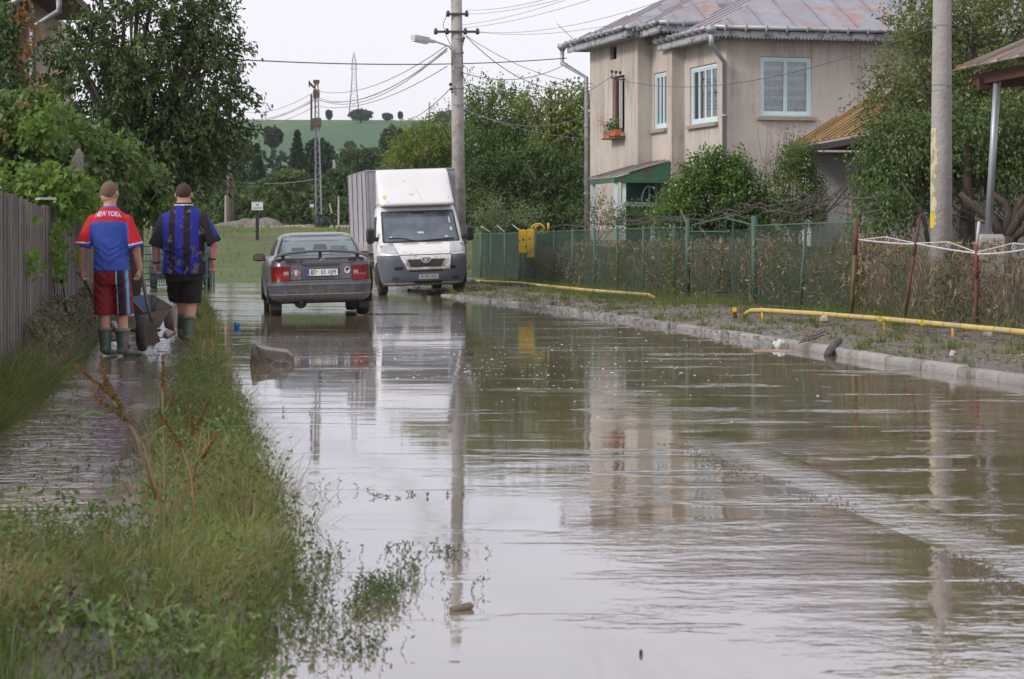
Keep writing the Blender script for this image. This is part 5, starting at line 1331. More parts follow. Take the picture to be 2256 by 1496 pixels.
# ================================================================== VEHICLES
class Shell:
    """closed body from horizontal slices (z, y_near, y_far, half width, squareness)"""
    def __init__(s, sl): s.s = sorted(sl)
    def at(s, z):
        Z = [q[0] for q in s.s]; return [float(np.interp(z, Z, [q[k] for q in s.s])) for k in range(1, 5)]
    def ny(s, x, z):       # near surface
        y0, y1, w, n = s.at(z); yc, h = (y0+y1)/2, (y1-y0)/2
        return yc-h*max(0, 1-min(1, abs(x)/w)**n)**(1/n)
    def sx(s, y, z):
        y0, y1, w, n = s.at(z); yc, h = (y0+y1)/2, (y1-y0)/2
        return w*max(0, 1-min(1, abs(y-yc)/h)**n)**(1/n)
    def ring(s, z, off=0, zz=None):
        y0, y1, w, n = s.at(z); yc, h = (y0+y1)/2, (y1-y0)/2; w += off; h += off; c = .90; pts = []
        f = lambda t: max(0, 1-abs(t)**n)**(1/n)
        e = [-.9, -.75, -.5, -.25, 0, .25, .5, .75, .9]
        k = f(.90)
        def arc(a, b, m):   # corner between |x|=.9w and |y|=.9h
            return a, b
        for t in e: pts.append((w*t, yc-h*f(t)))
        for t in (.955, .985): pts.append((w*t, yc-h*f(t)))
        for t in (-.985, -.955, -.9, -.7, -.4, 0, .4, .7, .9, .955, .985): pts.append((w*f(t), yc+h*t))
        for t in (.985, .955): pts.append((w*t, yc+h*f(t)))
        for t in reversed(e): pts.append((w*t, yc+h*f(t)))
        for t in (-.955, -.985): pts.append((w*t, yc+h*f(t)))
        for t in reversed((-.985, -.955, -.9, -.7, -.4, 0, .4, .7, .9, .955, .985)): pts.append((-w*f(t), yc+h*t))
        for t in (-.985, -.955): pts.append((w*t, yc-h*f(t)))
        return [Vector((x, y, zz if zz is not None else z)) for x, y in pts]
    def solid(s, mb, zs=None, off=0):
        zs = zs or [q[0] for q in s.s]
        # order corner points by angle so the ring never folds back
        rs = []
        for z in zs:
            r = s.ring(z, off); y0, y1, w, n = s.at(z); c = Vector((0, (y0+y1)/2, z)); h = (y1-y0)/2
            r.sort(key=lambda p: math.atan2((p.y-c.y)/max(h, .01), (p.x)/max(w, .01))); rs.append(r)
        mb.rings(rs); return mb
    def band(s, mb, z0, z1, ymax, off, nz=3, thick=.03):
        """skin wrapped round the near end up to y=ymax"""
        rows = []
        for k in range(nz+1):
            z = lerp(z0, z1, k/nz); y0, y1, w, n = s.at(z); row = []
            fr_ = [0, .3, .55, .72, .84, .90, .94, .965, .98, .99]; xs_ = np.array([-q for q in fr_[::-1]]+fr_[1:])*w; yl = s.ny(.99*w, z); ys_ = [yl+(ymax-yl)*q for q in (.04, .10, .2, .4, .7, 1)]
            for y in ys_[::-1]: row.append(Vector((-s.sx(y, z)-off, y, z)))
            for x in xs_: row.append(Vector((x+math.copysign(off*min(1, abs(x/w))**8, x), s.ny(x, z)-off*(1-.5*abs(x/w)**12), z)))
            for y in ys_: row.append(Vector((s.sx(y, z)+off, y, z)))
            rows.append(row)
        rows = [[p+Vector((0, thick, 0)) for p in rows[0]]]+rows+[[p+Vector((0, thick, 0)) for p in rows[-1]]]
        mb.rings(rows, caps=False, closed=False); return mb
    def patch(s, mb, q, off, nu=8, nv=3, thick=.006):
        """q: four (x,z) corners on the near face, counter-clockwise from lower left"""
        def fn(u, v, o=off):
            a = (lerp(q[0][0], q[1][0], u), lerp(q[0][1], q[1][1], u)); b = (lerp(q[3][0], q[2][0], u), lerp(q[3][1], q[2][1], u))
            x, z = lerp(a[0], b[0], v), lerp(a[1], b[1], v); return Vector((x, s.ny(x, z)-o, z))
        mb.grid(fn, nu, nv)
        e = [fn(i/nu, 0) for i in range(nu+1)]+[fn(1, j/nv) for j in range(1, nv+1)]+[fn(1-i/nu, 1) for i in range(1, nu+1)]+[fn(0, 1-j/nv) for j in range(1, nv)]
        mb.rings([e, [p+Vector((0, off+thick, 0)) for p in e]], caps=False); return mb
    def side(s, mb, q, off, sgn, nu=6, nv=3):
        def fn(u, v):
            a = (lerp(q[0][0], q[1][0], u), lerp(q[0][1], q[1][1], u)); b = (lerp(q[3][0], q[2][0], u), lerp(q[3][1], q[2][1], u))
            y, z = lerp(a[0], b[0], v), lerp(a[1], b[1], v); return Vector((sgn*(s.sx(y, z)+off), y, z))
        mb.grid(fn, nu, nv); return mb
def put_text(name, txt, size, sh, x, z, mat, parent, off=.004, bold=0., slant=0., squash=1., flip=False):
    me = text_mesh(txt, size, bold=bold)
    for v in me.vertices:
        tx, tz = v.co.x*squash+v.co.y*slant, v.co.y
        X, Z = x+tx, z+tz; v.co = Vector((X, sh.ny(X, Z)-off, Z))
    me.materials.clear(); me.materials.append(mat)
    o = bpy.data.objects.new(name, me); COL.objects.link(o); o.parent = parent; WLOC[o] = Vector((0, 0, 0)); return o
tyre = M('tyre_muddy', (.028, .026, .025), .85, c2=(.055, .046, .038), scale=9, bmp=.01)
hub = M('hub_grey', (.20, .195, .19), .5, .4, dirt=(.13, .10, .08), dirt_scale=6)
def wheel(parent, c, r, w, name='wheel'):
    mb = MB(); mb.smooth = True; rr = []; c = Vector(c)
    for (x, q) in ((-w/2, r*.60), (-w/2, r*.9), (-w*.42, r*.98), (-w*.2, r), (w*.2, r), (w*.42, r*.98), (w/2, r*.9), (w/2, r*.60)):
        rr.append([c+Vector((x, q*math.cos(a), q*math.sin(a))) for a in np.linspace(0, 2*PI, 29)[:-1]])
    mb.rings(rr); o = mb.build(name, tyre, parent, local=True)
    mb = MB(); mb.smooth = False
    for sg in (-1, 1):
        mb.rings([[c+Vector((sg*(w/2+dx), q*math.cos(a), q*math.sin(a))) for a in np.linspace(0, 2*PI, 17)[:-1]] for dx, q in ((-.02, r*.62), (.004, r*.6), (-.02, r*.4), (.006, r*.12))])
    mb.build('rim', hub, o, local=True); return o
cgl = M('car_glass', (.085, .125, .14), .10, c2=(.14, .19, .205), scale=2.0, spec=1.0, coat=.6)
wgl = M('van_windshield_glass', (.035, .048, .065), .07, c2=(.13, .16, .19), scale=1.6, spec=.9, coat=.4)
blk = M('black_plastic', (.022, .023, .026), .55, c2=(.035, .034, .034), scale=5)
greyp = M('charcoal_paint', (.10, .095, .107), .32, .3, c2=(.082, .078, .088), scale=2, dirt=(.15, .13, .115), dirt_scale=3.2, dirt_lo=.56, dirt_hi=.74, coat=.3, mudz=(.15, .85, (.15, .13, .11)))
bumpg = M('grey_bumper', (.075, .079, .093), .5, c2=(.062, .065, .076), scale=2, mudz=(.1, .75, (.16, .135, .115)), dirt=(.17, .145, .125), dirt_scale=4, dirt_lo=.55, dirt_hi=.7)
red_l = M('red_lamp', (.20, .006, .010), .3, c2=(.13, .004, .008), scale=3, coat=.12, spec=.3)
org_l = M('orange_lamp', (.32, .03, .012), .18, coat=.5)
clr_l = M('clear_lamp', (.36, .26, .24), .2, coat=.5)
white_pl = M('plate_white', (.78, .78, .80), .45, dirt=(.5, .47, .43), dirt_scale=7)
eu_bl = M('plate_blue', (.02, .06, .42), .5)
black_l = M('letter_black', (.012, .012, .014), .6)

car = root('grey_car', P(710, 697, 38.3), 'muddy dark grey saloon car with a rear spoiler driving away through the flood', 'car', rot=(0, -R(1.5), R(8)))
cs = Shell([(.235, .14, 4.12, .74, 8), (.27, .06, 4.25, .79, 8), (.34, .01, 4.31, .825, 9), (.57, .0, 4.33, .84, 9), (.585, .035, 4.30, .838, 9), (.80, .055, 4.2, .832, 9), (.90, .085, 4.05, .818, 9),
            (.935, .12, 3.95, .795, 9), (.955, .18, 3.8, .765, 9), (.97, .30, 3.3, .74, 9), (.985, .42, 3.05, .722, 9), (1.10, .60, 2.84, .690, 8), (1.22, .80, 2.6, .640, 8), (1.295, .98, 2.4, .60, 8), (1.325, 1.12, 2.25, .565, 7), (1.35, 1.35, 2.1, .50, 6), (1.365, 1.6, 1.9, .36, 4)])
mb = MB(); mb.smooth = True; cs.solid(mb); mb.build('body', greyp, car, local=True)
mb = MB(); mb.smooth = True; cs.band(mb, .27, .565, .62, .012, 5); mb.build('bumper', bumpg, car, local=True)
mb = MB(); cs.band(mb, .515, .53, .60, .018, 1, .02); cs.band(mb, .355, .37, .60, .018, 1, .02); mb.build('bumper_strip', M('strip_grey', (.26, .27, .30), .4), car, local=True)  # two paler grey strips wrapped round the bumper
mb = MB(); mb.smooth = True; cs.patch(mb, [(-.655, .995), (.655, .995), (.535, 1.30), (-.535, 1.30)], .006, 14, 6); mb.build('rear_window', cgl, car, local=True)
mb = MB()
for q in ([(-.69, .985), (-.655, .985), (-.535, 1.305), (-.565, 1.305)], [(.655, .985), (.69, .985), (.565, 1.305), (.535, 1.305)], [(-.56, 1.30), (.56, 1.30), (.545, 1.318), (-.545, 1.318)]): cs.patch(mb, q, .009, 8, 6)
mb.build('window_seal', blk, car, local=True)
mb = MB()   # seats and mirror seen as shapes through the rear glass are part of the cabin
for x, z, w_, h_ in ((-.33, 1.045, .13, .07), (.33, 1.05, .16, .08), (.03, 1.12, .12, .045)): cs.patch(mb, [(x-w_, z-h_), (x+w_, z-h_), (x+w_*.8, z+h_), (x-w_*.8, z+h_)], .0075, 4, 2, .004)
mb.build('headrest', M('seat_dark', (.055, .08, .095), .3), car, local=True)
mb = MB(); mb.smooth = True
for sg in (-1, 1):
    for q in ([(.92, .995), (1.38, .995), (1.36, 1.25), (1.12, 1.24)], [(1.42, .995), (2.18, .995), (2.10, 1.27), (1.40, 1.26)], [(2.22, .995), (2.88, .995), (2.45, 1.22), (2.14, 1.27)]): cs.side(mb, q, .005, sg)
mb.build('side_window', blk, car, local=True)
mb = MB()
for sg in (-1, 1):
    for yc in (.80, 3.38):
        pts = [Vector((sg*(cs.sx(yc, .4)+.014), yc+.345*math.cos(a), .27+.345*math.sin(a))) for a in np.linspace(-.15, PI+.15, 16)]
        mb = MB(); mb.prism(pts, (-sg*.12, 0, 0)); mb.build('arch_shade_disc', M('arch_shade', (.010, .010, .011), .9), car, local=True)  # dark half-disc on the uncut side paints the shade of the arch hollow
mb = MB(); mb.box((0, 2.1, .27), (1.35, 3.6, .12)); mb.box((.05, .30, .28), (1.1, .3, .12)); mb.tube([(-.33, .02, .235), (-.33, .5, .235)], .035, 10); mb.tube([(-.33, .12, .23), (-.33, .45, .23)], .10, 12)
mb.build('exhaust', M('underbody', (.03, .027, .025), .8), car, local=True)
for sx_ in (-1, 1):
    for yy_ in (.80, 3.38): wheel(car, (sx_*.715, yy_, .285), .295, .19)
for sg in (-1, 1): mb = MB(); mb.box((sg*.72, .50, .22), (.17, .012, .22)); mb.build('mud_flap', blk, car, local=True)
lt = []
for sg in (-1, 1):
    a, b = sorted((sg*.505, sg*.79)); mb = MB(); mb.smooth = True; cs.patch(mb, [(a, .575), (b, .575), (b*.985, .815), (a, .815)], .010, 8, 3); l_ = mb.build('tail_light', red_l, car, local=True)
    mb = MB(); a, b = sorted((sg*.52, sg*.775)); cs.patch(mb, [(a, .655), (b, .655), (b, .695), (a, .695)], .013, 6, 1); mb.build('indicator', org_l, l_, local=True)
    mb = MB(); a, b = sorted((sg*.52, sg*.60)); cs.patch(mb, [(a, .685), (b, .685), (b, .735), (a, .735)], .015, 3, 1); mb.build('reverse_light', clr_l, l_, local=True)
mb = MB(); cs.patch(mb, [(-.33, .60), (.33, .60), (.31, .845), (-.31, .845)], .004, 8, 2); mb.build('plate_recess', bumpg, car, local=True)
mb = MB(); cs.patch(mb, [(-.31, .825), (.31, .825), (.31, .862), (-.31, .862)], .022, 8, 1, .02); mb.build('handle_bar', M('handle_dark', (.05, .05, .055), .45), car, local=True)
mb = MB(); seam = .006
for q in ([(-.50, .592), (.50, .592), (.50, .600), (-.50, .600)], [(-.500, .60), (-.494, .60), (-.494, .845), (-.500, .845)], [(.494, .60), (.50, .60), (.50, .845), (.494, .845)], [(-.66, .853), (.66, .853), (.66, .859), (-.66, .859)]): cs.patch(mb, q, .0035, 8, 1, .003)
mb.build('boot_seam', blk, car, local=True)
mb = MB(); cs.patch(mb, [(-.245, .645), (.285, .645), (.285, .775), (-.245, .775)], .012, 6, 2); npl = mb.build('number_plate_frame', blk, car, local=True)
mb = MB(); cs.patch(mb, [(-.232, .658), (.272, .658), (.272, .763), (-.232, .763)], .016, 6, 2); mb.build('number_plate', white_pl, npl, local=True)
mb = MB(); cs.patch(mb, [(-.231, .659), (-.192, .659), (-.192, .762), (-.231, .762)], .0185, 2, 1); mb.build('plate_band', eu_bl, npl, local=True)
put_text('plate_number', 'BT   03 XJM', .102, cs, .04, .709, black_l, npl, .0195, bold=0, squash=.80)
put_text('plate_country', 'RO', .028, cs, -.211, .672, white_pl, npl, .0198)
mb = MB(); cx_, cz_ = -.052, .725; pts = [Vector((cx_+.011*math.cos(a), cs.ny(cx_, cz_)-.020, cz_+.011*math.sin(a))) for a in np.linspace(0, 2*PI, 11)[:-1]]; mb.prism(pts, (0, .003, 0)); mb.build('plate_seal', M('seal_red', (.7, .03, .02), .5), npl, local=True)
put_text('model_lettering', 'VECTRA 1.8 i', .052, cs, -.425, .893, black_l, car, .007, bold=.003, slant=.35, squash=.98)
put_text('maker_lettering', 'OPEL', .052, cs, .515, .905, black_l, car, .007, bold=.003, squash=1.15)
mb = MB(); c = Vector((.03, cs.ny(.03, .915)-.008, .915)); mb.tube([c+Vector((.030*math.cos(a), 0, .030*math.sin(a))) for a in np.linspace(0, 2*PI, 17)], .004, 5); mb.beam(c-Vector((.034, 0, .008)), c+Vector((.034, 0, .008)), .005, .007); mb.build('boot_emblem', M('chrome', (.6, .6, .62), .25, .8), car, local=True)
mb = MB(); cx_, cz_ = -.405, .71
def disc(mb, x, z, rx, rz, off, n=18): mb.prism([Vector((x+rx*math.cos(a), cs.ny(x+rx*math.cos(a), z)-off, z+rz*math.sin(a))) for a in np.linspace(0, 2*PI, n+1)[:-1]], (0, .004, 0))
disc(mb, cx_, cz_, .068, .045, .008); st = mb.build('oval_sticker', white_pl, car, local=True)
for (x, mt) in ((-.035, eu_bl), (0, M('sticker_yellow', (.8, .6, .05), .5)), (.035, M('sticker_red', (.65, .05, .04), .5))):
    mb = MB(); disc(mb, cx_+x, cz_, .022, .036, .0095, 12); mb.build('sticker_colour', mt, st, local=True)
put_text('sticker_letters', 'RO', .042, cs, cx_, cz_, white_pl, st, .0145, bold=.002)
mb = MB(); disc(mb, .425, .74, .050, .055, .008); st2 = mb.build('round_sticker', white_pl, car, local=True)
mb = MB(); disc(mb, .430, .76, .032, .022, .011, 9); disc(mb, .415, .735, .015, .02, .0115, 7); mb.build('sticker_print', M('sticker_dark', (.09, .03, .03), .5), st2, local=True)
mb = MB(); mb.smooth = True
arc = [(-.74, .08, .955), (-.68, .10, .99), (-.5, .10, 1.03), (-.2, .09, 1.052), (0, .085, 1.056), (.2, .09, 1.052), (.5, .10, 1.03), (.68, .10, .99), (.74, .08, .955)]
rows = []
for x, y, z in arc: rows.append([Vector((x, y+dy, z+dz)) for dy, dz in ((-.012, -.008), (0, .018), (.09, .024), (.13, 0), (.09, -.016), (0, -.022))])
mb.rings(rows); sp = mb.build('spoiler', greyp, car, local=True)
mb = MB(); mb.box((0, .15, 1.0), (.05, .06, .10)); mb.box((-.60, .16, .965), (.06, .07, .07)); mb.box((.60, .16, .965), (.06, .07, .07)); mb.build('spoiler_foot', blk, sp, local=True)
for sg in (-1, 1):
    mb = MB(); mb.smooth = True; mb.box((sg*.90, 2.72, .96), (.20, .10, .13), bevel=.03); mr = mb.build('wing_mirror', blk, car, local=True)
    mb = MB(); mb.box((sg*.905, 2.668, .962), (.165, .006, .095)); mb.build('mirror_glass', M('mirror_pinkish', (.26, .15, .14), .15, .3), mr, local=True)
mb = MB(); cs.patch(mb, [(-.52, 1.245), (-.42, 1.25), (-.42, 1.262), (-.52, 1.258)], .009, 2, 1); mb.build('window_sticker', M('sticker_cyan', (.1, .45, .6), .5), car, local=True)

# ---------------- white delivery van with covered box body
van = root('white_van', Vector((-1.95, 54.1, .035)), 'white box van with roof air deflector parked at the kerb facing the camera', 'van', rot=(0, -R(2.0), R(9.5)))
wht = M('van_white', (.74, .735, .74), .38, c2=(.70, .695, .695), scale=2, coat=.4, dirt=(.52, .47, .42), dirt_scale=2.6, dirt_lo=.60, dirt_hi=.78, mudz=(.3, 1.25, (.36, .31, .26)))
vb = M('van_bumper', (.085, .094, .122), .55, mudz=(.0, .55, (.15, .135, .12)), c2=(.08, .088, .11), scale=2, dirt=(.2, .18, .16), dirt_scale=3, dirt_lo=.56, dirt_hi=.7)
tarp = M('grey_tarpaulin', (.38, .38, .41), .6, c2=(.31, .31, .34), scale=3, stretch=(4, 4, .35), bmp=.02, dirt=(.22, .21, .22), dirt_scale=1.6, dirt_lo=.54, dirt_hi=.72)
vs = Shell([(.20, .16, 2.05, .90, 5), (.26, .07, 2.05, .95, 5), (.40, .02, 2.05, .985, 5), (.75, .0, 2.05, 1.005, 5), (.90, .04, 2.05, 1.012, 5), (.98, .10, 2.05, 1.015, 5), (1.08, .24, 2.05, 1.015, 5.5), (1.17, .42, 2.05, 1.005, 6), (1.21, .52, 2.05, 1.0, 6.5),
            (1.60, .88, 2.05, .965, 7), (1.88, 1.12, 2.05, .925, 7), (1.98, 1.20, 2.05, .905, 7), (2.03, 1.30, 2.05, .88, 6), (2.06, 1.45, 2.0, .80, 5)])
mb = MB(); mb.smooth = True; vs.solid(mb); mb.build('cab', wht, van, local=True)
mb = MB(); mb.smooth = True; vs.band(mb, .20, .90, .80, .014, 8, .03); mb.build('bumper', vb, van, local=True)
mb = MB(); mb.smooth = True; vs.patch(mb, [(-.42, .565), (.56, .565), (.60, .89), (-.58, .89)], .030, 12, 4, .03); gp_ = mb.build('grille_surround', wht, van, local=True)
mb = MB(); mb.smooth = True; vs.patch(mb, [(-.33, .625), (.36, .625), (.46, .80), (-.42, .80)], .037, 12, 3); gr = mb.build('grille', M('grille_dark', (.03, .028, .022), .6, c2=(.07, .06, .045), scale=60), gp_, local=True)
mb = MB()
for k in range(17):
    x = -.38+.8*k/16
    for s in (-1, 1):
        a, b = (x, .632), (x+s*.06, .795); mb.beam((a[0], vs.ny(a[0], a[1])-.042, a[1]), (b[0], vs.ny(b[0], b[1])-.042, b[1]), .006, .006)
mb.build('grille_mesh', M('grille_bar', (.05, .045, .035), .5), gp_, local=True)
mb = MB(); sh_ = [(-.11, .845), (.13, .845), (.115, .77), (.07, .725), (.01, .705), (-.05, .725), (-.095, .77)]
mb.prism([Vector((x, vs.ny(.01, .77)-.066, z)) for x, z in sh_], (0, .03, 0)); em = mb.build('badge_shield', wht, gp_, local=True)
mb = MB(); mb.prism([Vector((.01+(x-.01)*.8, vs.ny(.01, .77)-.070, .785+(z-.785)*.78)) for x, z in sh_], (0, .004, 0)); mb.build('badge_field', M('badge_grey', (.16, .16, .18), .4), em, local=True)
mb = MB(); y_ = vs.ny(.01, .77)-.076
for a, b in (((-.035, .745), (.01, .80)), ((.01, .80), (.03, .815)), ((.0, .785), (-.045, .81)), ((.015, .79), (.05, .75)), ((.01, .78), (-.005, .735)), ((.03, .80), (.055, .80))): mb.beam((a[0], y_, a[1]), (b[0], y_, b[1]), .014, .010)
mb.build('badge_figure', wht, em, local=True)
mb = MB(); mb.smooth = True; vs.patch(mb, [(-.865, 1.215), (.865, 1.215), (.83, 1.90), (-.83, 1.90)], .008, 18, 8); mb.build('windshield', wgl, van, local=True)
mb = MB()
for q in ([(-.88, 1.185), (.88, 1.185), (.88, 1.235), (-.88, 1.235)], [(-.895, 1.21), (-.85, 1.21), (-.815, 1.91), (-.845, 1.91)], [(.85, 1.21), (.895, 1.21), (.845, 1.91), (.815, 1.91)], [(-.84, 1.895), (.84, 1.895), (.83, 1.92), (-.83, 1.92)], [(-.14, 1.84), (.14, 1.84), (.17, 1.89), (-.17, 1.89)]): vs.patch(mb, q, .012, 10, 6)
mb.build('windshield_seal', blk, van, local=True)
mb = MB()
for q in ([(-.06, 1.385), (.08, 1.385), (.07, 1.43), (-.07, 1.43)], [(.70, 1.44), (.76, 1.44), (.75, 1.52), (.70, 1.52)], [(.70, 1.62), (.735, 1.62), (.725, 1.75), (.695, 1.75)], [(.55, 1.29), (.63, 1.29), (.63, 1.32), (.56, 1.32)], [(-.72, 1.30), (-.66, 1.30), (-.68, 1.34), (-.71, 1.34)]): vs.patch(mb, q, .013, 2, 2)
mb.build('windshield_sticker', M('paper_bluewhite', (.50, .62, .64), .6), van, local=True)
mb = MB()
for a, b, c_ in (((-.74, 1.30), (-.42, 1.285), (-.12, 1.21)), ((.02, 1.22), (.40, 1.245), (.76, 1.26))):
    mb.tube([(x, vs.ny(x, z)-.03, z) for x, z in (a, b, c_)], .010, 5)
mb.build('wiper', blk, van, local=True)
for sg in (-1, 1):
    mb = MB(); mb.smooth = True; q = [(sg*.62, .94), (sg*.97, .975), (sg*.97, 1.13), (sg*.68, 1.20)]
    if sg < 0: q = [q[1], q[0], q[3], q[2]]
    vs.patch(mb, q, .012, 8, 4); mb.build('headlight', M('headlamp_glass', (.38, .39, .42), .12, .3, c2=(.52, .53, .56), scale=4, coat=.8), van, local=True)
    mb = MB(); mb.smooth = True
    mb.box((sg*1.15, .78, 1.36), (.19, .15, .36), bevel=.05); mb.box((sg*1.02, .80, 1.28), (.14, .08, .10)); mr = mb.build('wing_mirror', blk, van, local=True)
    mb = MB(); mb.box((sg*1.155, .70, 1.385), (.12, .01, .20), bevel=.004); mb.build('mirror_front', M('mirror_dark', (.012, .012, .014), .3), mr, local=True)
    mb = MB(); mb.smooth = True; vs.side(mb, [(1.02, 1.27), (1.72, 1.27), (1.68, 1.80), (1.28, 1.80)], .006, sg); mb.build('side_window', blk, van, local=True)
    mb = MB(); a, b = sorted((sg*.52, sg*.70)); vs.patch(mb, [(a, .57), (b, .57), (b, .635), (a, .635)], .020, 3, 1); mb.build('fog_recess', dark, van, local=True)
    mb = MB(); a, b = sorted((sg*.62, sg*.76)); vs.patch(mb, [(a, .33), (b, .33), (b, .40), (a, .40)], .020, 3, 1); mb.build('lower_recess', M('recess_grey', (.05, .055, .065), .7), van, local=True)
mb = MB()   # bonnet shut lines and air slots
for q in ([(-.60, .905), (.60, .905), (.60, .912), (-.60, .912)], [(-.598, .91), (-.59, .91), (-.70, 1.235), (-.71, 1.235)], [(.59, .91), (.598, .91), (.66, 1.235), (.65, 1.235)]): vs.patch(mb, q, .010, 6, 4)
for x0 in (-.46, .08):
    for k in range(13): x = x0+k*.029; vs.patch(mb, [(x, 1.145), (x+.014, 1.145), (x+.014, 1.175), (x, 1.175)], .010, 1, 1)
mb.build('bonnet_lines', M('shut_line', (.16, .155, .15), .7), van, local=True)
mb = MB()
for k in range(9): x = -.36+k*.085; vs.patch(mb, [(x, .515), (x+.068, .515), (x+.068, .545), (x, .545)], .018, 1, 1)
vs.patch(mb, [(-.24, .245), (.36, .245), (.42, .30), (-.30, .30)], .018, 4, 1); mb.build('lower_slot', dark, van, local=True)
mb = MB(); vs.patch(mb, [(-.20, .345), (.30, .345), (.30, .455), (-.20, .455)], .026, 4, 1); np2 = mb.build('number_plate', M('dirty_plate', (.50, .48, .46), .6, c2=(.38, .36, .34), scale=8), van, local=True)
mb = MB(); vs.patch(mb, [(-.199, .346), (-.16, .346), (-.16, .454), (-.199, .454)], .029, 1, 1); mb.build('plate_band', M('plate_blue_dull', (.04, .10, .32), .6), np2, local=True)
put_text('plate_number', 'B  76  XIE', .098, vs, .07, .402, M('letter_faded', (.10, .09, .08), .7), np2, .031, squash=.86)
mb = MB()
for sg in (-1, 1):
    pts = [Vector((sg*(vs.sx(1.0, .5)+.02), .98+.43*math.cos(a), .32+.43*math.sin(a))) for a in np.linspace(-.2, PI+.2, 16)]; mb = MB(); mb.prism(pts, (-sg*.2, 0, 0)); mb.build('arch_shade_disc', MATS['arch_shade'], van, local=True)  # same dark half-disc, arch shade painted on the closed cab side
for sx_ in (-1, 1):
    wheel(van, (sx_*.89, .98, .325), .335, .215); wheel(van, (sx_*.86, 4.6, .325), .335, .215)
# air deflector
ds = Shell([(2.03, 1.00, 2.1, .84, 9), (2.07, .96, 2.1, .875, 9), (2.12, 1.0, 2.12, .885, 8), (2.18, 1.10, 2.12, .875, 7), (2.5, 1.44, 2.12, .865, 7), (2.80, 1.78, 2.12, .85, 8), (2.885, 1.90, 2.12, .835, 8), (2.905, 1.98, 2.1, .80, 7)])
mb = MB(); mb.smooth = True; ds.solid(mb); dfl = mb.build('air_deflector', wht, van, local=True)
mb = MB(); ds.patch(mb, [(-.78, 2.22), (-.71, 2.215), (-.71, 2.285), (-.78, 2.29)], .012, 2, 2); mb.build('yellow_sticker', M('sticker_y', (.75, .6, .03), .5), dfl, local=True)
mb = MB(); ds.patch(mb, [(.12, 2.12), (.126, 2.12), (.03, 2.45), (.026, 2.45)], .003, 1, 8, .003)
for x, z in ((-.22, 2.62), (-.68, 2.14), (-.1, 2.30), (.74, 2.20)): ds.patch(mb, [(x-.012, z-.012), (x+.012, z-.012), (x+.012, z+.012), (x-.012, z+.012)], .004, 1, 1, .004)
mb.build('crack', M('crack_dark', (.25, .24, .23), .8), dfl, local=True)
# box body: frame, drop side, tarpaulin
mb = MB(); mb.box((0, 2.16, 1.92), (2.08, .05, 1.92)); mb.build('headboard', tarp, van, local=True)
mb = MB(); mb.box((0, 4.35, .86), (2.06, 4.3, .12)); mb.box((0, 4.3, .62), (1.2, 4.1, .2)); mb.build('chassis', M('chassis_grey', (.12, .12, .12), .8), van, local=True)
def tf(sg):
    return lambda u, v: Vector((sg*(1.045+.010*math.sin(u*46)*(1-v)+.008*math.sin(u*17+v*4)), 2.18+4.35*u, 1.20+1.70*v))
for sg in (-1, 1):
    mb = MB(); mb.smooth = True; mb.grid(tf(sg), 90, 10); mb.build('tarpaulin', tarp, van, local=True)
    mb = MB(); mb.box((sg*1.05, 4.36, 1.05), (.035, 4.34, .32), bevel=.01); mb.build('drop_side', M('drop_side_grey', (.42, .40, .39), .6, .2, c2=(.34, .32, .31), dirt=(.22, .19, .17), dirt_scale=2), van, local=True)
    mb = MB()
    for y_ in (2.20, 3.15, 4.3, 5.45, 6.5): mb.box((sg*1.062, y_, 1.95), (.02, .03, 1.9))
    mb.build('strap', M('strap_dark', (.16, .15, .15), .7), van, local=True)
mb = MB(); mb.box((0, 4.36, 2.905), (2.11, 4.42, .03), bevel=.01); mb.box((0, 6.54, 1.95), (2.08, .04, 1.9)); mb.build('tarpaulin_roof', tarp, van, local=True)
mb = MB()
for (a, b) in (((-1.045, 2.13, 2.90), (1.045, 2.13, 2.90)), ((-1.045, 2.13, 1.0), (-1.045, 2.13, 2.9)), ((1.045, 2.13, 1.0), (1.045, 2.13, 2.9))): mb.beam(a, b, .03, .03)
mb.build('box_frame', metal_g, van, local=True)

# ---------------- blue car half hidden behind the second man
bc = root('blue_car', Vector((-8.72, 62.5, .02)), 'dark blue estate car half hidden behind the man in the striped shirt', 'car', rot=(0, 0, R(8)))
bs_ = Shell([(.25, .1, 4.0, .76, 8), (.35, 0, 4.1, .81, 8), (.9, .05, 4.1, .83, 8), (1.0, .10, 3.9, .81, 8), (1.4, .28, 2.9, .70, 6), (1.66, .45, 2.6, .60, 6), (1.74, .7, 2.3, .5, 5), (1.76, 1.0, 2.0, .3, 4)])
mb = MB(); mb.smooth = True; bs_.solid(mb); mb.build('body', M('blue_car_paint', (.03, .075, .15), .35, .3, coat=.4), bc, local=True)
mb = MB(); mb.smooth = True; bs_.patch(mb, [(-.72, 1.05), (.72, 1.05), (.58, 1.60), (-.58, 1.60)], .01, 10, 5); mb.build('rear_window', M('bc_glass', (.10, .14, .16), .15, coat=.5), bc, local=True)
mb = MB(); bs_.patch(mb, [(-.66, 1.26), (-.50, 1.26), (-.48, 1.48), (-.62, 1.48)], .014, 3, 3); mb.build('window_paper', M('pale_paper', (.6, .72, .75), .6), bc, local=True)
mb = MB(); mb.smooth = True; bs_.band(mb, .35, .62, .5, .02, 3); mb.build('bumper', blk, bc, local=True)
for sx_ in (-1, 1):
    for y_ in (.8, 3.3): wheel(bc, (sx_*.72, y_, .28), .29, .18)
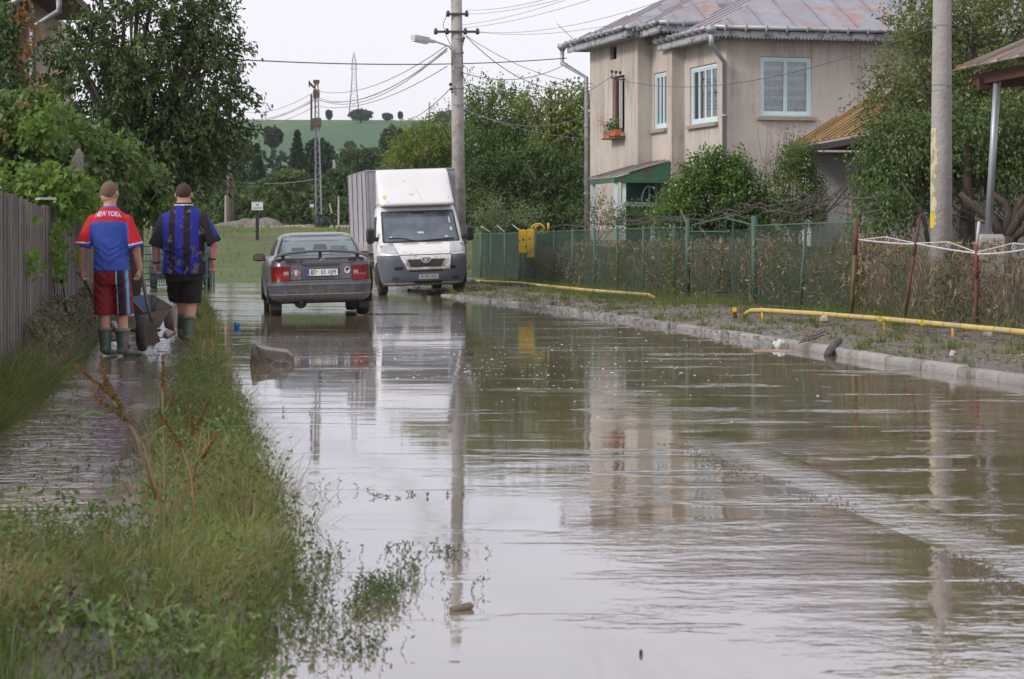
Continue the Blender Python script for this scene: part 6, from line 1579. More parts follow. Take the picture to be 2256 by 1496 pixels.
# green wire crates/fence in front of it
gwf = root('green_wire_barrier', P(385, 622, 60), 'low dark green wire barrier behind the two men in front of the blue car', 'barrier')
mb = MB(); a, b = P(296, 540, 58), P(455, 545, 62)
for k in range(34): t_ = k/33; c = a.lerp(b, t_); mb.beam(Vector((c.x, c.y, .1)), c, .014)
for z in (.15, .30, .45, .60, .75, .92, 1.12): mb.beam(Vector((a.x, a.y, z)), Vector((b.x, b.y, z)), .018, .025)
mb.build('wire_bars', M('barrier_green', (.02, .075, .07), .6), gwf)
mb = MB()
for c in (a, a.lerp(b, .5), b, P(465, 585, 62), P(471, 585, 62)): mb.beam(Vector((c.x, c.y, 0)), Vector((c.x, c.y, c.z+.02)), .05)
mb.build('post', fgreen, gwf)

# ================================================================== PEOPLE
skin = M('skin', (.52, .29, .215), .55, c2=(.46, .24, .18), scale=6, spec=.35)
def ell_rings(mb, spec, n=20):
    rows = []
    for z, cx_, cy_, rx, ry in spec: rows.append([Vector((cx_+rx*math.copysign(abs(math.cos(a))**.85, math.cos(a)), cy_+ry*math.copysign(abs(math.sin(a))**.85, math.sin(a)), z)) for a in np.linspace(0, 2*PI, n+1)[:-1]])
    mb.rings(rows)
def limb(mb, pts, rs, n=12):
    P_ = [Vector(p) for p in pts]; mb.tube(P_, rs, n)
    for p, r in zip(P_, rs): mb.ball(p, r*.985, 12, 8)
def hand(mb, w, d, inward, curl=1.0, sc=1.0):
    """hand from wrist w pointing along d; inward = palm side direction; four fingers and a thumb"""
    w, d, i = Vector(w), Vector(d).normalized(), Vector(inward).normalized(); s = d.cross(i).normalized(); i = s.cross(d).normalized()
    for k in range(4):
        t = (k-1.5)*.019*sc; a = w+d*.015; b = w+d*.082*sc+s*t; mb.tube([a+s*t*.6, b], [.015*sc, .0125*sc], 8); mb.ball(b, .0125*sc, 8, 6)
        L = (.036, .042, .039, .030)[k]*sc
        p1 = b+d*L*.75+i*L*.35*curl; p2 = p1+d*L*.35*(1-.5*curl)+i*L*.75*curl; p3 = p2-d*L*.35*curl+i*L*.35*curl
        mb.tube([b, p1, p2, p3], [.0112*sc, .0104*sc, .0095*sc, .0075*sc], 8)
        for p in (p1, p2, p3): mb.ball(p, .0088*sc, 7, 5)
    th = w+d*.022*sc-s*.024*sc; t1 = th+d*.028*sc-s*.016*sc+i*.014*sc; t2 = t1+d*.026*sc+i*.018*sc*curl
    mb.tube([th, t1, t2], [.0145*sc, .012*sc, .0095*sc], 8); mb.ball(t2, .0095*sc, 7, 5)
def recolor(me, rules, mats):
    me.materials.clear()
    for m_ in mats: me.materials.append(m_)
    idx_ = np.array([rules(p.center) for p in me.polygons], dtype=np.int32); me.polygons.foreach_set('material_index', idx_)
def wrinkle(me, amp, sc, seed, zf=None):
    from mathutils import noise
    for v in me.vertices:
        c = v.co; a = amp*(zf(c.z) if zf else 1)
        n1_ = noise.noise(Vector((c.x*sc*1.3+c.z*3, c.y*sc, c.z*sc*.8+seed))); n2_ = noise.noise(Vector((c.x*sc*.6, c.y*sc*.6, c.z*sc*2.2-abs(c.x)*9+seed)))
        n_ = .9*(1-abs(n1_)*2.4)**3*.6+.9*(1-abs(n2_)*2.4)**3*(1 if c.z < 1.2 else .3)-.5
        v.co = c+Vector((c.x, c.y, 0)).normalized()*n_*a
def cloth(name, me, parent):
    o = bpy.data.objects.new(name, me); COL.objects.link(o); o.parent = parent; WLOC[o] = Vector((0, 0, 0)); return o
hairm = M('short_brown_hair', (.12, .078, .058), .9, c2=(.17, .118, .092), scale=40, bmp=.004)
hair2 = M('dark_auburn_hair', (.045, .022, .018), .8, c2=(.075, .038, .030), scale=90, bmp=.004)
bootm = M('green_rubber_boot', (.065, .105, .085), .4, c2=(.045, .075, .06), scale=5, dirt=(.13, .115, .095), dirt_scale=5, dirt_lo=.50, dirt_hi=.64)
cuffm = M('muddy_boot_cuff', (.17, .16, .14), .8)
def head_parts(mb, c, turn=0.):
    """skull, jaw, nose, ears around centre c (faces +y, turned)"""
    c = Vector(c); R_ = Matrix.Rotation(turn, 3, 'Z'); f = lambda x, y, z: c+R_@Vector((x, y, z))
    mb.ball(f(0, -.005, .015), (.086, .100, .103), 18, 14); mb.ball(f(0, .045, -.045), (.058, .052, .06), 14, 10); mb.ball(f(0, .075, -.082), (.032, .026, .028), 10, 8)
    mb.ball(f(0, -.045, -.04), (.070, .052, .065), 12, 8); mb.tube([f(0, .086, .012), f(0, .108, -.026)], [.010, .017], 8); mb.ball(f(0, .104, -.03), .016, 8, 6)
    for s in (-1, 1): mb.ball(f(s*.094, .0, -.014), (.013, .022, .033), 8, 8); mb.ball(f(s*.03, .078, .03), (.024, .014, .010), 8, 6)
    mb.ball(f(0, .088, -.058), (.024, .012, .008), 8, 6)
    return f
def make_person(loc, rotz, label, shoes_mat, spec):
    pr = root('person', loc, label, 'person', rot=(0, 0, rotz))
    mb = MB(); s = spec
    ell_rings(mb, s['torso']); mb.tube([s['neck'][0], s['neck'][1]], [s['neckr']*1.25, s['neckr']], 14)
    f = head_parts(mb, s['head'], s.get('turn', 0))
    for side in ('L', 'R'):
        a = s['arm'+side]; limb(mb, a[:3], s['armr']); mb.tube([a[2], Vector(a[2])+(Vector(a[2])-Vector(a[1])).normalized()*.02], [s['armr'][2], s['armr'][2]*.9], 10)
        hand(mb, a[2], a[3], a[4], a[5], s.get('hs', 1.05))
        l = s['leg'+side]; limb(mb, l, s['legr'])
    me = remesh(mb, 'body', .0078, 4, .5); me.materials.append(skin); cloth('body', me, pr)
    # eyes
    for sx_ in (-1, 1):
        m2 = MB(); m2.smooth = True; m2.ball(f(sx_*.03, .086, .014), .010, 8, 6); m2.build('eye', M('eye_white', (.7, .68, .65), .3), pr, local=True)
    # hair cap: shell over the skull, cut above nape and forehead
    m2 = MB(); m2.smooth = True; c = Vector(s['head']); R_ = Matrix.Rotation(s.get('turn', 0), 3, 'Z'); rows = []
    for k in range(10):
        el = lerp(-.80, PI/2-.02, k/9); row = []
        for a in np.linspace(0, 2*PI, 29)[:-1]:
            e = el
            front = max(0, math.sin(a)); e = max(el, lerp(-.80, .50, front**.5 if front > 0 else 0)); e = max(e, lerp(-.80, -.10, max(0, 1-abs(math.sin(a))/.75)**.6))
            q = Vector((.0905*math.cos(e)*math.cos(a), -.007+.1045*math.cos(e)*math.sin(a), .015+.1085*math.sin(e))); row.append(c+R_@q)
        rows.append(row)
    m2.rings(rows); m2.build('hair', s['hairm'], pr, local=True)
    # boots
    for side in ('L', 'R'):
        an = Vector(s['leg'+side][-1]); kn = Vector(s['leg'+side][-2]); t = s['toe'+side]; td = Vector((math.sin(t), math.cos(t), 0)); ztop = s['boot'+side]
        top = an.lerp(kn, (ztop-an.z)/(kn.z-an.z)); mb = MB()
        mb.tube([top, top.lerp(an, .5), an+Vector((0, 0, .03)), an-Vector((0, 0, .04))], [.070, .066, .060, .058], 16)
        mb.ball(an-td*.02-Vector((0, 0, .03)), (.052, .052, .045), 12, 8)
        for k in range(5): q = an+td*(.03+.042*k); mb.ball(Vector((q.x, q.y, an.z-.048-.004*k)), (.049-.002*k, .049-.002*k, .040-.003*k), 12, 8)
        me = remesh(mb, 'boot', .009, 4, .5); me.materials.append(shoes_mat); bo = cloth('boot', me, pr)
        m2 = MB(); m2.smooth = True; m2.tube([top.lerp(an, .16), top+Vector((0, 0, .008))], [.075, .078], 16); m2.build('boot_cuff', cuffm, bo, local=True)
    return pr
redc = M('red_cloth', (.52, .012, .02), .8, c2=(.44, .01, .018), scale=5); bluc = M('blue_cloth', (.045, .09, .42), .8, c2=(.035, .07, .34), scale=5)
whtc = M('white_cloth', (.7, .68, .7), .8); navy = M('navy_cloth', (.015, .018, .04), .8); cyan = M('cyan_cloth', (.08, .42, .62), .8); dred = M('dark_red_cloth', (.22, .014, .018), .8, c2=(.17, .01, .014), scale=6, dirt=(.17, .08, .06), dirt_scale=4, dirt_lo=.62, dirt_hi=.75)
z1_ = float(terrain(-4.12, 24.5))
s1 = dict(torso=[(.84, .012, 0, .155, .125), (.92, .01, 0, .168, .125), (1.04, .0, 0, .158, .115), (1.20, -.005, 0, .168, .118), (1.34, -.01, 0, .175, .115), (1.42, -.01, 0, .150, .095), (1.475, -.01, 0, .09, .07)],
          neck=((-.01, -.01, 1.42), (-.012, .005, 1.62)), neckr=.062, head=(-.014, .018, 1.685), turn=-R(24), hairm=hairm,
          armL=((-.178, -.01, 1.372), (-.285, -.03, 1.12), (-.315, .06, .90), (.05, .25, -.95), (.95, .1, 0), 1.1), armR=((.162, -.01, 1.372), (.262, -.03, 1.12), (.285, .05, .91), (.05, .2, -.97), (-.9, .2, 0), 1.1), armr=(.050, .045, .034),
          legL=((-.075, 0, .88), (-.070, .02, .48), (-.055, -.01, .10)), legR=((.095, 0, .88), (.115, .03, .48), (.125, -.02, .09)), legr=(.085, .060, .048), toeL=R(14), toeR=R(48), bootL=.285, bootR=.275)
man1 = make_person(Vector((-4.135, 24.5, z1_+.01)), 0, 'man seen from behind in red and blue shirt and red shorts holding tools', bootm, s1)
mb = MB()
ell_rings(mb, [(.875, .01, 0, .188, .150), (.95, .008, 0, .185, .146), (1.10, 0, 0, .178, .135), (1.25, -.005, 0, .190, .138), (1.36, -.01, 0, .203, .140), (1.43, -.01, 0, .190, .124), (1.475, -.01, 0, .150, .108), (1.515, -.01, -.005, .098, .088), (1.548, -.012, -.002, .080, .078)], 28)
for sg, sh_, el in ((-1, (-.178, -.01, 1.392), (-.288, -.03, 1.135)), (1, (.162, -.01, 1.392), (.266, -.03, 1.12))):
    mb.tube([sh_, Vector(sh_).lerp(Vector(el), .45), el], [.072, .078, .086], 14); mb.ball(sh_, .072, 14, 10)
me = remesh(mb, 'shirt', .0095, 5, .5); wrinkle(me, .010, 7, 3, lambda z: 1.2 if z < 1.15 else .6)
def r1(c):
    ax = abs(c.x+.006)
    slv = ax > .188+(1.39-c.z)*.10 and c.z < 1.40 or ax > .2
    if slv:
        if c.z < (1.165 if c.x < 0 else 1.155)-(.0 if c.x < 0 else (c.x-.27)*-.25): return 1
        if c.z < (1.178 if c.x < 0 else 1.168)-(.0 if c.x < 0 else (c.x-.27)*-.25): return 2
        return 0
    if c.z > 1.53: return 1
    if c.z > 1.375+.02*(1-(c.x/.2)**2): return 0
    return 1
recolor(me, r1, [redc, bluc, whtc]); sh1 = cloth('shirt', me, man1)
# back lettering, laid on the cloth
bvh = BVHTree.FromPolygons([v.co.copy() for v in me.vertices], [tuple(p.vertices) for p in me.polygons])
tm_ = text_mesh('NEW YORK', .070, bold=.0022); tm_.transform(Matrix.Scale(.72, 4, Vector((1, 0, 0))))
for v in tm_.vertices:
    x, z = v.co.x-.012, 1.468+v.co.y-(v.co.x/.12)**2*.010
    hit = bvh.ray_cast(Vector((x, -1, z)), Vector((0, 1, 0)))
    v.co = Vector((x, (hit[0].y if hit[0] else -.12)-.004, z))
tm_.materials.clear(); tm_.materials.append(M('print_pale_blue', (.52, .58, .78), .8)); cloth('shirt_lettering', tm_, sh1)
mb = MB()
ell_rings(mb, [(.74, .012, 0, .172, .135), (.82, .012, 0, .185, .148), (.92, .01, 0, .180, .143)], 24)
for lg in (s1['legL'], s1['legR']):
    h_, k_ = Vector(lg[0]), Vector(lg[1]); e_ = h_.lerp(k_, 1.10); e_.y -= .005; sx_ = -.012 if h_.x < 0 else .018
    mb.tube([h_+Vector((0, 0, -.02)), h_.lerp(e_, .5)+Vector((sx_*.6, 0, 0)), e_+Vector((sx_, 0, -.01))], [.108, .104, .100], 18)
me = remesh(mb, 'shorts', .0095, 5, .5); wrinkle(me, .009, 6, 9)
def r2(c):
    if c.x > .03:
        e = lerp(.100, .045, (.88-c.z)/.47)+.02
        q = c.x-.135-(.88-c.z)*.045
        if c.y > .07: return 0
        if q > .052: return 0
        if q > .026: return 2
        if q > .008: return 0
        if q > -.055-(.88-c.z)*.03: return 1
        if q > -.063-(.88-c.z)*.03: return 3
    return 0
recolor(me, r2, [dred, navy, cyan, whtc]); cloth('shorts', me, man1)

blk_c = M('black_striped_cloth', (.018, .012, .014), .85, c2=(.012, .009, .010), scale=5, dirt=(.16, .14, .115), dirt_scale=3.4, dirt_lo=.60, dirt_hi=.74)
blu_c = M('royal_blue_cloth', (.018, .024, .30), .8, c2=(.014, .018, .22), scale=5, dirt=(.16, .16, .17), dirt_scale=3.4, dirt_lo=.60, dirt_hi=.76)
mudc = M('mud_caked_cloth', (.16, .145, .12), .9, c2=(.05, .055, .11), scale=7)
z2_ = float(terrain(-3.70, 26.8))
s2 = dict(torso=[(.82, 0, 0, .185, .15), (.92, 0, 0, .205, .165), (1.06, 0, 0, .212, .17), (1.22, 0, 0, .215, .155), (1.36, 0, 0, .20, .13), (1.44, 0, 0, .165, .10), (1.51, 0, 0, .09, .075)],
          neck=((0, -.01, 1.46), (0, .01, 1.63)), neckr=.080, head=(-.005, .022, 1.690), turn=-R(6), hairm=hair2,
          armL=((-.205, -.01, 1.395), (-.315, -.02, 1.12), (-.318, .05, .915), (-.02, .15, -1), (.9, -.3, 0), .8), armR=((.205, -.01, 1.395), (.345, -.03, 1.13), (.318, .02, .955), (.02, -.05, -1), (-.6, -.8, 0), .5), armr=(.058, .053, .038),
          legL=((-.09, 0, .86), (-.075, .14, .50), (-.045, .22, .12)), legR=((.10, 0, .86), (.075, .02, .47), (.055, -.06, .10)), legr=(.098, .072, .054), toeL=0, toeR=R(5), bootL=.345, bootR=.30, hs=1.1)
man2 = make_person(Vector((-3.70, 26.8, z2_+.01)), 0, 'stocky man walking away in a muddy blue and black striped shirt and black shorts', bootm, s2)
mb = MB()
ell_rings(mb, [(.785, .005, 0, .248, .185), (.86, .005, 0, .245, .187), (1.02, 0, 0, .232, .185), (1.22, 0, 0, .228, .170), (1.36, 0, 0, .232, .157), (1.43, 0, 0, .222, .14), (1.495, 0, 0, .178, .125), (1.545, 0, -.005, .118, .105), (1.592, 0, -.002, .096, .094)], 30)
for sh_, el in (((-.205, -.01, 1.40), (-.318, -.02, 1.10)), ((.205, -.01, 1.40), (.352, -.03, 1.135))):
    mb.tube([sh_, Vector(sh_).lerp(Vector(el), .45), el], [.083, .088, .090], 14); mb.ball(sh_, .083, 14, 10)
me = remesh(mb, 'shirt', .0095, 5, .5); wrinkle(me, .013, 6, 21, lambda z: 1.3 if z < 1.1 else .6)
def r3(c):
    x = c.x
    if c.z > 1.572: return 0
    if c.z > 1.560: return 2
    if abs(x) > .235+(1.4-c.z)*.04 or (abs(x) > .205 and c.z > 1.15 and False): return 1 if abs(x) > .318+(1.3-c.z)*.35 and c.z > 1.22 else 0
    b = [-.230, -.152, -.082, .010, .092, .185, .23]
    k = sum(x > q for q in b)
    from mathutils import noise
    m_ = noise.noise(Vector((x*14, c.y*9, c.z*9)))+.5*noise.noise(Vector((x*40, c.y*20, c.z*30)))
    if m_ > .62-max(0, 1.12-c.z)*1.35-max(0, x)*.9: return 3
    return 0 if k in (0, 2, 4, 6, 7) else 1
recolor(me, r3, [blk_c, blu_c, whtc, mudc]); cloth('shirt', me, man2)
mb = MB(); ell_rings(mb, [(.70, .0, 0, .20, .16), (.80, .0, 0, .215, .17), (.90, 0, 0, .21, .17)], 24)
for lg in (s2['legL'], s2['legR']):
    h_, k_ = Vector(lg[0]), Vector(lg[1]); e_ = h_.lerp(k_, 1.0); mb.tube([h_-Vector((0, 0, .02)), h_.lerp(e_, .5), e_+Vector((.01 if h_.x > 0 else -.01, 0, -.005))], [.128, .124, .112], 18)
me = remesh(mb, 'shorts', .0095, 5, .5); wrinkle(me, .008, 6, 33); me.materials.append(M('black_shorts', (.010, .009, .010), .85, c2=(.02, .017, .016), dirt=(.13, .11, .09), dirt_scale=5, dirt_lo=.68, dirt_hi=.8)); cloth('shorts', me, man2)
mb = MB(); mb.smooth = True
for w_, e_ in ((s2['armL'][2], s2['armL'][1]), (s2['armR'][2], s2['armR'][1])):
    a = Vector(w_); b = a+(Vector(e_)-a).normalized()*.02; mb.tube([a, b], .0405, 14)
mb.build('wristband', M('wristband_black', (.012, .012, .012), .6), man2, local=True)

# tools held by the first man
wl_ = lambda p: Vector((-4.135, 24.5, z1_+.01))+Vector(p)
hnd = M('tool_handle', (.15, .13, .115), .6, c2=(.10, .085, .075), scale=12); stl = M('muddy_steel', (.07, .06, .05), .6, .2, c2=(.11, .09, .07), scale=9)
t1 = root('garden_fork', wl_((-.30, .10, .82)), 'long-handled tool in the left hand of the man in the red and blue shirt', 'tool')
mb = MB(); mb.smooth = True; mb.tube([wl_((-.335, .03, .86)), wl_((-.285, .13, .76)), wl_((-.20, .30, .55)), wl_((-.02, .62, .18))], .017, 9); mb.ball(wl_((-.335, .02, .865)), (.028, .03, .03), 9, 7); mb.build('handle', hnd, t1)
mb = MB(); mb.beam(wl_((-.02, .62, .18)), wl_((.06, .78, .02)), .14, .012, up=(1, 0, 0)); mb.build('blade', stl, t1)
t2 = root('spade', wl_((.30, .09, .82)), 'spade with a wooden shaft held upright in the right hand of the first man', 'spade')
mb = MB(); mb.smooth = True; mb.tube([wl_((.295, .06, .90)), wl_((.315, .09, .78)), wl_((.345, .16, .55)), wl_((.385, .24, .36))], .018, 9); mb.build('shaft', hnd, t2)
mb = MB(); mb.rings([[wl_((x_+.385, y_+.25, z_)) for x_, y_ in ((-w_, -.008), (w_, -.008), (w_, .008), (-w_, .008))] for w_, z_ in ((.02, .40), (.025, .34), (.055, .31), (.06, .18), (.035, .10))]); mb.build('blade', stl, t2)

# wheelbarrow in front of them
wbY = 25.7
wb = root('wheelbarrow', P(330, 765, wbY), 'muddy wheelbarrow with a blue-lined tray standing in front of the first man', 'wheelbarrow')
trayo = M('tray_outside', (.15, .125, .10), .6, c2=(.21, .18, .15), scale=5, dirt=(.07, .06, .055), dirt_scale=4); trayb = M('tray_blue', (.03, .09, .19), .5, c2=(.03, .06, .12), scale=4)
def trp(px, py, dy): return P(px, py, wbY+dy)
rim = [trp(285, 655, .75), trp(335, 650, .85), trp(378, 676, .10), trp(318, 690, -.05)]
bot = [trp(300, 712, .55), trp(330, 712, .62), trp(352, 722, .15), trp(322, 728, .05)]
mb = MB(); fs = [(0, 1, 5, 4), (1, 2, 6, 5), (2, 3, 7, 6), (3, 0, 4, 7), (4, 5, 6, 7)]
mb.add(rim+bot, fs); to = mb.build('tray', trayo, wb)
md = to.modifiers.new('t', 'SOLIDIFY'); md.thickness = .012
mb = MB(); ctr = sum((Vector(p) for p in rim+bot), Vector())/8
mb.add([ctr+(Vector(p)-ctr)*.965+Vector((0, 0, .008)) for p in rim+bot], fs); mb.build('tray_lining', trayb, wb)
mb = MB(); mb.smooth = True; mb.tube(rim+[rim[0]], .012, 7); mb.build('tray_rim', stl, wb)
mb = MB(); mb.smooth = True
for px, dy in ((300, .5), (352, .3)):
    a = trp(px, 727, dy); mb.tube([a, trp(313, 735, -.35)], .016, 7)
mb.tube([trp(243, 728, -.1), trp(345, 727, -.1)], .016, 7); mb.tube([trp(340, 722, .2), trp(350, 752, .25), trp(338, 757, .2)], .016, 7); mb.tube([trp(300, 722, .4), trp(303, 757, .4)], .016, 7)
mb.build('frame', M('frame_black', (.025, .022, .02), .6), wb)
c = trp(314, 734, -.42); mb = MB(); mb.smooth = True; rr = []
for x_, q in ((-.045, .10), (-.05, .15), (-.035, .185), (0, .195), (.035, .185), (.05, .15), (.045, .10)): rr.append([c+Vector((x_+.12*0, q*math.cos(a), q*math.sin(a))) for a in np.linspace(0, 2*PI, 25)[:-1]])
mb.rings(rr); mb.build('wheel', tyre, wb)
bk = root('enamel_basin', trp(368, 702, .35), 'rusty basin with a pale rim leaning behind the wheelbarrow', 'basin')
mb = MB(); mb.smooth = True; cb = trp(362, 700, .4); rr = []
for k_, q in ((0, .14), (.10, .19), (.115, .20), (.105, .185), (.01, .13)): rr.append([cb+Vector((k_+.01, q*.75*math.cos(a), q*.8*math.sin(a))) for a in np.linspace(0, 2*PI, 21)[:-1]])
mb.rings(rr); mb.build('bowl', M('basin_rust', (.17, .07, .05), .6, c2=(.35, .33, .32), scale=5), bk)

def lump(name, label, cat, c, d, mat, rot=None, seed=1, n=3, parent=None):
    mb = MB(); mb.box(c, d, rot=rot, bevel=min(d)*.3); rr = random.Random(seed)
    mb.v = [tuple(np.array(v)+np.array([rr.uniform(-1, 1)*min(d)*.10 for _ in range(3)])) for v in mb.v]
    o = mb.build(name, mat); tag(o, label, cat); return o
pinkb = M('pinkish_brick', (.52, .40, .35), .85, c2=(.45, .33, .28), scale=9, dirt=(.25, .21, .18), dirt_scale=9)
lump('brick', 'pinkish broken brick lying tilted beside the second man', 'brick', P(374, 734, 26.6), (.15, .12, .08), pinkb, Matrix.Rotation(R(-28), 4, 'Y')@Matrix.Rotation(R(30), 4, 'Z'))
lump('plastic_scrap', 'white plastic scrap between the calves of the first man', 'litter', P(250, 718, 26.6), (.07, .05, .10), M('white_plastic', (.6, .58, .56), .5), Matrix.Rotation(R(-20), 4, 'Y'), 3)
lump('brick', 'brownish brick lump behind the boots of the first man', 'brick', P(250, 742, 26.2), (.14, .1, .1), M('brick_brown', (.3, .2, .15), .9), None, 5)
lump('floating_wood', 'short pale broken stick floating in the near water', 'stick', P(1017, 1344, 7.49)+Vector((0, 0, .008)), (.085, .022, .022), M('driftwood', (.34, .26, .20), .85, c2=(.22, .15, .12), scale=40, stretch=(.3, 3, 3), bmp=.01), Matrix.Rotation(R(-4), 4, 'Y')@Matrix.Rotation(R(38), 4, 'Z'), 4)
lump('stone', 'grey stone just breaking the water near the lower right', 'stone', P(2018, 1386, 7.12)+Vector((0, 0, -.004)), (.04, .05, .03), M('grey_stone', (.20, .19, .18), .6), None, 8)
lump('twig_lump', 'small dark twig knot standing in the water at the bottom', 'twig', P(1412, 1443, 6.67)+Vector((0, 0, .005)), (.010, .012, .02), M('twig_knot', (.05, .04, .035), .8), None, 9)
lump('stone', 'orange-brown broken stone on the mud behind the kerb', 'stone', P(1722, 729, 31.2), (.12, .12, .11), M('ochre_stone', (.45, .30, .17), .9), Matrix.Rotation(R(40), 4, 'Z'), 11)
lump('block', 'dark wet wood block on the verge below the fence gate', 'wood', P(1560, 679, 40), (.28, .14, .06), M('dark_wet_wood', (.06, .04, .035), .6), Matrix.Rotation(R(20), 4, 'Z'), 13)
lump('shard', 'white shard leaning on the yellow pipe at the right', 'litter', P(2176, 731, 26.0), (.09, .03, .10), M('white_shard', (.55, .53, .5), .6), Matrix.Rotation(R(18), 4, 'Y'), 14)
lump('shard', 'pale broken tile upright on the mud below the pipe', 'litter', P(2098, 779, 21.9), (.04, .03, .06), M('white_shard', ()), Matrix.Rotation(R(15), 4, 'Y'), 15)
lump('stone', 'pale stone half under the yellow pipe left of the rusty post', 'stone', P(1816, 703, 30.6), (.11, .1, .09), M('pale_stone', (.45, .40, .36), .8), None, 16)
# black branch leaning over the kerb
bl = root('log', P(1836, 765, 24.8), 'black waterlogged piece of wood leaning over the concrete kerb', 'wood')
mb = MB(); mb.smooth = True; mb.tube([P(1822, 783, 24.6), P(1830, 772, 24.8), P(1838, 760, 25.0), P(1850, 750, 25.2)], [.035, .05, .040, .035], 9); mb.build('wood', M('waterlogged', (.035, .03, .03), .5, c2=(.09, .08, .08), scale=14, bmp=.02), bl)
tw = root('branch', P(1790, 745, 25.8), 'thin leafless branch lying across the kerb left of the black wood', 'branch')
mb = MB()
for k in range(9): a = P(1762+6*k, 752-2*k, 25.6); mb.tube([a, a+Vector((random.uniform(.02, .16), random.uniform(-.1, .1), random.uniform(0, .10)))], .004, 4)
mb.tube([P(1760, 756, 25.6), P(1785, 748, 25.8), P(1815, 738, 26)], .007, 5); mb.build('twigs', M('bark_dark', (.07, .055, .045), .9), tw)
hf = root('styrofoam', P(1715, 762, 26.9), 'broken white foam cluster at the water edge under the kerb', 'litter')
mb = MB(); mb.smooth = True
for k in range(8): mb.ball(P(1704+random.uniform(0, 22), 752+random.uniform(0, 16), 26.6), random.uniform(.02, .045), 8, 5)
mb.build('foam', M('dirty_foam', (.6, .6, .52), .8), hf)
fl = root('floating_board', P(1710, 775, 25.7), 'thin pale board floating flat beside the kerb', 'board')
mb = MB(); mb.box((P(1703, 775, 25.8).x, 25.8, .006), (.42, .09, .012), rot=R(-6)); mb.build('board', M('pale_board', (.42, .30, .22), .7), fl)
# blue cup
cp = root('plastic_cup', P(521, 724, 32.7), 'small bright blue plastic cup floating upright left of the car', 'cup')
mb = MB(); mb.smooth = True; c = P(521, 724, 32.7); c.z = 0; mb.tube([c-Vector((0, 0, .01)), c+Vector((.008, 0, .05)), c+Vector((.01, 0, .085))], [.036, .042, .046], 14); mb.build('cup', M('cup_blue', (.01, .17, .42), .35), cp)
mb = MB(); mb.smooth = True; mb.tube([c+Vector((.008, 0, .048)), c+Vector((.0085, 0, .056))], .045, 14); mb.build('band', M('cup_cyan', (.02, .30, .5), .35), cp)
# crumpled dark sheet standing out of the water
cr = root('crumpled_sheet', P(598, 804, 22.8), 'crumpled brown sheet metal scrap sticking out of the flood behind the grass', 'scrap')
Y0 = 22.8; q = lambda px, py, dy: P(px, py, Y0+dy)
front = [q(552, 812, 0), q(554, 786, .02), q(558, 757, .06), q(566, 764, .03), q(583, 772, .0), q(606, 775, -.02), q(630, 778, .0), q(643, 786, .02), q(642, 812, .02)]
backr = [q(560, 812, .3), q(562, 786, .3), q(560, 757, .12), q(570, 762, .22), q(588, 766, .28), q(610, 769, .30), q(634, 772, .3), q(645, 783, .25), q(645, 812, .25)]
mid = [p.lerp(b_, .0)+Vector((0, -.06, 0)) for p, b_ in zip(front, backr)]
lowf = [q(552, 812, -.02), q(553, 800, -.04), q(560, 784, -.05), q(572, 778, .02), q(585, 788, -.02), q(604, 797, -.06), q(622, 800, -.06), q(640, 802, -.02), q(642, 812, 0)]
mb = MB(); mb.rings([backr, front, lowf], caps=False, closed=False)
n_ = len(lowf); mb.add(lowf+[q(552+i*11, 814, -.06) for i in range(9)], [(i, i+1, n_+i+1, n_+i) for i in range(8)])
co_ = mb.build('sheet', M('brown_scrap', (.055, .040, .028), .35, c2=(.10, .078, .06), scale=9, bmp=.02, dirt=(.27, .25, .27), dirt_scale=7, dirt_lo=.58, dirt_hi=.7), cr)
md = co_.modifiers.new('s', 'SUBSURF'); md.subdivision_type = 'SIMPLE'; md.levels = 2; md.render_levels = 2
md = co_.modifiers.new('t', 'SOLIDIFY'); md.thickness = .01

# gravel heaps
grav = M('gravel', (.26, .225, .205), .95, c2=(.17, .145, .13), scale=2.5, bmp=.12, dirt=(.12, .11, .07), dirt_scale=.8, dirt_lo=.6, dirt_hi=.7, detail=8)
def heap(name, label, prof, Y, dep):
    rt = root(name, P(prof[0][0], 505, Y), label, 'heap'); xs_ = [p_[0] for p_ in prof]; ys_ = [p_[1] for p_ in prof]
    def fn(u, v):
        px = lerp(xs_[0], xs_[-1], u); top = float(np.interp(px, xs_, ys_)); bz = EYE-(506-HY)*Y/F-.25; tz = EYE-(top-HY)*Y/F
        s_ = math.sin(PI*v)**.8; z = bz+(tz-bz)*s_; x = (px-CX)*Y/F
        j = .07*float(fbm(x*3.1, v*6, 77, 3)); return Vector((x+j, Y-dep+2*dep*v, z+j*s_*1.4))
    mb = MB(); mb.smooth = True; mb.grid(fn, 70, 26); mb.build('gravel', grav, rt)
heap('gravel_heap', 'long grey gravel heap behind the notice board', [(455, 505), (470, 496), (505, 487), (560, 481), (590, 480), (608, 486), (628, 500), (640, 507)], 103, 2.0)
heap('gravel_heap', 'pale gravel heap seen between the two men', [(290, 505), (300, 488), (315, 479), (340, 486), (380, 500), (400, 506)], 104, 1.6)
heap('sand_heap', 'small reddish sand heap far beyond the car', [(664, 505), (672, 495), (682, 492), (692, 497), (700, 506)], 109, .9)
# wood rail on the bank
rl = root('log', P(505, 594, 80), 'long thin log lying on the grass at the water edge', 'log')
mb = MB(); mb.smooth = True; mb.tube([P(472, 596, 78), P(520, 595, 78), P(560, 596, 78.2), P(590, 600, 78.4)], [.06, .045, .02, .01], 7); mb.build('wood', wood, rl)
pb_ = root('stone', P(552, 578, 84), 'pale rock on the grassy bank left of the car', 'stone')
mb = MB(); mb.smooth = True; mb.ball(P(551, 578, 83), (.14, .12, .11), 8, 6); mb.ball(P(557, 577, 83), (.10, .1, .08), 8, 6); mb.build('rock', M('pale_rock', (.42, .38, .34), .9), pb_)

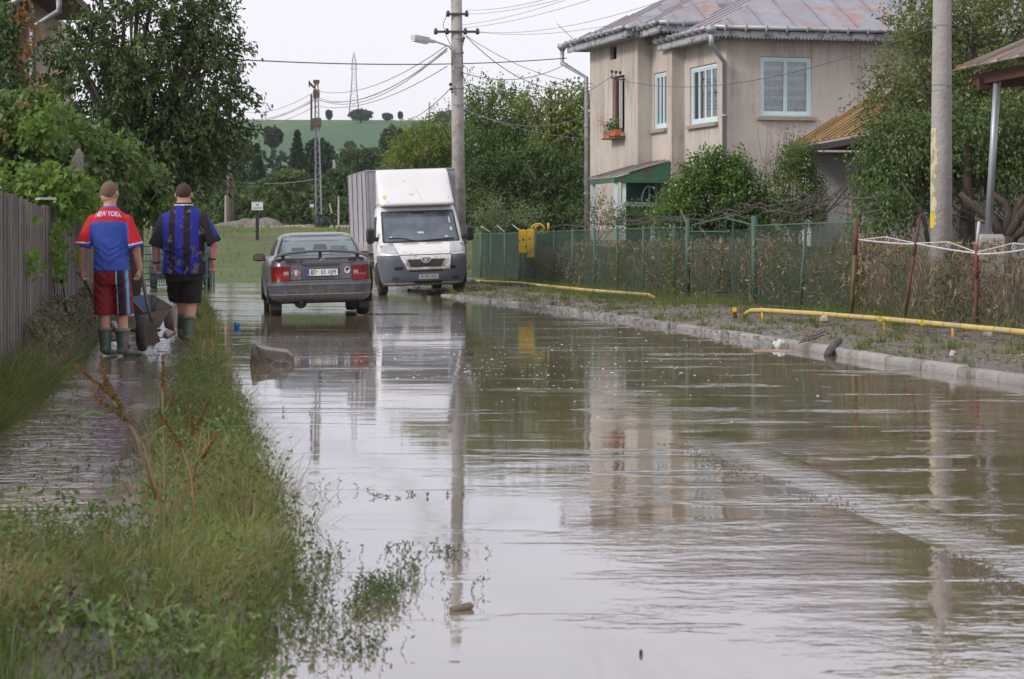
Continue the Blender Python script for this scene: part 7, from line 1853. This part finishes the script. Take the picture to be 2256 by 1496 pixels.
# ================================================================== TREES AND SHRUBS
bark = M('bark', (.075, .055, .042), .95, c2=(.12, .095, .075), scale=9, stretch=(2, 2, .4), bmp=.03)
barkg = M('bark_grey', (.16, .145, .13), .95, c2=(.10, .085, .075), scale=9, stretch=(2, 2, .4), bmp=.03)
def E(px, py, Y, rx, ry, rz): return (tuple(P(px, py, Y)), (rx, ry, rz))
cherry = Mleaf('cherry_leaf', [(.040, .075, .020), (.06, .105, .026), (.085, .14, .035), (.045, .08, .025), (.13, .19, .05)], .42, .25, .5)
tree('cherry_tree', 'large dark green cherry tree rising behind the board fence at upper left', (-6.35, 39.5, .2),
     [E(330, 60, 39.5, 1.15, 1.2, 1.0), E(230, 190, 39.2, 1.1, 1.2, .8), E(390, 190, 39.8, 1.15, 1.1, .85), E(300, -90, 40, 1.0, 1, .8), E(330, 310, 39.6, 1.3, 1.1, .75), E(455, 300, 39.8, .55, .7, .50), E(430, 50, 40, .62, .7, .5), E(175, 110, 39.2, .42, .8, .55), E(405, 370, 39.5, .5, .6, .40), E(505, 285, 39.6, .35, .5, .22), E(480, 110, 39.7, .35, .5, .22), E(470, 20, 39.8, .3, .4, .3), E(470, 210, 39.7, .3, .4, .25)],
     1000, .50, 28, .105, .045, cherry, bark, .14, droop=.34, shell=.3, out=1.0, spread=.045)
# long drooping sprays at the right edge of its crown
V1 = []
for (x0, y0, x1, y1, sg_) in ((455, 85, 570, 108, .03), (450, 125, 555, 135, .05), (470, 170, 480, 205, .1), (460, 250, 572, 300, -.02), (480, 300, 575, 296, -.06), (440, 25, 505, 8, -.03), (430, 175, 500, 250, .03), (455, 330, 560, 345, .02), (460, 75, 520, 150, .03), (500, 100, 535, 65, .0)):
    a, b = np.array(P(x0, y0, 39.6)), np.array(P(x1, y1, 39.4)); n = 85; t = rng.random(n)
    C = a+(b-a)*t[:, None]; C[:, 2] += -.25*0+rng.normal(0, .05, n)-sg_; C += rng.normal(0, .05, (n, 3)); C[:, 2] -= .04
    D = (b-a)/np.linalg.norm(b-a)*.5+rng.normal(0, .5, (n, 3)); D[:, 2] -= .9
    V1.append(leaves(C, D, unit(n)+np.array([0, 0, .5]), .105*rng.uniform(.7, 1.2, n), .042*rng.uniform(.7, 1.2, n)))
ct = bpy.data.objects['cherry_tree']; mesh_np('outer_sprays', *join(V1), cherry, ct)
mb = MB(); mb.smooth = True
for (x0, y0, x1, y1) in ((400, 120, 560, 106), (400, 160, 545, 133), (380, 320, 565, 298), (400, 330, 545, 343), (400, 60, 500, 10), (300, 380, 300, 300)): mb.tube([P(x0, y0, 39.7), P((x0+x1)/2, (y0+y1)/2-4, 39.6), P(x1, y1, 39.5)], [.03, .018, .006], 5)
mb.tube([P(258, 400, 39), P(252, 320, 39), P(235, 240, 39.2), P(272, 130, 39.4), P(272, 20, 39.6)], [.09, .07, .055, .04, .025], 8)
mb.tube([P(252, 330, 38.9), P(285, 240, 39), P(300, 150, 39.2)], [.06, .04, .02], 7); mb.build('limbs', bark, ct)
vineL = Mleaf('vine_leaf', [(.10, .17, .045), (.13, .21, .06), (.07, .12, .035), (.17, .25, .08), (.11, .16, .07)], .5, .3, .4)
vineB = Mleaf('vine_leaf_bright', [(.12, .20, .04), (.16, .25, .055), (.09, .16, .035)], .5, .4, .4)
redL = Mleaf('reddish_leaf', [(.30, .10, .05), (.25, .13, .05), (.20, .15, .06), (.33, .14, .07)], .6, .3)
vr = root('grapevine', (-5.9, 29, .5), 'broad mound of grapevine leaves spilling over the board fence', 'vine')
V, Fq = spray_cloud([E(60, 320, 30, .75, .9, .38), E(150, 350, 31, .65, .9, .42), E(235, 370, 32, .50, .8, .42), E(300, 405, 33, .36, .6, .30), E(20, 270, 30, .7, .8, .40), E(110, 290, 31, .4, .7, .3), E(328, 440, 33, .20, .5, .22)], 1150, .28, 14, .092, .085, .5, .55, .9, .04); mesh_np('leaves', V, Fq, vineL, vr)
V, Fq = spray_cloud([E(60, 395, 26, .30, .4, .10), E(110, 405, 26, .25, .4, .14), E(160, 430, 26, .20, .4, .12), E(185, 455, 27, .12, .4, .10), E(95, 275, 29, .12, .3, .14), E(115, 245, 29, .06, .2, .10), E(60, 440, 23.5, .02, .1, .02)], 125, .2, 12, .085, .08, .3, .2); mesh_np('young_leaves', V, Fq, vineB, vr)
V, Fq = spray_cloud([E(40, 265, 29, .4, .5, .25), E(70, 300, 29.5, .35, .5, .2), E(90, 230, 30, .2, .3, .3)], 11, .15, 8, .065, .06, .4, .5); mesh_np('turning_leaves', V, Fq, redL, vr)
mb = MB(); mb.smooth = True
for k in range(10): a = P(40+30*k, 470, 31); mb.tube([a, a+Vector((random.uniform(-.2, .3), .3, .4)), a+Vector((random.uniform(-.3, .4), .5, .8))], [.012, .009, .004], 5)
mb.tube([P(200, 446, 27), P(235, 452, 27.3), P(255, 458, 27.5)], .006, 5); mb.build('stems', bark, vr)
iv = root('climbing_vine', (-4.6, 23, .6), 'small leafy vine climbing the boards left of the leaning plank', 'vine')
fenceP = lambda px, py: (lambda Y: P(px, py, Y)+Vector((.05, 0, 0)))(415*19.0/(415-px) if px < 400 else 30)
Cs = []
for (px, py, sx_, sy_, n) in ((108, 555, 9, 38, 130), (112, 600, 8, 22, 70), (50, 560, 5, 12, 16), (52, 590, 4, 25, 18), (77, 590, 5, 6, 6), (152, 560, 5, 20, 30), (165, 570, 5, 14, 20), (108, 500, 4, 12, 12), (52, 480, 2, 6, 5), (180, 490, 3, 20, 14)):
    for _ in range(n): Cs.append(fenceP(px+random.gauss(0, sx_*.6), py+random.gauss(0, sy_*.6))+Vector((random.uniform(0, .10), 0, 0)))
Cs = np.array([list(c) for c in Cs]); n = len(Cs); N = rng.normal(0, .4, (n, 3)); N[:, 1] -= .7; N[:, 0] += .5; D = rng.normal(0, .5, (n, 3)); D[:, 2] -= .6
V, Fq = leaves(Cs, D, N, rng.uniform(.05, .09, n), rng.uniform(.045, .075, n)); mesh_np('leaves', V, Fq, vineB, iv)
mb = MB(); mb.tube([fenceP(112, 690), fenceP(108, 600), fenceP(104, 520), fenceP(110, 470)], .006, 5); mb.build('stem', bark, iv)
ul = root('garden_tree', (-7.6, 33, .2), 'reddish tipped leafy tree in front of the building at the left edge', 'tree')
V, Fq = spray_cloud([E(-10, 150, 33, .30, .5, .9), E(20, 190, 33, .22, .5, .5), E(0, 60, 33, .14, .4, .5)], 260, .25, 13, .085, .05, .5, .4); mesh_np('crown', V, Fq, cherry, ul)
V, Fq = spray_cloud([E(60, 40, 33, .10, .3, .25), E(40, 110, 33, .15, .3, .2), E(70, 90, 33, .08, .2, .12), E(60, 170, 33, .12, .2, .1)], 26, .15, 9, .075, .05, .4, .4); mesh_np('red_tips', V, Fq, redL, ul)['kind'] = 'stuff'
mb = MB(); mb.smooth = True; mb.tube([(-7.5, 33, .1), (-7.4, 33, 2), P(30, 160, 33), P(40, 0, 33)], [.08, .06, .04, .02], 7); mb.build('trunk', bark, ul)
nt_ = root('wire_netting', P(168, 400, 27.5), 'bundle of grey wire netting draped on a post above the board fence', 'netting')
mb = MB(); mb.smooth = True; mb.tube([P(178, 470, 27.6), P(176, 340, 27.6), P(172, 328, 27.6)], .03, 8); mb.build('post', wood, nt_)
mb = MB()
for k in range(26):
    u = k/25; a = P(lerp(168, 182, u), 335, 27.4+.2*math.sin(k)); b = P(lerp(140, 186, u), lerp(455, 475, u), 27.3+.25*math.cos(k)); pts = []
    for j in range(15): t_ = j/14; c = a.lerp(b, t_); c.x += .022*(1 if (j+k) % 2 else -1)*(.4+t_); c.x -= .05*math.sin(PI*t_)*(1-u); pts.append(c)
    mb.tube(pts, .0035, 3)
mb.build('netting', wgrey, nt_)

# mid-distance garden trees behind the van
gA = Mleaf('leaf_yellowgreen', [(.15, .21, .045), (.20, .26, .06), (.11, .17, .04), (.25, .28, .09), (.16, .17, .06)], .5, .35)
gB = Mleaf('leaf_midgreen', [(.08, .14, .035), (.12, .19, .045), (.16, .23, .06), (.06, .10, .03)], .5, .3)
gC = Mleaf('leaf_darkgreen', [(.045, .085, .025), (.07, .12, .03), (.095, .15, .04)], .5, .2)
gD = Mleaf('leaf_palegrey', [(.16, .20, .11), (.22, .26, .16), (.11, .15, .07)], .6, .3)
tree('plum_tree', 'yellowish green plum tree immediately behind the roof of the white van', (-2.9, 78, .4), [E(935, 350, 78, 1.15, 1.0, 1.0), E(900, 320, 78, .55, .8, .55), E(960, 300, 77, .6, .8, .7), E(885, 370, 77, .55, .8, .5)], 620, .5, 13, .10, .06, gA, bark, .1, droop=.0)
tree('pear_tree', 'bright green pear tree with upright shoots right of the lamp pole', (-.6, 79, .4), [E(1075, 300, 79, 1.1, 1, 1.1), E(1110, 250, 79, .9, .9, .75), E(1060, 235, 79, .5, .6, .6), E(1160, 300, 79, .8, .9, .8), E(1030, 340, 78, .9, .9, .8), E(1185, 245, 79, .35, .5, .5)], 750, .75, 20, .10, .052, gB, bark, .12, droop=-.25)
tree('walnut_tree', 'yellow-green leafy tree standing against the left wall of the house', (1.35, 76, .4), [E(1255, 300, 76, .8, .9, .9), E(1240, 240, 76, .7, .7, .45), E(1280, 210, 76.5, .5, .6, .35), E(1215, 340, 76, .6, .8, .7), E(1220, 195, 76, .25, .3, .15), E(1160, 220, 76, .3, .4, .25)], 640, .6, 12, .12, .08, gA, bark, .12, droop=.5)
tree('garden_thicket', 'dark green thicket filling the garden below the brighter trees', (.3, 74, .3), [E(1080, 410, 74, 1.2, 1.0, 1.15), E(1180, 400, 74, 1.3, 1.0, 1.25), E(1265, 410, 73.5, .55, .8, 1.1), E(1100, 470, 73, 1.4, .8, .6), E(1240, 480, 72, .9, .8, .5)], 1500, .45, 12, .11, .07, gC, bark, .14, cat='thicket')
tree('silver_shrub', 'pale grey-green shrub behind the far end of the mesh fence', (-.3, 68, .2), [E(1105, 470, 68, .75, .6, .35), E(1170, 480, 67, .45, .5, .25), E(1070, 480, 68, .3, .4, .2)], 200, .3, 10, .07, .035, gD, bark, .03, cat='shrub', droop=-.1)
tree('pale_shrub', 'sparse pale shrub growing against the foot of the house wall', (2.2, 64, .2), [E(1320, 470, 64, .35, .4, .35), E(1360, 480, 62, .4, .4, .25), E(1300, 490, 63, .5, .4, .2)], 90, .3, 9, .07, .045, gD, bark, .02, cat='shrub', droop=-.3)
tree('dark_bush', 'small dark bush beside the blue porch posts', (3.0, 56, .2), [E(1400, 475, 56, .5, .4, .28), E(1440, 480, 55, .4, .4, .25)], 160, .25, 12, .06, .03, gC, bark, .02, cat='bush')
# shrubs in front of the house
gE = Mleaf('laurel_leaf', [(.08, .16, .03), (.12, .22, .04), (.06, .11, .025), (.17, .27, .06)], .3, .25, .6)
tree('round_shrub', 'big rounded glossy green shrub in front of the house corner', (4.15, 50, .3), [E(1580, 440, 50, 1.0, .9, .88), E(1510, 455, 50, .62, .7, .62), E(1640, 455, 50, .62, .7, .72), E(1560, 385, 50, .55, .6, .45), E(1600, 375, 50, .45, .5, .4), E(1480, 490, 49.5, .4, .5, .35), E(1700, 480, 49.6, .45, .5, .5)], 900, .34, 20, .085, .045, gE, bark, .05, cat='shrub', droop=.1)
tree('upright_shrub', 'dense upright dark green shrub right of the rounded one', (5.85, 49, .3), [E(1750, 420, 49, .50, .5, .95), E(1760, 350, 49, .32, .4, .45), E(1790, 440, 49, .28, .4, .6)], 620, .22, 13, .06, .03, gB, bark, .05, cat='shrub', droop=0)
tw2 = root('dead_twigs', P(1735, 480, 49.5), 'reddish brown dead shoots standing out of the upright shrub', 'twigs')
mb = MB()
for k in range(46):
    x = random.gauss(1730, 26); a = P(x, 420, 49.6); b = P(x+random.uniform(-22, 28), random.uniform(270, 350), 49.6); mb.tube([a, a.lerp(b, .5)+Vector((random.uniform(-.03, .03), 0, 0)), b], [.006, .005, .003], 3)
mb.build('shoots', M('twig_red', (.16, .09, .07), .9), tw2)
V, Fq = spray_cloud([E(1735, 310, 49.6, .35, .2, .35), E(1810, 420, 49.4, .12, .2, .45), E(1700, 360, 49.6, .15, .2, .3)], 60, .2, 6, .035, .025, 0, .2); mesh_np('dead_leaves', V, Fq, Mleaf('dead_red', [(.17, .07, .05), (.22, .12, .08), (.12, .06, .04)], .8, .2), tw2)
# right-hand trees round the concrete pole
gF = Mleaf('leaf_appledark', [(.05, .09, .025), (.07, .12, .032), (.10, .16, .045), (.14, .19, .06)], .4, .25, .5)
gG = Mleaf('leaf_pearlight', [(.13, .17, .055), (.18, .22, .08), (.095, .13, .04), (.24, .27, .12), (.15, .16, .07)], .5, .35)
gH = Mleaf('leaf_olive', [(.09, .11, .04), (.13, .135, .05), (.07, .09, .03), (.15, .14, .065)], .5, .3)
tree('pear_tree', 'tall pale-leaved pear tree behind the concrete pole at the right', (7.6, 41, .3), [E(2000, 150, 41, .32, .6, .8), E(2010, 50, 41, .25, .5, .5), E(2060, 150, 41, .5, .6, .9), E(2160, 90, 41, .75, .7, .85), E(2230, 60, 41.5, .6, .7, .8), E(2150, 220, 41, .7, .7, .6), E(1945, 200, 41, .25, .4, .25), E(2320, 100, 41.5, .6, .7, .9), E(2110, 20, 41, .7, .7, .5)], 900, .55, 22, .085, .036, gG, barkg, .10, droop=-.1, out=.8)
tree('apple_tree', 'spreading apple tree with a forked trunk behind the rusty fence', (8.0, 37, .3), [E(2000, 320, 38, .75, .8, .65), E(1960, 400, 37.5, .55, .6, .50), E(2130, 300, 38, .8, .8, .6), E(2230, 300, 38, .7, .8, .62), E(1955, 455, 37, .42, .5, .30), E(2040, 400, 38, .45, .6, .38), E(2150, 380, 38, .4, .6, .25), E(2320, 330, 38, .6, .8, .6), E(2230, 400, 37.5, .35, .5, .2)], 1050, .45, 24, .075, .040, gF, bark, .02, droop=.5)
tree('olive_thicket', 'olive brown leafy tree between the house and the apple tree', (7.9, 43.5, .3), [E(1990, 260, 43, .75, .5, .65), E(2100, 330, 43, 1.0, .5, .8), E(2230, 220, 43, .9, .5, .9), E(2330, 260, 43, .8, .5, .9)], 900, .35, 12, .08, .045, gH, bark, .06, droop=.2)
at = bpy.data.objects['apple_tree']; mb = MB(); mb.smooth = True; fk = P(2218, 500, 37)
mb.tube([P(2205, 640, 37), P(2210, 560, 37), P(2215, 520, 37)], [.17, .14, .15], 12)
for pts, r0 in (([(2210, 525), (2185, 485), (2145, 455), (2115, 425)], .09), ([(2215, 515), (2222, 470), (2215, 445), (2180, 425)], .07), ([(2220, 520), (2245, 475), (2275, 440), (2300, 380)], .10), ([(2225, 525), (2262, 500), (2300, 470)], .09), ([(2222, 500), (2240, 460), (2256, 430)], .06)):
    mb.tube([P(x, y, 37) for x, y in pts], [r0, r0*.85, r0*.7, r0*.5][:len(pts)], 9)
mb.build('forked_trunk', bark, at)
mb = MB(); mb.smooth = True
mb.tube([P(2128, 640, 37.5), P(2125, 500, 37.5), P(2132, 400, 37.5), P(2128, 300, 37.6)], [.09, .085, .075, .05], 9); mb.tube([P(2142, 560, 37.5), P(2140, 450, 37.5), P(2120, 350, 37.5)], [.05, .05, .03], 8); mb.tube([P(2108, 458, 37.4), P(2122, 482, 37.4)], .028, 7)
mb.tube([P(2045, 540, 36.8), P(2035, 480, 36.8), P(2010, 440, 36.8), P(1985, 400, 37)], [.04, .035, .028, .015], 7)
for k in range(16): x = random.uniform(1960, 2120); mb.tube([P(x, random.uniform(420, 470), 37.2), P(x+random.uniform(-50, 50), random.uniform(330, 400), 37.2)], [.012, .005], 5)
mb.build('stems', bark, at)
cl = root('climbing_plant', fpt(1478, .2), 'yellow-green climber growing up the green fence left of the gate post', 'climber')
Cs = np.array([list(fpt(1478+random.gauss(0, 13)*(.4+.6*k/260), .25+1.05*random.random()**1.3, random.uniform(-.06, .06))) for k in range(300)]); n = len(Cs)
V, Fq = leaves(Cs, unit(n), unit(n)+np.array([-.8, 0, .4]), rng.uniform(.04, .08, n), rng.uniform(.03, .05, n)); mesh_np('leaves', V, Fq, gA, cl)
mb = MB()
for k in range(5): mb.tube([fpt(1478+random.uniform(-4, 4), .1), fpt(1478+random.uniform(-10, 10), .7), fpt(1478+random.uniform(-18, 18), 1.25)], .005, 4)
mb.build('stems', bark, cl)['kind'] = 'stuff'
for (px_, w_, h_, nm, lb_) in ((1370, 40, .9, gB, 'green weed clump pushing through the fence in front of the porch'), (1700, 30, 1.0, gC, 'dark leafy weed behind the fence right of the thick post'), (1850, 26, 1.25, gB, 'green weed crown showing over the fence near its last green post'), (1965, 34, .75, gB, 'bright grassy green clump behind the rusty fence'), (2060, 40, .55, gC, 'dark weed hollow at the foot of the concrete pole'), (1600, 40, .6, gH, 'olive weed behind the crooked gate')):
    rt = root('weed_clump', fpt(px_, .15, .4), lb_, 'weed'); Y_ = fY(px_)
    V, Fq = spray_cloud([((float(fenceR(Y_))+.32, Y_, .2+h_*.55), (w_*Y_/F, .25, h_*.5))], 75, .3, 10, .07, .03, -.2, .1); mesh_np('leaves', V, Fq, nm, rt)
    mb = MB(); c_ = fpt(px_, .1, .35)
    for k in range(6): mb.tube([c_, c_+Vector((random.uniform(-.15, .15), random.uniform(-.1, .1), h_*.8))], .006, 4)
    mb.build('stems', bark, rt)
# far trees
fa = Mleaf('far_green', [(.075, .12, .05), (.095, .15, .055), (.06, .095, .045), (.12, .17, .06)], .8, .15, .1)
fb_ = Mleaf('far_dark', [(.055, .088, .055), (.07, .108, .06), (.045, .072, .048)], .8, .1, .1)
fc = Mleaf('far_light', [(.13, .18, .065), (.16, .21, .075), (.10, .14, .05)], .8, .15, .1)
def far_tree(px, py, Y, wpx, hpx, label, mat, ls=.5, n=420, name='far_tree', cat='tree'):
    c = P(px, py, Y); rx = wpx*Y/F/2*.78; rz = hpx*Y/F/2*.80; gzv = float(terrain(c.x, Y))
    el = [(tuple(c), (rx, rx*.8, rz))]
    el.append(((c.x, Y, c.z-rz*.55), (rx*.9, rx*.7, rz*.6)))
    for k in range(5): el.append(((c.x+random.uniform(-.55, .55)*rx, Y+random.uniform(-.3, .3)*rx, c.z+random.uniform(-.4, .55)*rz), (rx*.55, rx*.5, rz*.5)))
    return tree(name, label, (c.x, Y, gzv), el, int(n*1.7), rx*.3, 9, ls*.62, ls*.42, mat, bark, rx*.08, cat=cat, droop=.1, group=None, spread=rx*.06)
def conifer(px, ptop, pbot, Y, wpx, label):
    b, t = P(px, pbot, Y), P(px, ptop, Y); gzv = float(terrain(b.x, Y)); b.z = min(b.z, gzv+.5); h = t.z-b.z; w = wpx*Y/F/2
    rt = root('conifer', (b.x, Y, gzv), label, 'conifer'); n = 5200; k = rng.random(n)**.8; lay = np.floor(k*17)/17+rng.random(n)*.035
    z = b.z+h*lay; rad = w*(1-lay)**.9*(.35+.65*rng.random(n)**.5); a = rng.uniform(0, 2*PI, n)
    C = np.stack([b.x+rad*np.cos(a), Y+rad*np.sin(a), z-rad*.22], 1); D = np.stack([np.cos(a), np.sin(a), np.full(n, -.35)], 1)+rng.normal(0, .3, (n, 3)); N = rng.normal(0, .4, (n, 3)); N[:, 2] += 1
    V, Fq = leaves(C, D, N, rng.uniform(.4, .8, n), rng.uniform(.15, .3, n)); mesh_np('crown', V, Fq, fb_, rt)
    mb = MB(); mb.tube([Vector((b.x, Y, gzv-.3)), Vector((b.x, Y, t.z))], [w*.08, .03], 6); mb.build('trunk', bark, rt)
conifer(655, 285, 470, 235, 78, 'tall pointed conifer left of the lattice pole')
conifer(566, 315, 470, 225, 66, 'broad conifer by the timber pole with a blunt top')
far_tree(601, 300, 400, 46, 48, 'lone dark round tree on the green hillside', fb_, .8, 500)
far_tree(700, 345, 260, 90, 95, 'dark tree immediately right of the pointed conifer', fb_, .7)
far_tree(868, 310, 300, 75, 75, 'bluish tree halfway up the hill left of the plum tree', fa, .8)
far_tree(800, 365, 280, 130, 90, 'wide rounded tree below the hill field', fa, .7, 700)
far_tree(880, 360, 250, 90, 100, 'mid green tree behind the plum tree', fa, .7)
far_tree(745, 410, 190, 120, 90, 'bushy tree right of the lattice pole', fa, .5, 600)
far_tree(640, 425, 150, 120, 130, 'light green willowy bush behind the notice board', fc, .34, 900, 'bushy_tree')
far_tree(580, 440, 155, 100, 110, 'light leafy bush between the timber pole and notice board', fc, .36, 700, 'bushy_tree')
far_tree(690, 455, 145, 90, 100, 'olive bush at the foot of the lattice pole', fa, .34, 700, 'bushy_tree')
far_tree(500, 400, 200, 110, 120, 'dark tree behind the timber pole', fb_, .6, 600)
far_tree(440, 420, 190, 130, 130, 'dark tree above the head of the second man', fb_, .6, 600)
far_tree(520, 460, 140, 130, 90, 'dark bush at the base of the timber pole', fb_, .34, 700, 'bushy_tree')
far_tree(760, 470, 140, 100, 70, 'dark scrub beside the van at the end of the road', fa, .34, 600, 'bushy_tree')
far_tree(820, 440, 160, 120, 130, 'green tree hidden partly by the van box', fa, .4, 600)
far_tree(430, 330, 260, 100, 70, 'tree on the slope left behind the cherry sprays', fa, .7)
far_tree(520, 330, 300, 90, 60, 'blurred tree low on the hillside at left', fb_, .8)
far_tree(770, 320, 500, 30, 16, 'small bush in the hillside field', fa, 1.0, 120)
for (px, py, w_, h_, lb_) in ((795, 252, 60, 18, 'dark copse on the hilltop under the pylon'), (725, 252, 14, 20, 'small tree on the crest left of the pylon'), (853, 256, 26, 12, 'low bush on the crest right of the copse'), (882, 253, 9, 16, 'tiny tree on the crest right of the low bush'), (990, 256, 70, 14, 'bushes on the crest behind the lamp pole')):
    far_tree(px, py, 860, w_, h_, lb_, fb_, 1.6, 260, 'crest_tree')
n = 2600; y = rng.uniform(112, 230, n); x = rng.uniform(-40, 30, n)*y/120
ells = [((float(a), float(b), float(terrain(a, b))+.9), (1.8, 1.4, 1.1)) for a, b in zip(x[:230], y[:230])]
V, Fq = spray_cloud(ells, 9000, .8, 9, .34, .22, .1, .2); o = mesh_np('far_scrub', V, Fq, fa); tag(o, 'low scrub covering the plain before the hill', kind='stuff')
n = 240; y = 340+rng.random(n)*40; x = rng.uniform(-110, 120, n)
ells = [((float(a), float(b), float(terrain(a, b))+2), (5, 3, 3)) for a, b in zip(x, y)]
V, Fq = spray_cloud(ells, 5000, 2.0, 9, 1.0, .7, .1, .2); o = mesh_np('far_woods', V, Fq, fb_); tag(o, 'distant woods at the foot of the hill', kind='stuff')

# ---------------- foreground plants, each its own thing
seedm = Mleaf('seed_head', [(.24, .13, .065), (.28, .17, .08), (.19, .13, .055), (.17, .15, .06)], .8, .2)
stemm = M('weed_stem', (.24, .11, .07), .7, c2=(.19, .15, .06), scale=12)
leafF = Mleaf('weed_leaf', [(.07, .13, .04), (.10, .18, .05), (.06, .10, .04)], .45, .35)
def weed(label, stalks, heads, lvs, Y, h=.0):
    st_ = stalks[0][0]; rt = root('seeding_weed', P(st_[0], st_[1], Y), label, 'weed')
    for s_ in stalks:
        mb = MB(); mb.smooth = True; pts = [P(x, y, Y+.03*k) for k, (x, y) in enumerate(s_)]; mb.tube(pts, [lerp(.0055, .0022, k/(len(pts)-1)) for k in range(len(pts))], 6); mb.build('stem', stemm, rt)
    for (x0, y0, x1, y1, w_) in heads:
        a, b = np.array(P(x0, y0, Y)), np.array(P(x1, y1, Y)); L_ = np.linalg.norm(b-a); n = int(620*L_/.14)
        t = rng.random(n); C = a+(b-a)*t[:, None]+unit(n)*(w_*Y/F*.42*(1-.55*t)*rng.random(n)**.5)[:, None]*(.8+.3*np.sin(t*40))[:, None]
        V, Fq = leaves(C, unit(n), unit(n), rng.uniform(.006, .013, n), rng.uniform(.004, .009, n)); mesh_np('seed_head', V, Fq, seedm, rt)
    for (x0, y0, x1, y1, w_) in lvs:
        mb = MB(); mb.smooth = True; a, b = P(x0, y0, Y), P(x1, y1, Y); up = Vector((0, 0, 1)); d = (b-a); sd = Vector((0, 1, .4)).normalized(); L_ = d.length
        def fn(u, v): c = a+d*u+up*(.28*L_*math.sin(PI*u*.8)); ww = w_*Y/F*math.sin(PI*min(1, u*.93+.05))**.8; return c+sd*(v-.5)*ww+up*abs(v-.5)*ww*.5
        mb.grid(fn, 8, 2); mb.build('leaf', leafF, rt)
weed('tall seeding weed with long rust-coloured heads leaning left over the path', [[(365, 1190), (345, 1080), (320, 990), (285, 930), (250, 885)], [(345, 1100), (300, 960), (268, 905)]],
     [(262, 888, 168, 805, 26), (285, 930, 205, 872, 26), (270, 905, 232, 830, 24), (232, 850, 222, 780, 16)], [(300, 960, 235, 905, 14), (320, 990, 380, 950, 14), (250, 925, 165, 940, 12), (345, 1090, 280, 1075, 14)], 8.9)
weed('upright seeding weed with a rusty spike against the muddy path', [[(362, 1200), (363, 1100), (362, 1000), (358, 930), (360, 790)]],
     [(358, 858, 359, 785, 20), (372, 900, 385, 862, 14), (360, 940, 350, 900, 16)], [(362, 1000, 330, 975, 12), (362, 1090, 395, 1060, 14), (363, 1120, 300, 1150, 22), (355, 920, 372, 905, 16)], 9.2)
weed('branching seeding weed with brown heads near the water edge', [[(430, 1190), (428, 1110), (420, 1040), (400, 985), (370, 935)], [(425, 1060), (440, 980), (445, 940)]],
     [(430, 945, 465, 872, 16), (400, 985, 362, 925, 16), (445, 1010, 480, 955, 13), (425, 960, 420, 895, 15)], [(432, 935, 500, 965, 12), (420, 1030, 480, 1010, 14), (428, 1100, 470, 1120, 16), (425, 1120, 350, 1105, 16)], 8.8)
bf_ = root('broad_leaf_plant', P(325, 1290, 7.9), 'single pale green broad leaf among the foreground grass', 'plant')
mb = MB(); mb.smooth = True; c = P(327, 1281, 7.6)
mb.grid(lambda u, v: c+Vector(((u-.5)*.08, .03*(v-.5), (v-.5)*.036*(1-abs(u-.5)*.9)+.010*math.sin(u*7))), 8, 4); mb.build('leaf', Mleaf('pale_leaf', [(.26, .36, .22), (.27, .37, .23)], .6, .4), bf_)
mb = MB(); mb.tube([c, c-Vector((.01, -.02, .12))], .002, 5); mb.build('stem', stemm, bf_)
dk = root('dock_plant', P(85, 1370, 7.3), 'clump of long blue-green drooping leaves at the lower left edge', 'plant')
for (x0, y0, x1, y1, w_) in ((95, 1420, 60, 1260, 16), (95, 1420, 20, 1330, 18), (100, 1420, 95, 1240, 14), (110, 1420, 150, 1260, 14), (110, 1420, 165, 1330, 14), (60, 1430, 0, 1400, 15), (90, 1430, 60, 1380, 14), (120, 1430, 140, 1440, 12), (70, 1260, 45, 1190, 10), (80, 1260, 90, 1150, 8)):
    mb = MB(); mb.smooth = True; Y_ = 7.2; a, b = P(x0, y0, Y_), P(x1, y1, Y_); d = b-a; L_ = d.length
    def fn(u, v): cc = a+d*u+Vector((d.x*.5*u*u, 0, -.9*L_*max(0, u-.6)**1.5+.0)); ww = w_*Y_/F*math.sin(PI*min(1, u*.93+.05))**.7; return cc+Vector((ww*(v-.5), .4*ww*(v-.5), abs(v-.5)*ww*.4))
    mb.grid(fn, 9, 2); mb.build('leaf', Mleaf('dock_leaf', [(.10, .17, .11), (.12, .20, .12), (.08, .14, .09)], .45, .35), dk)
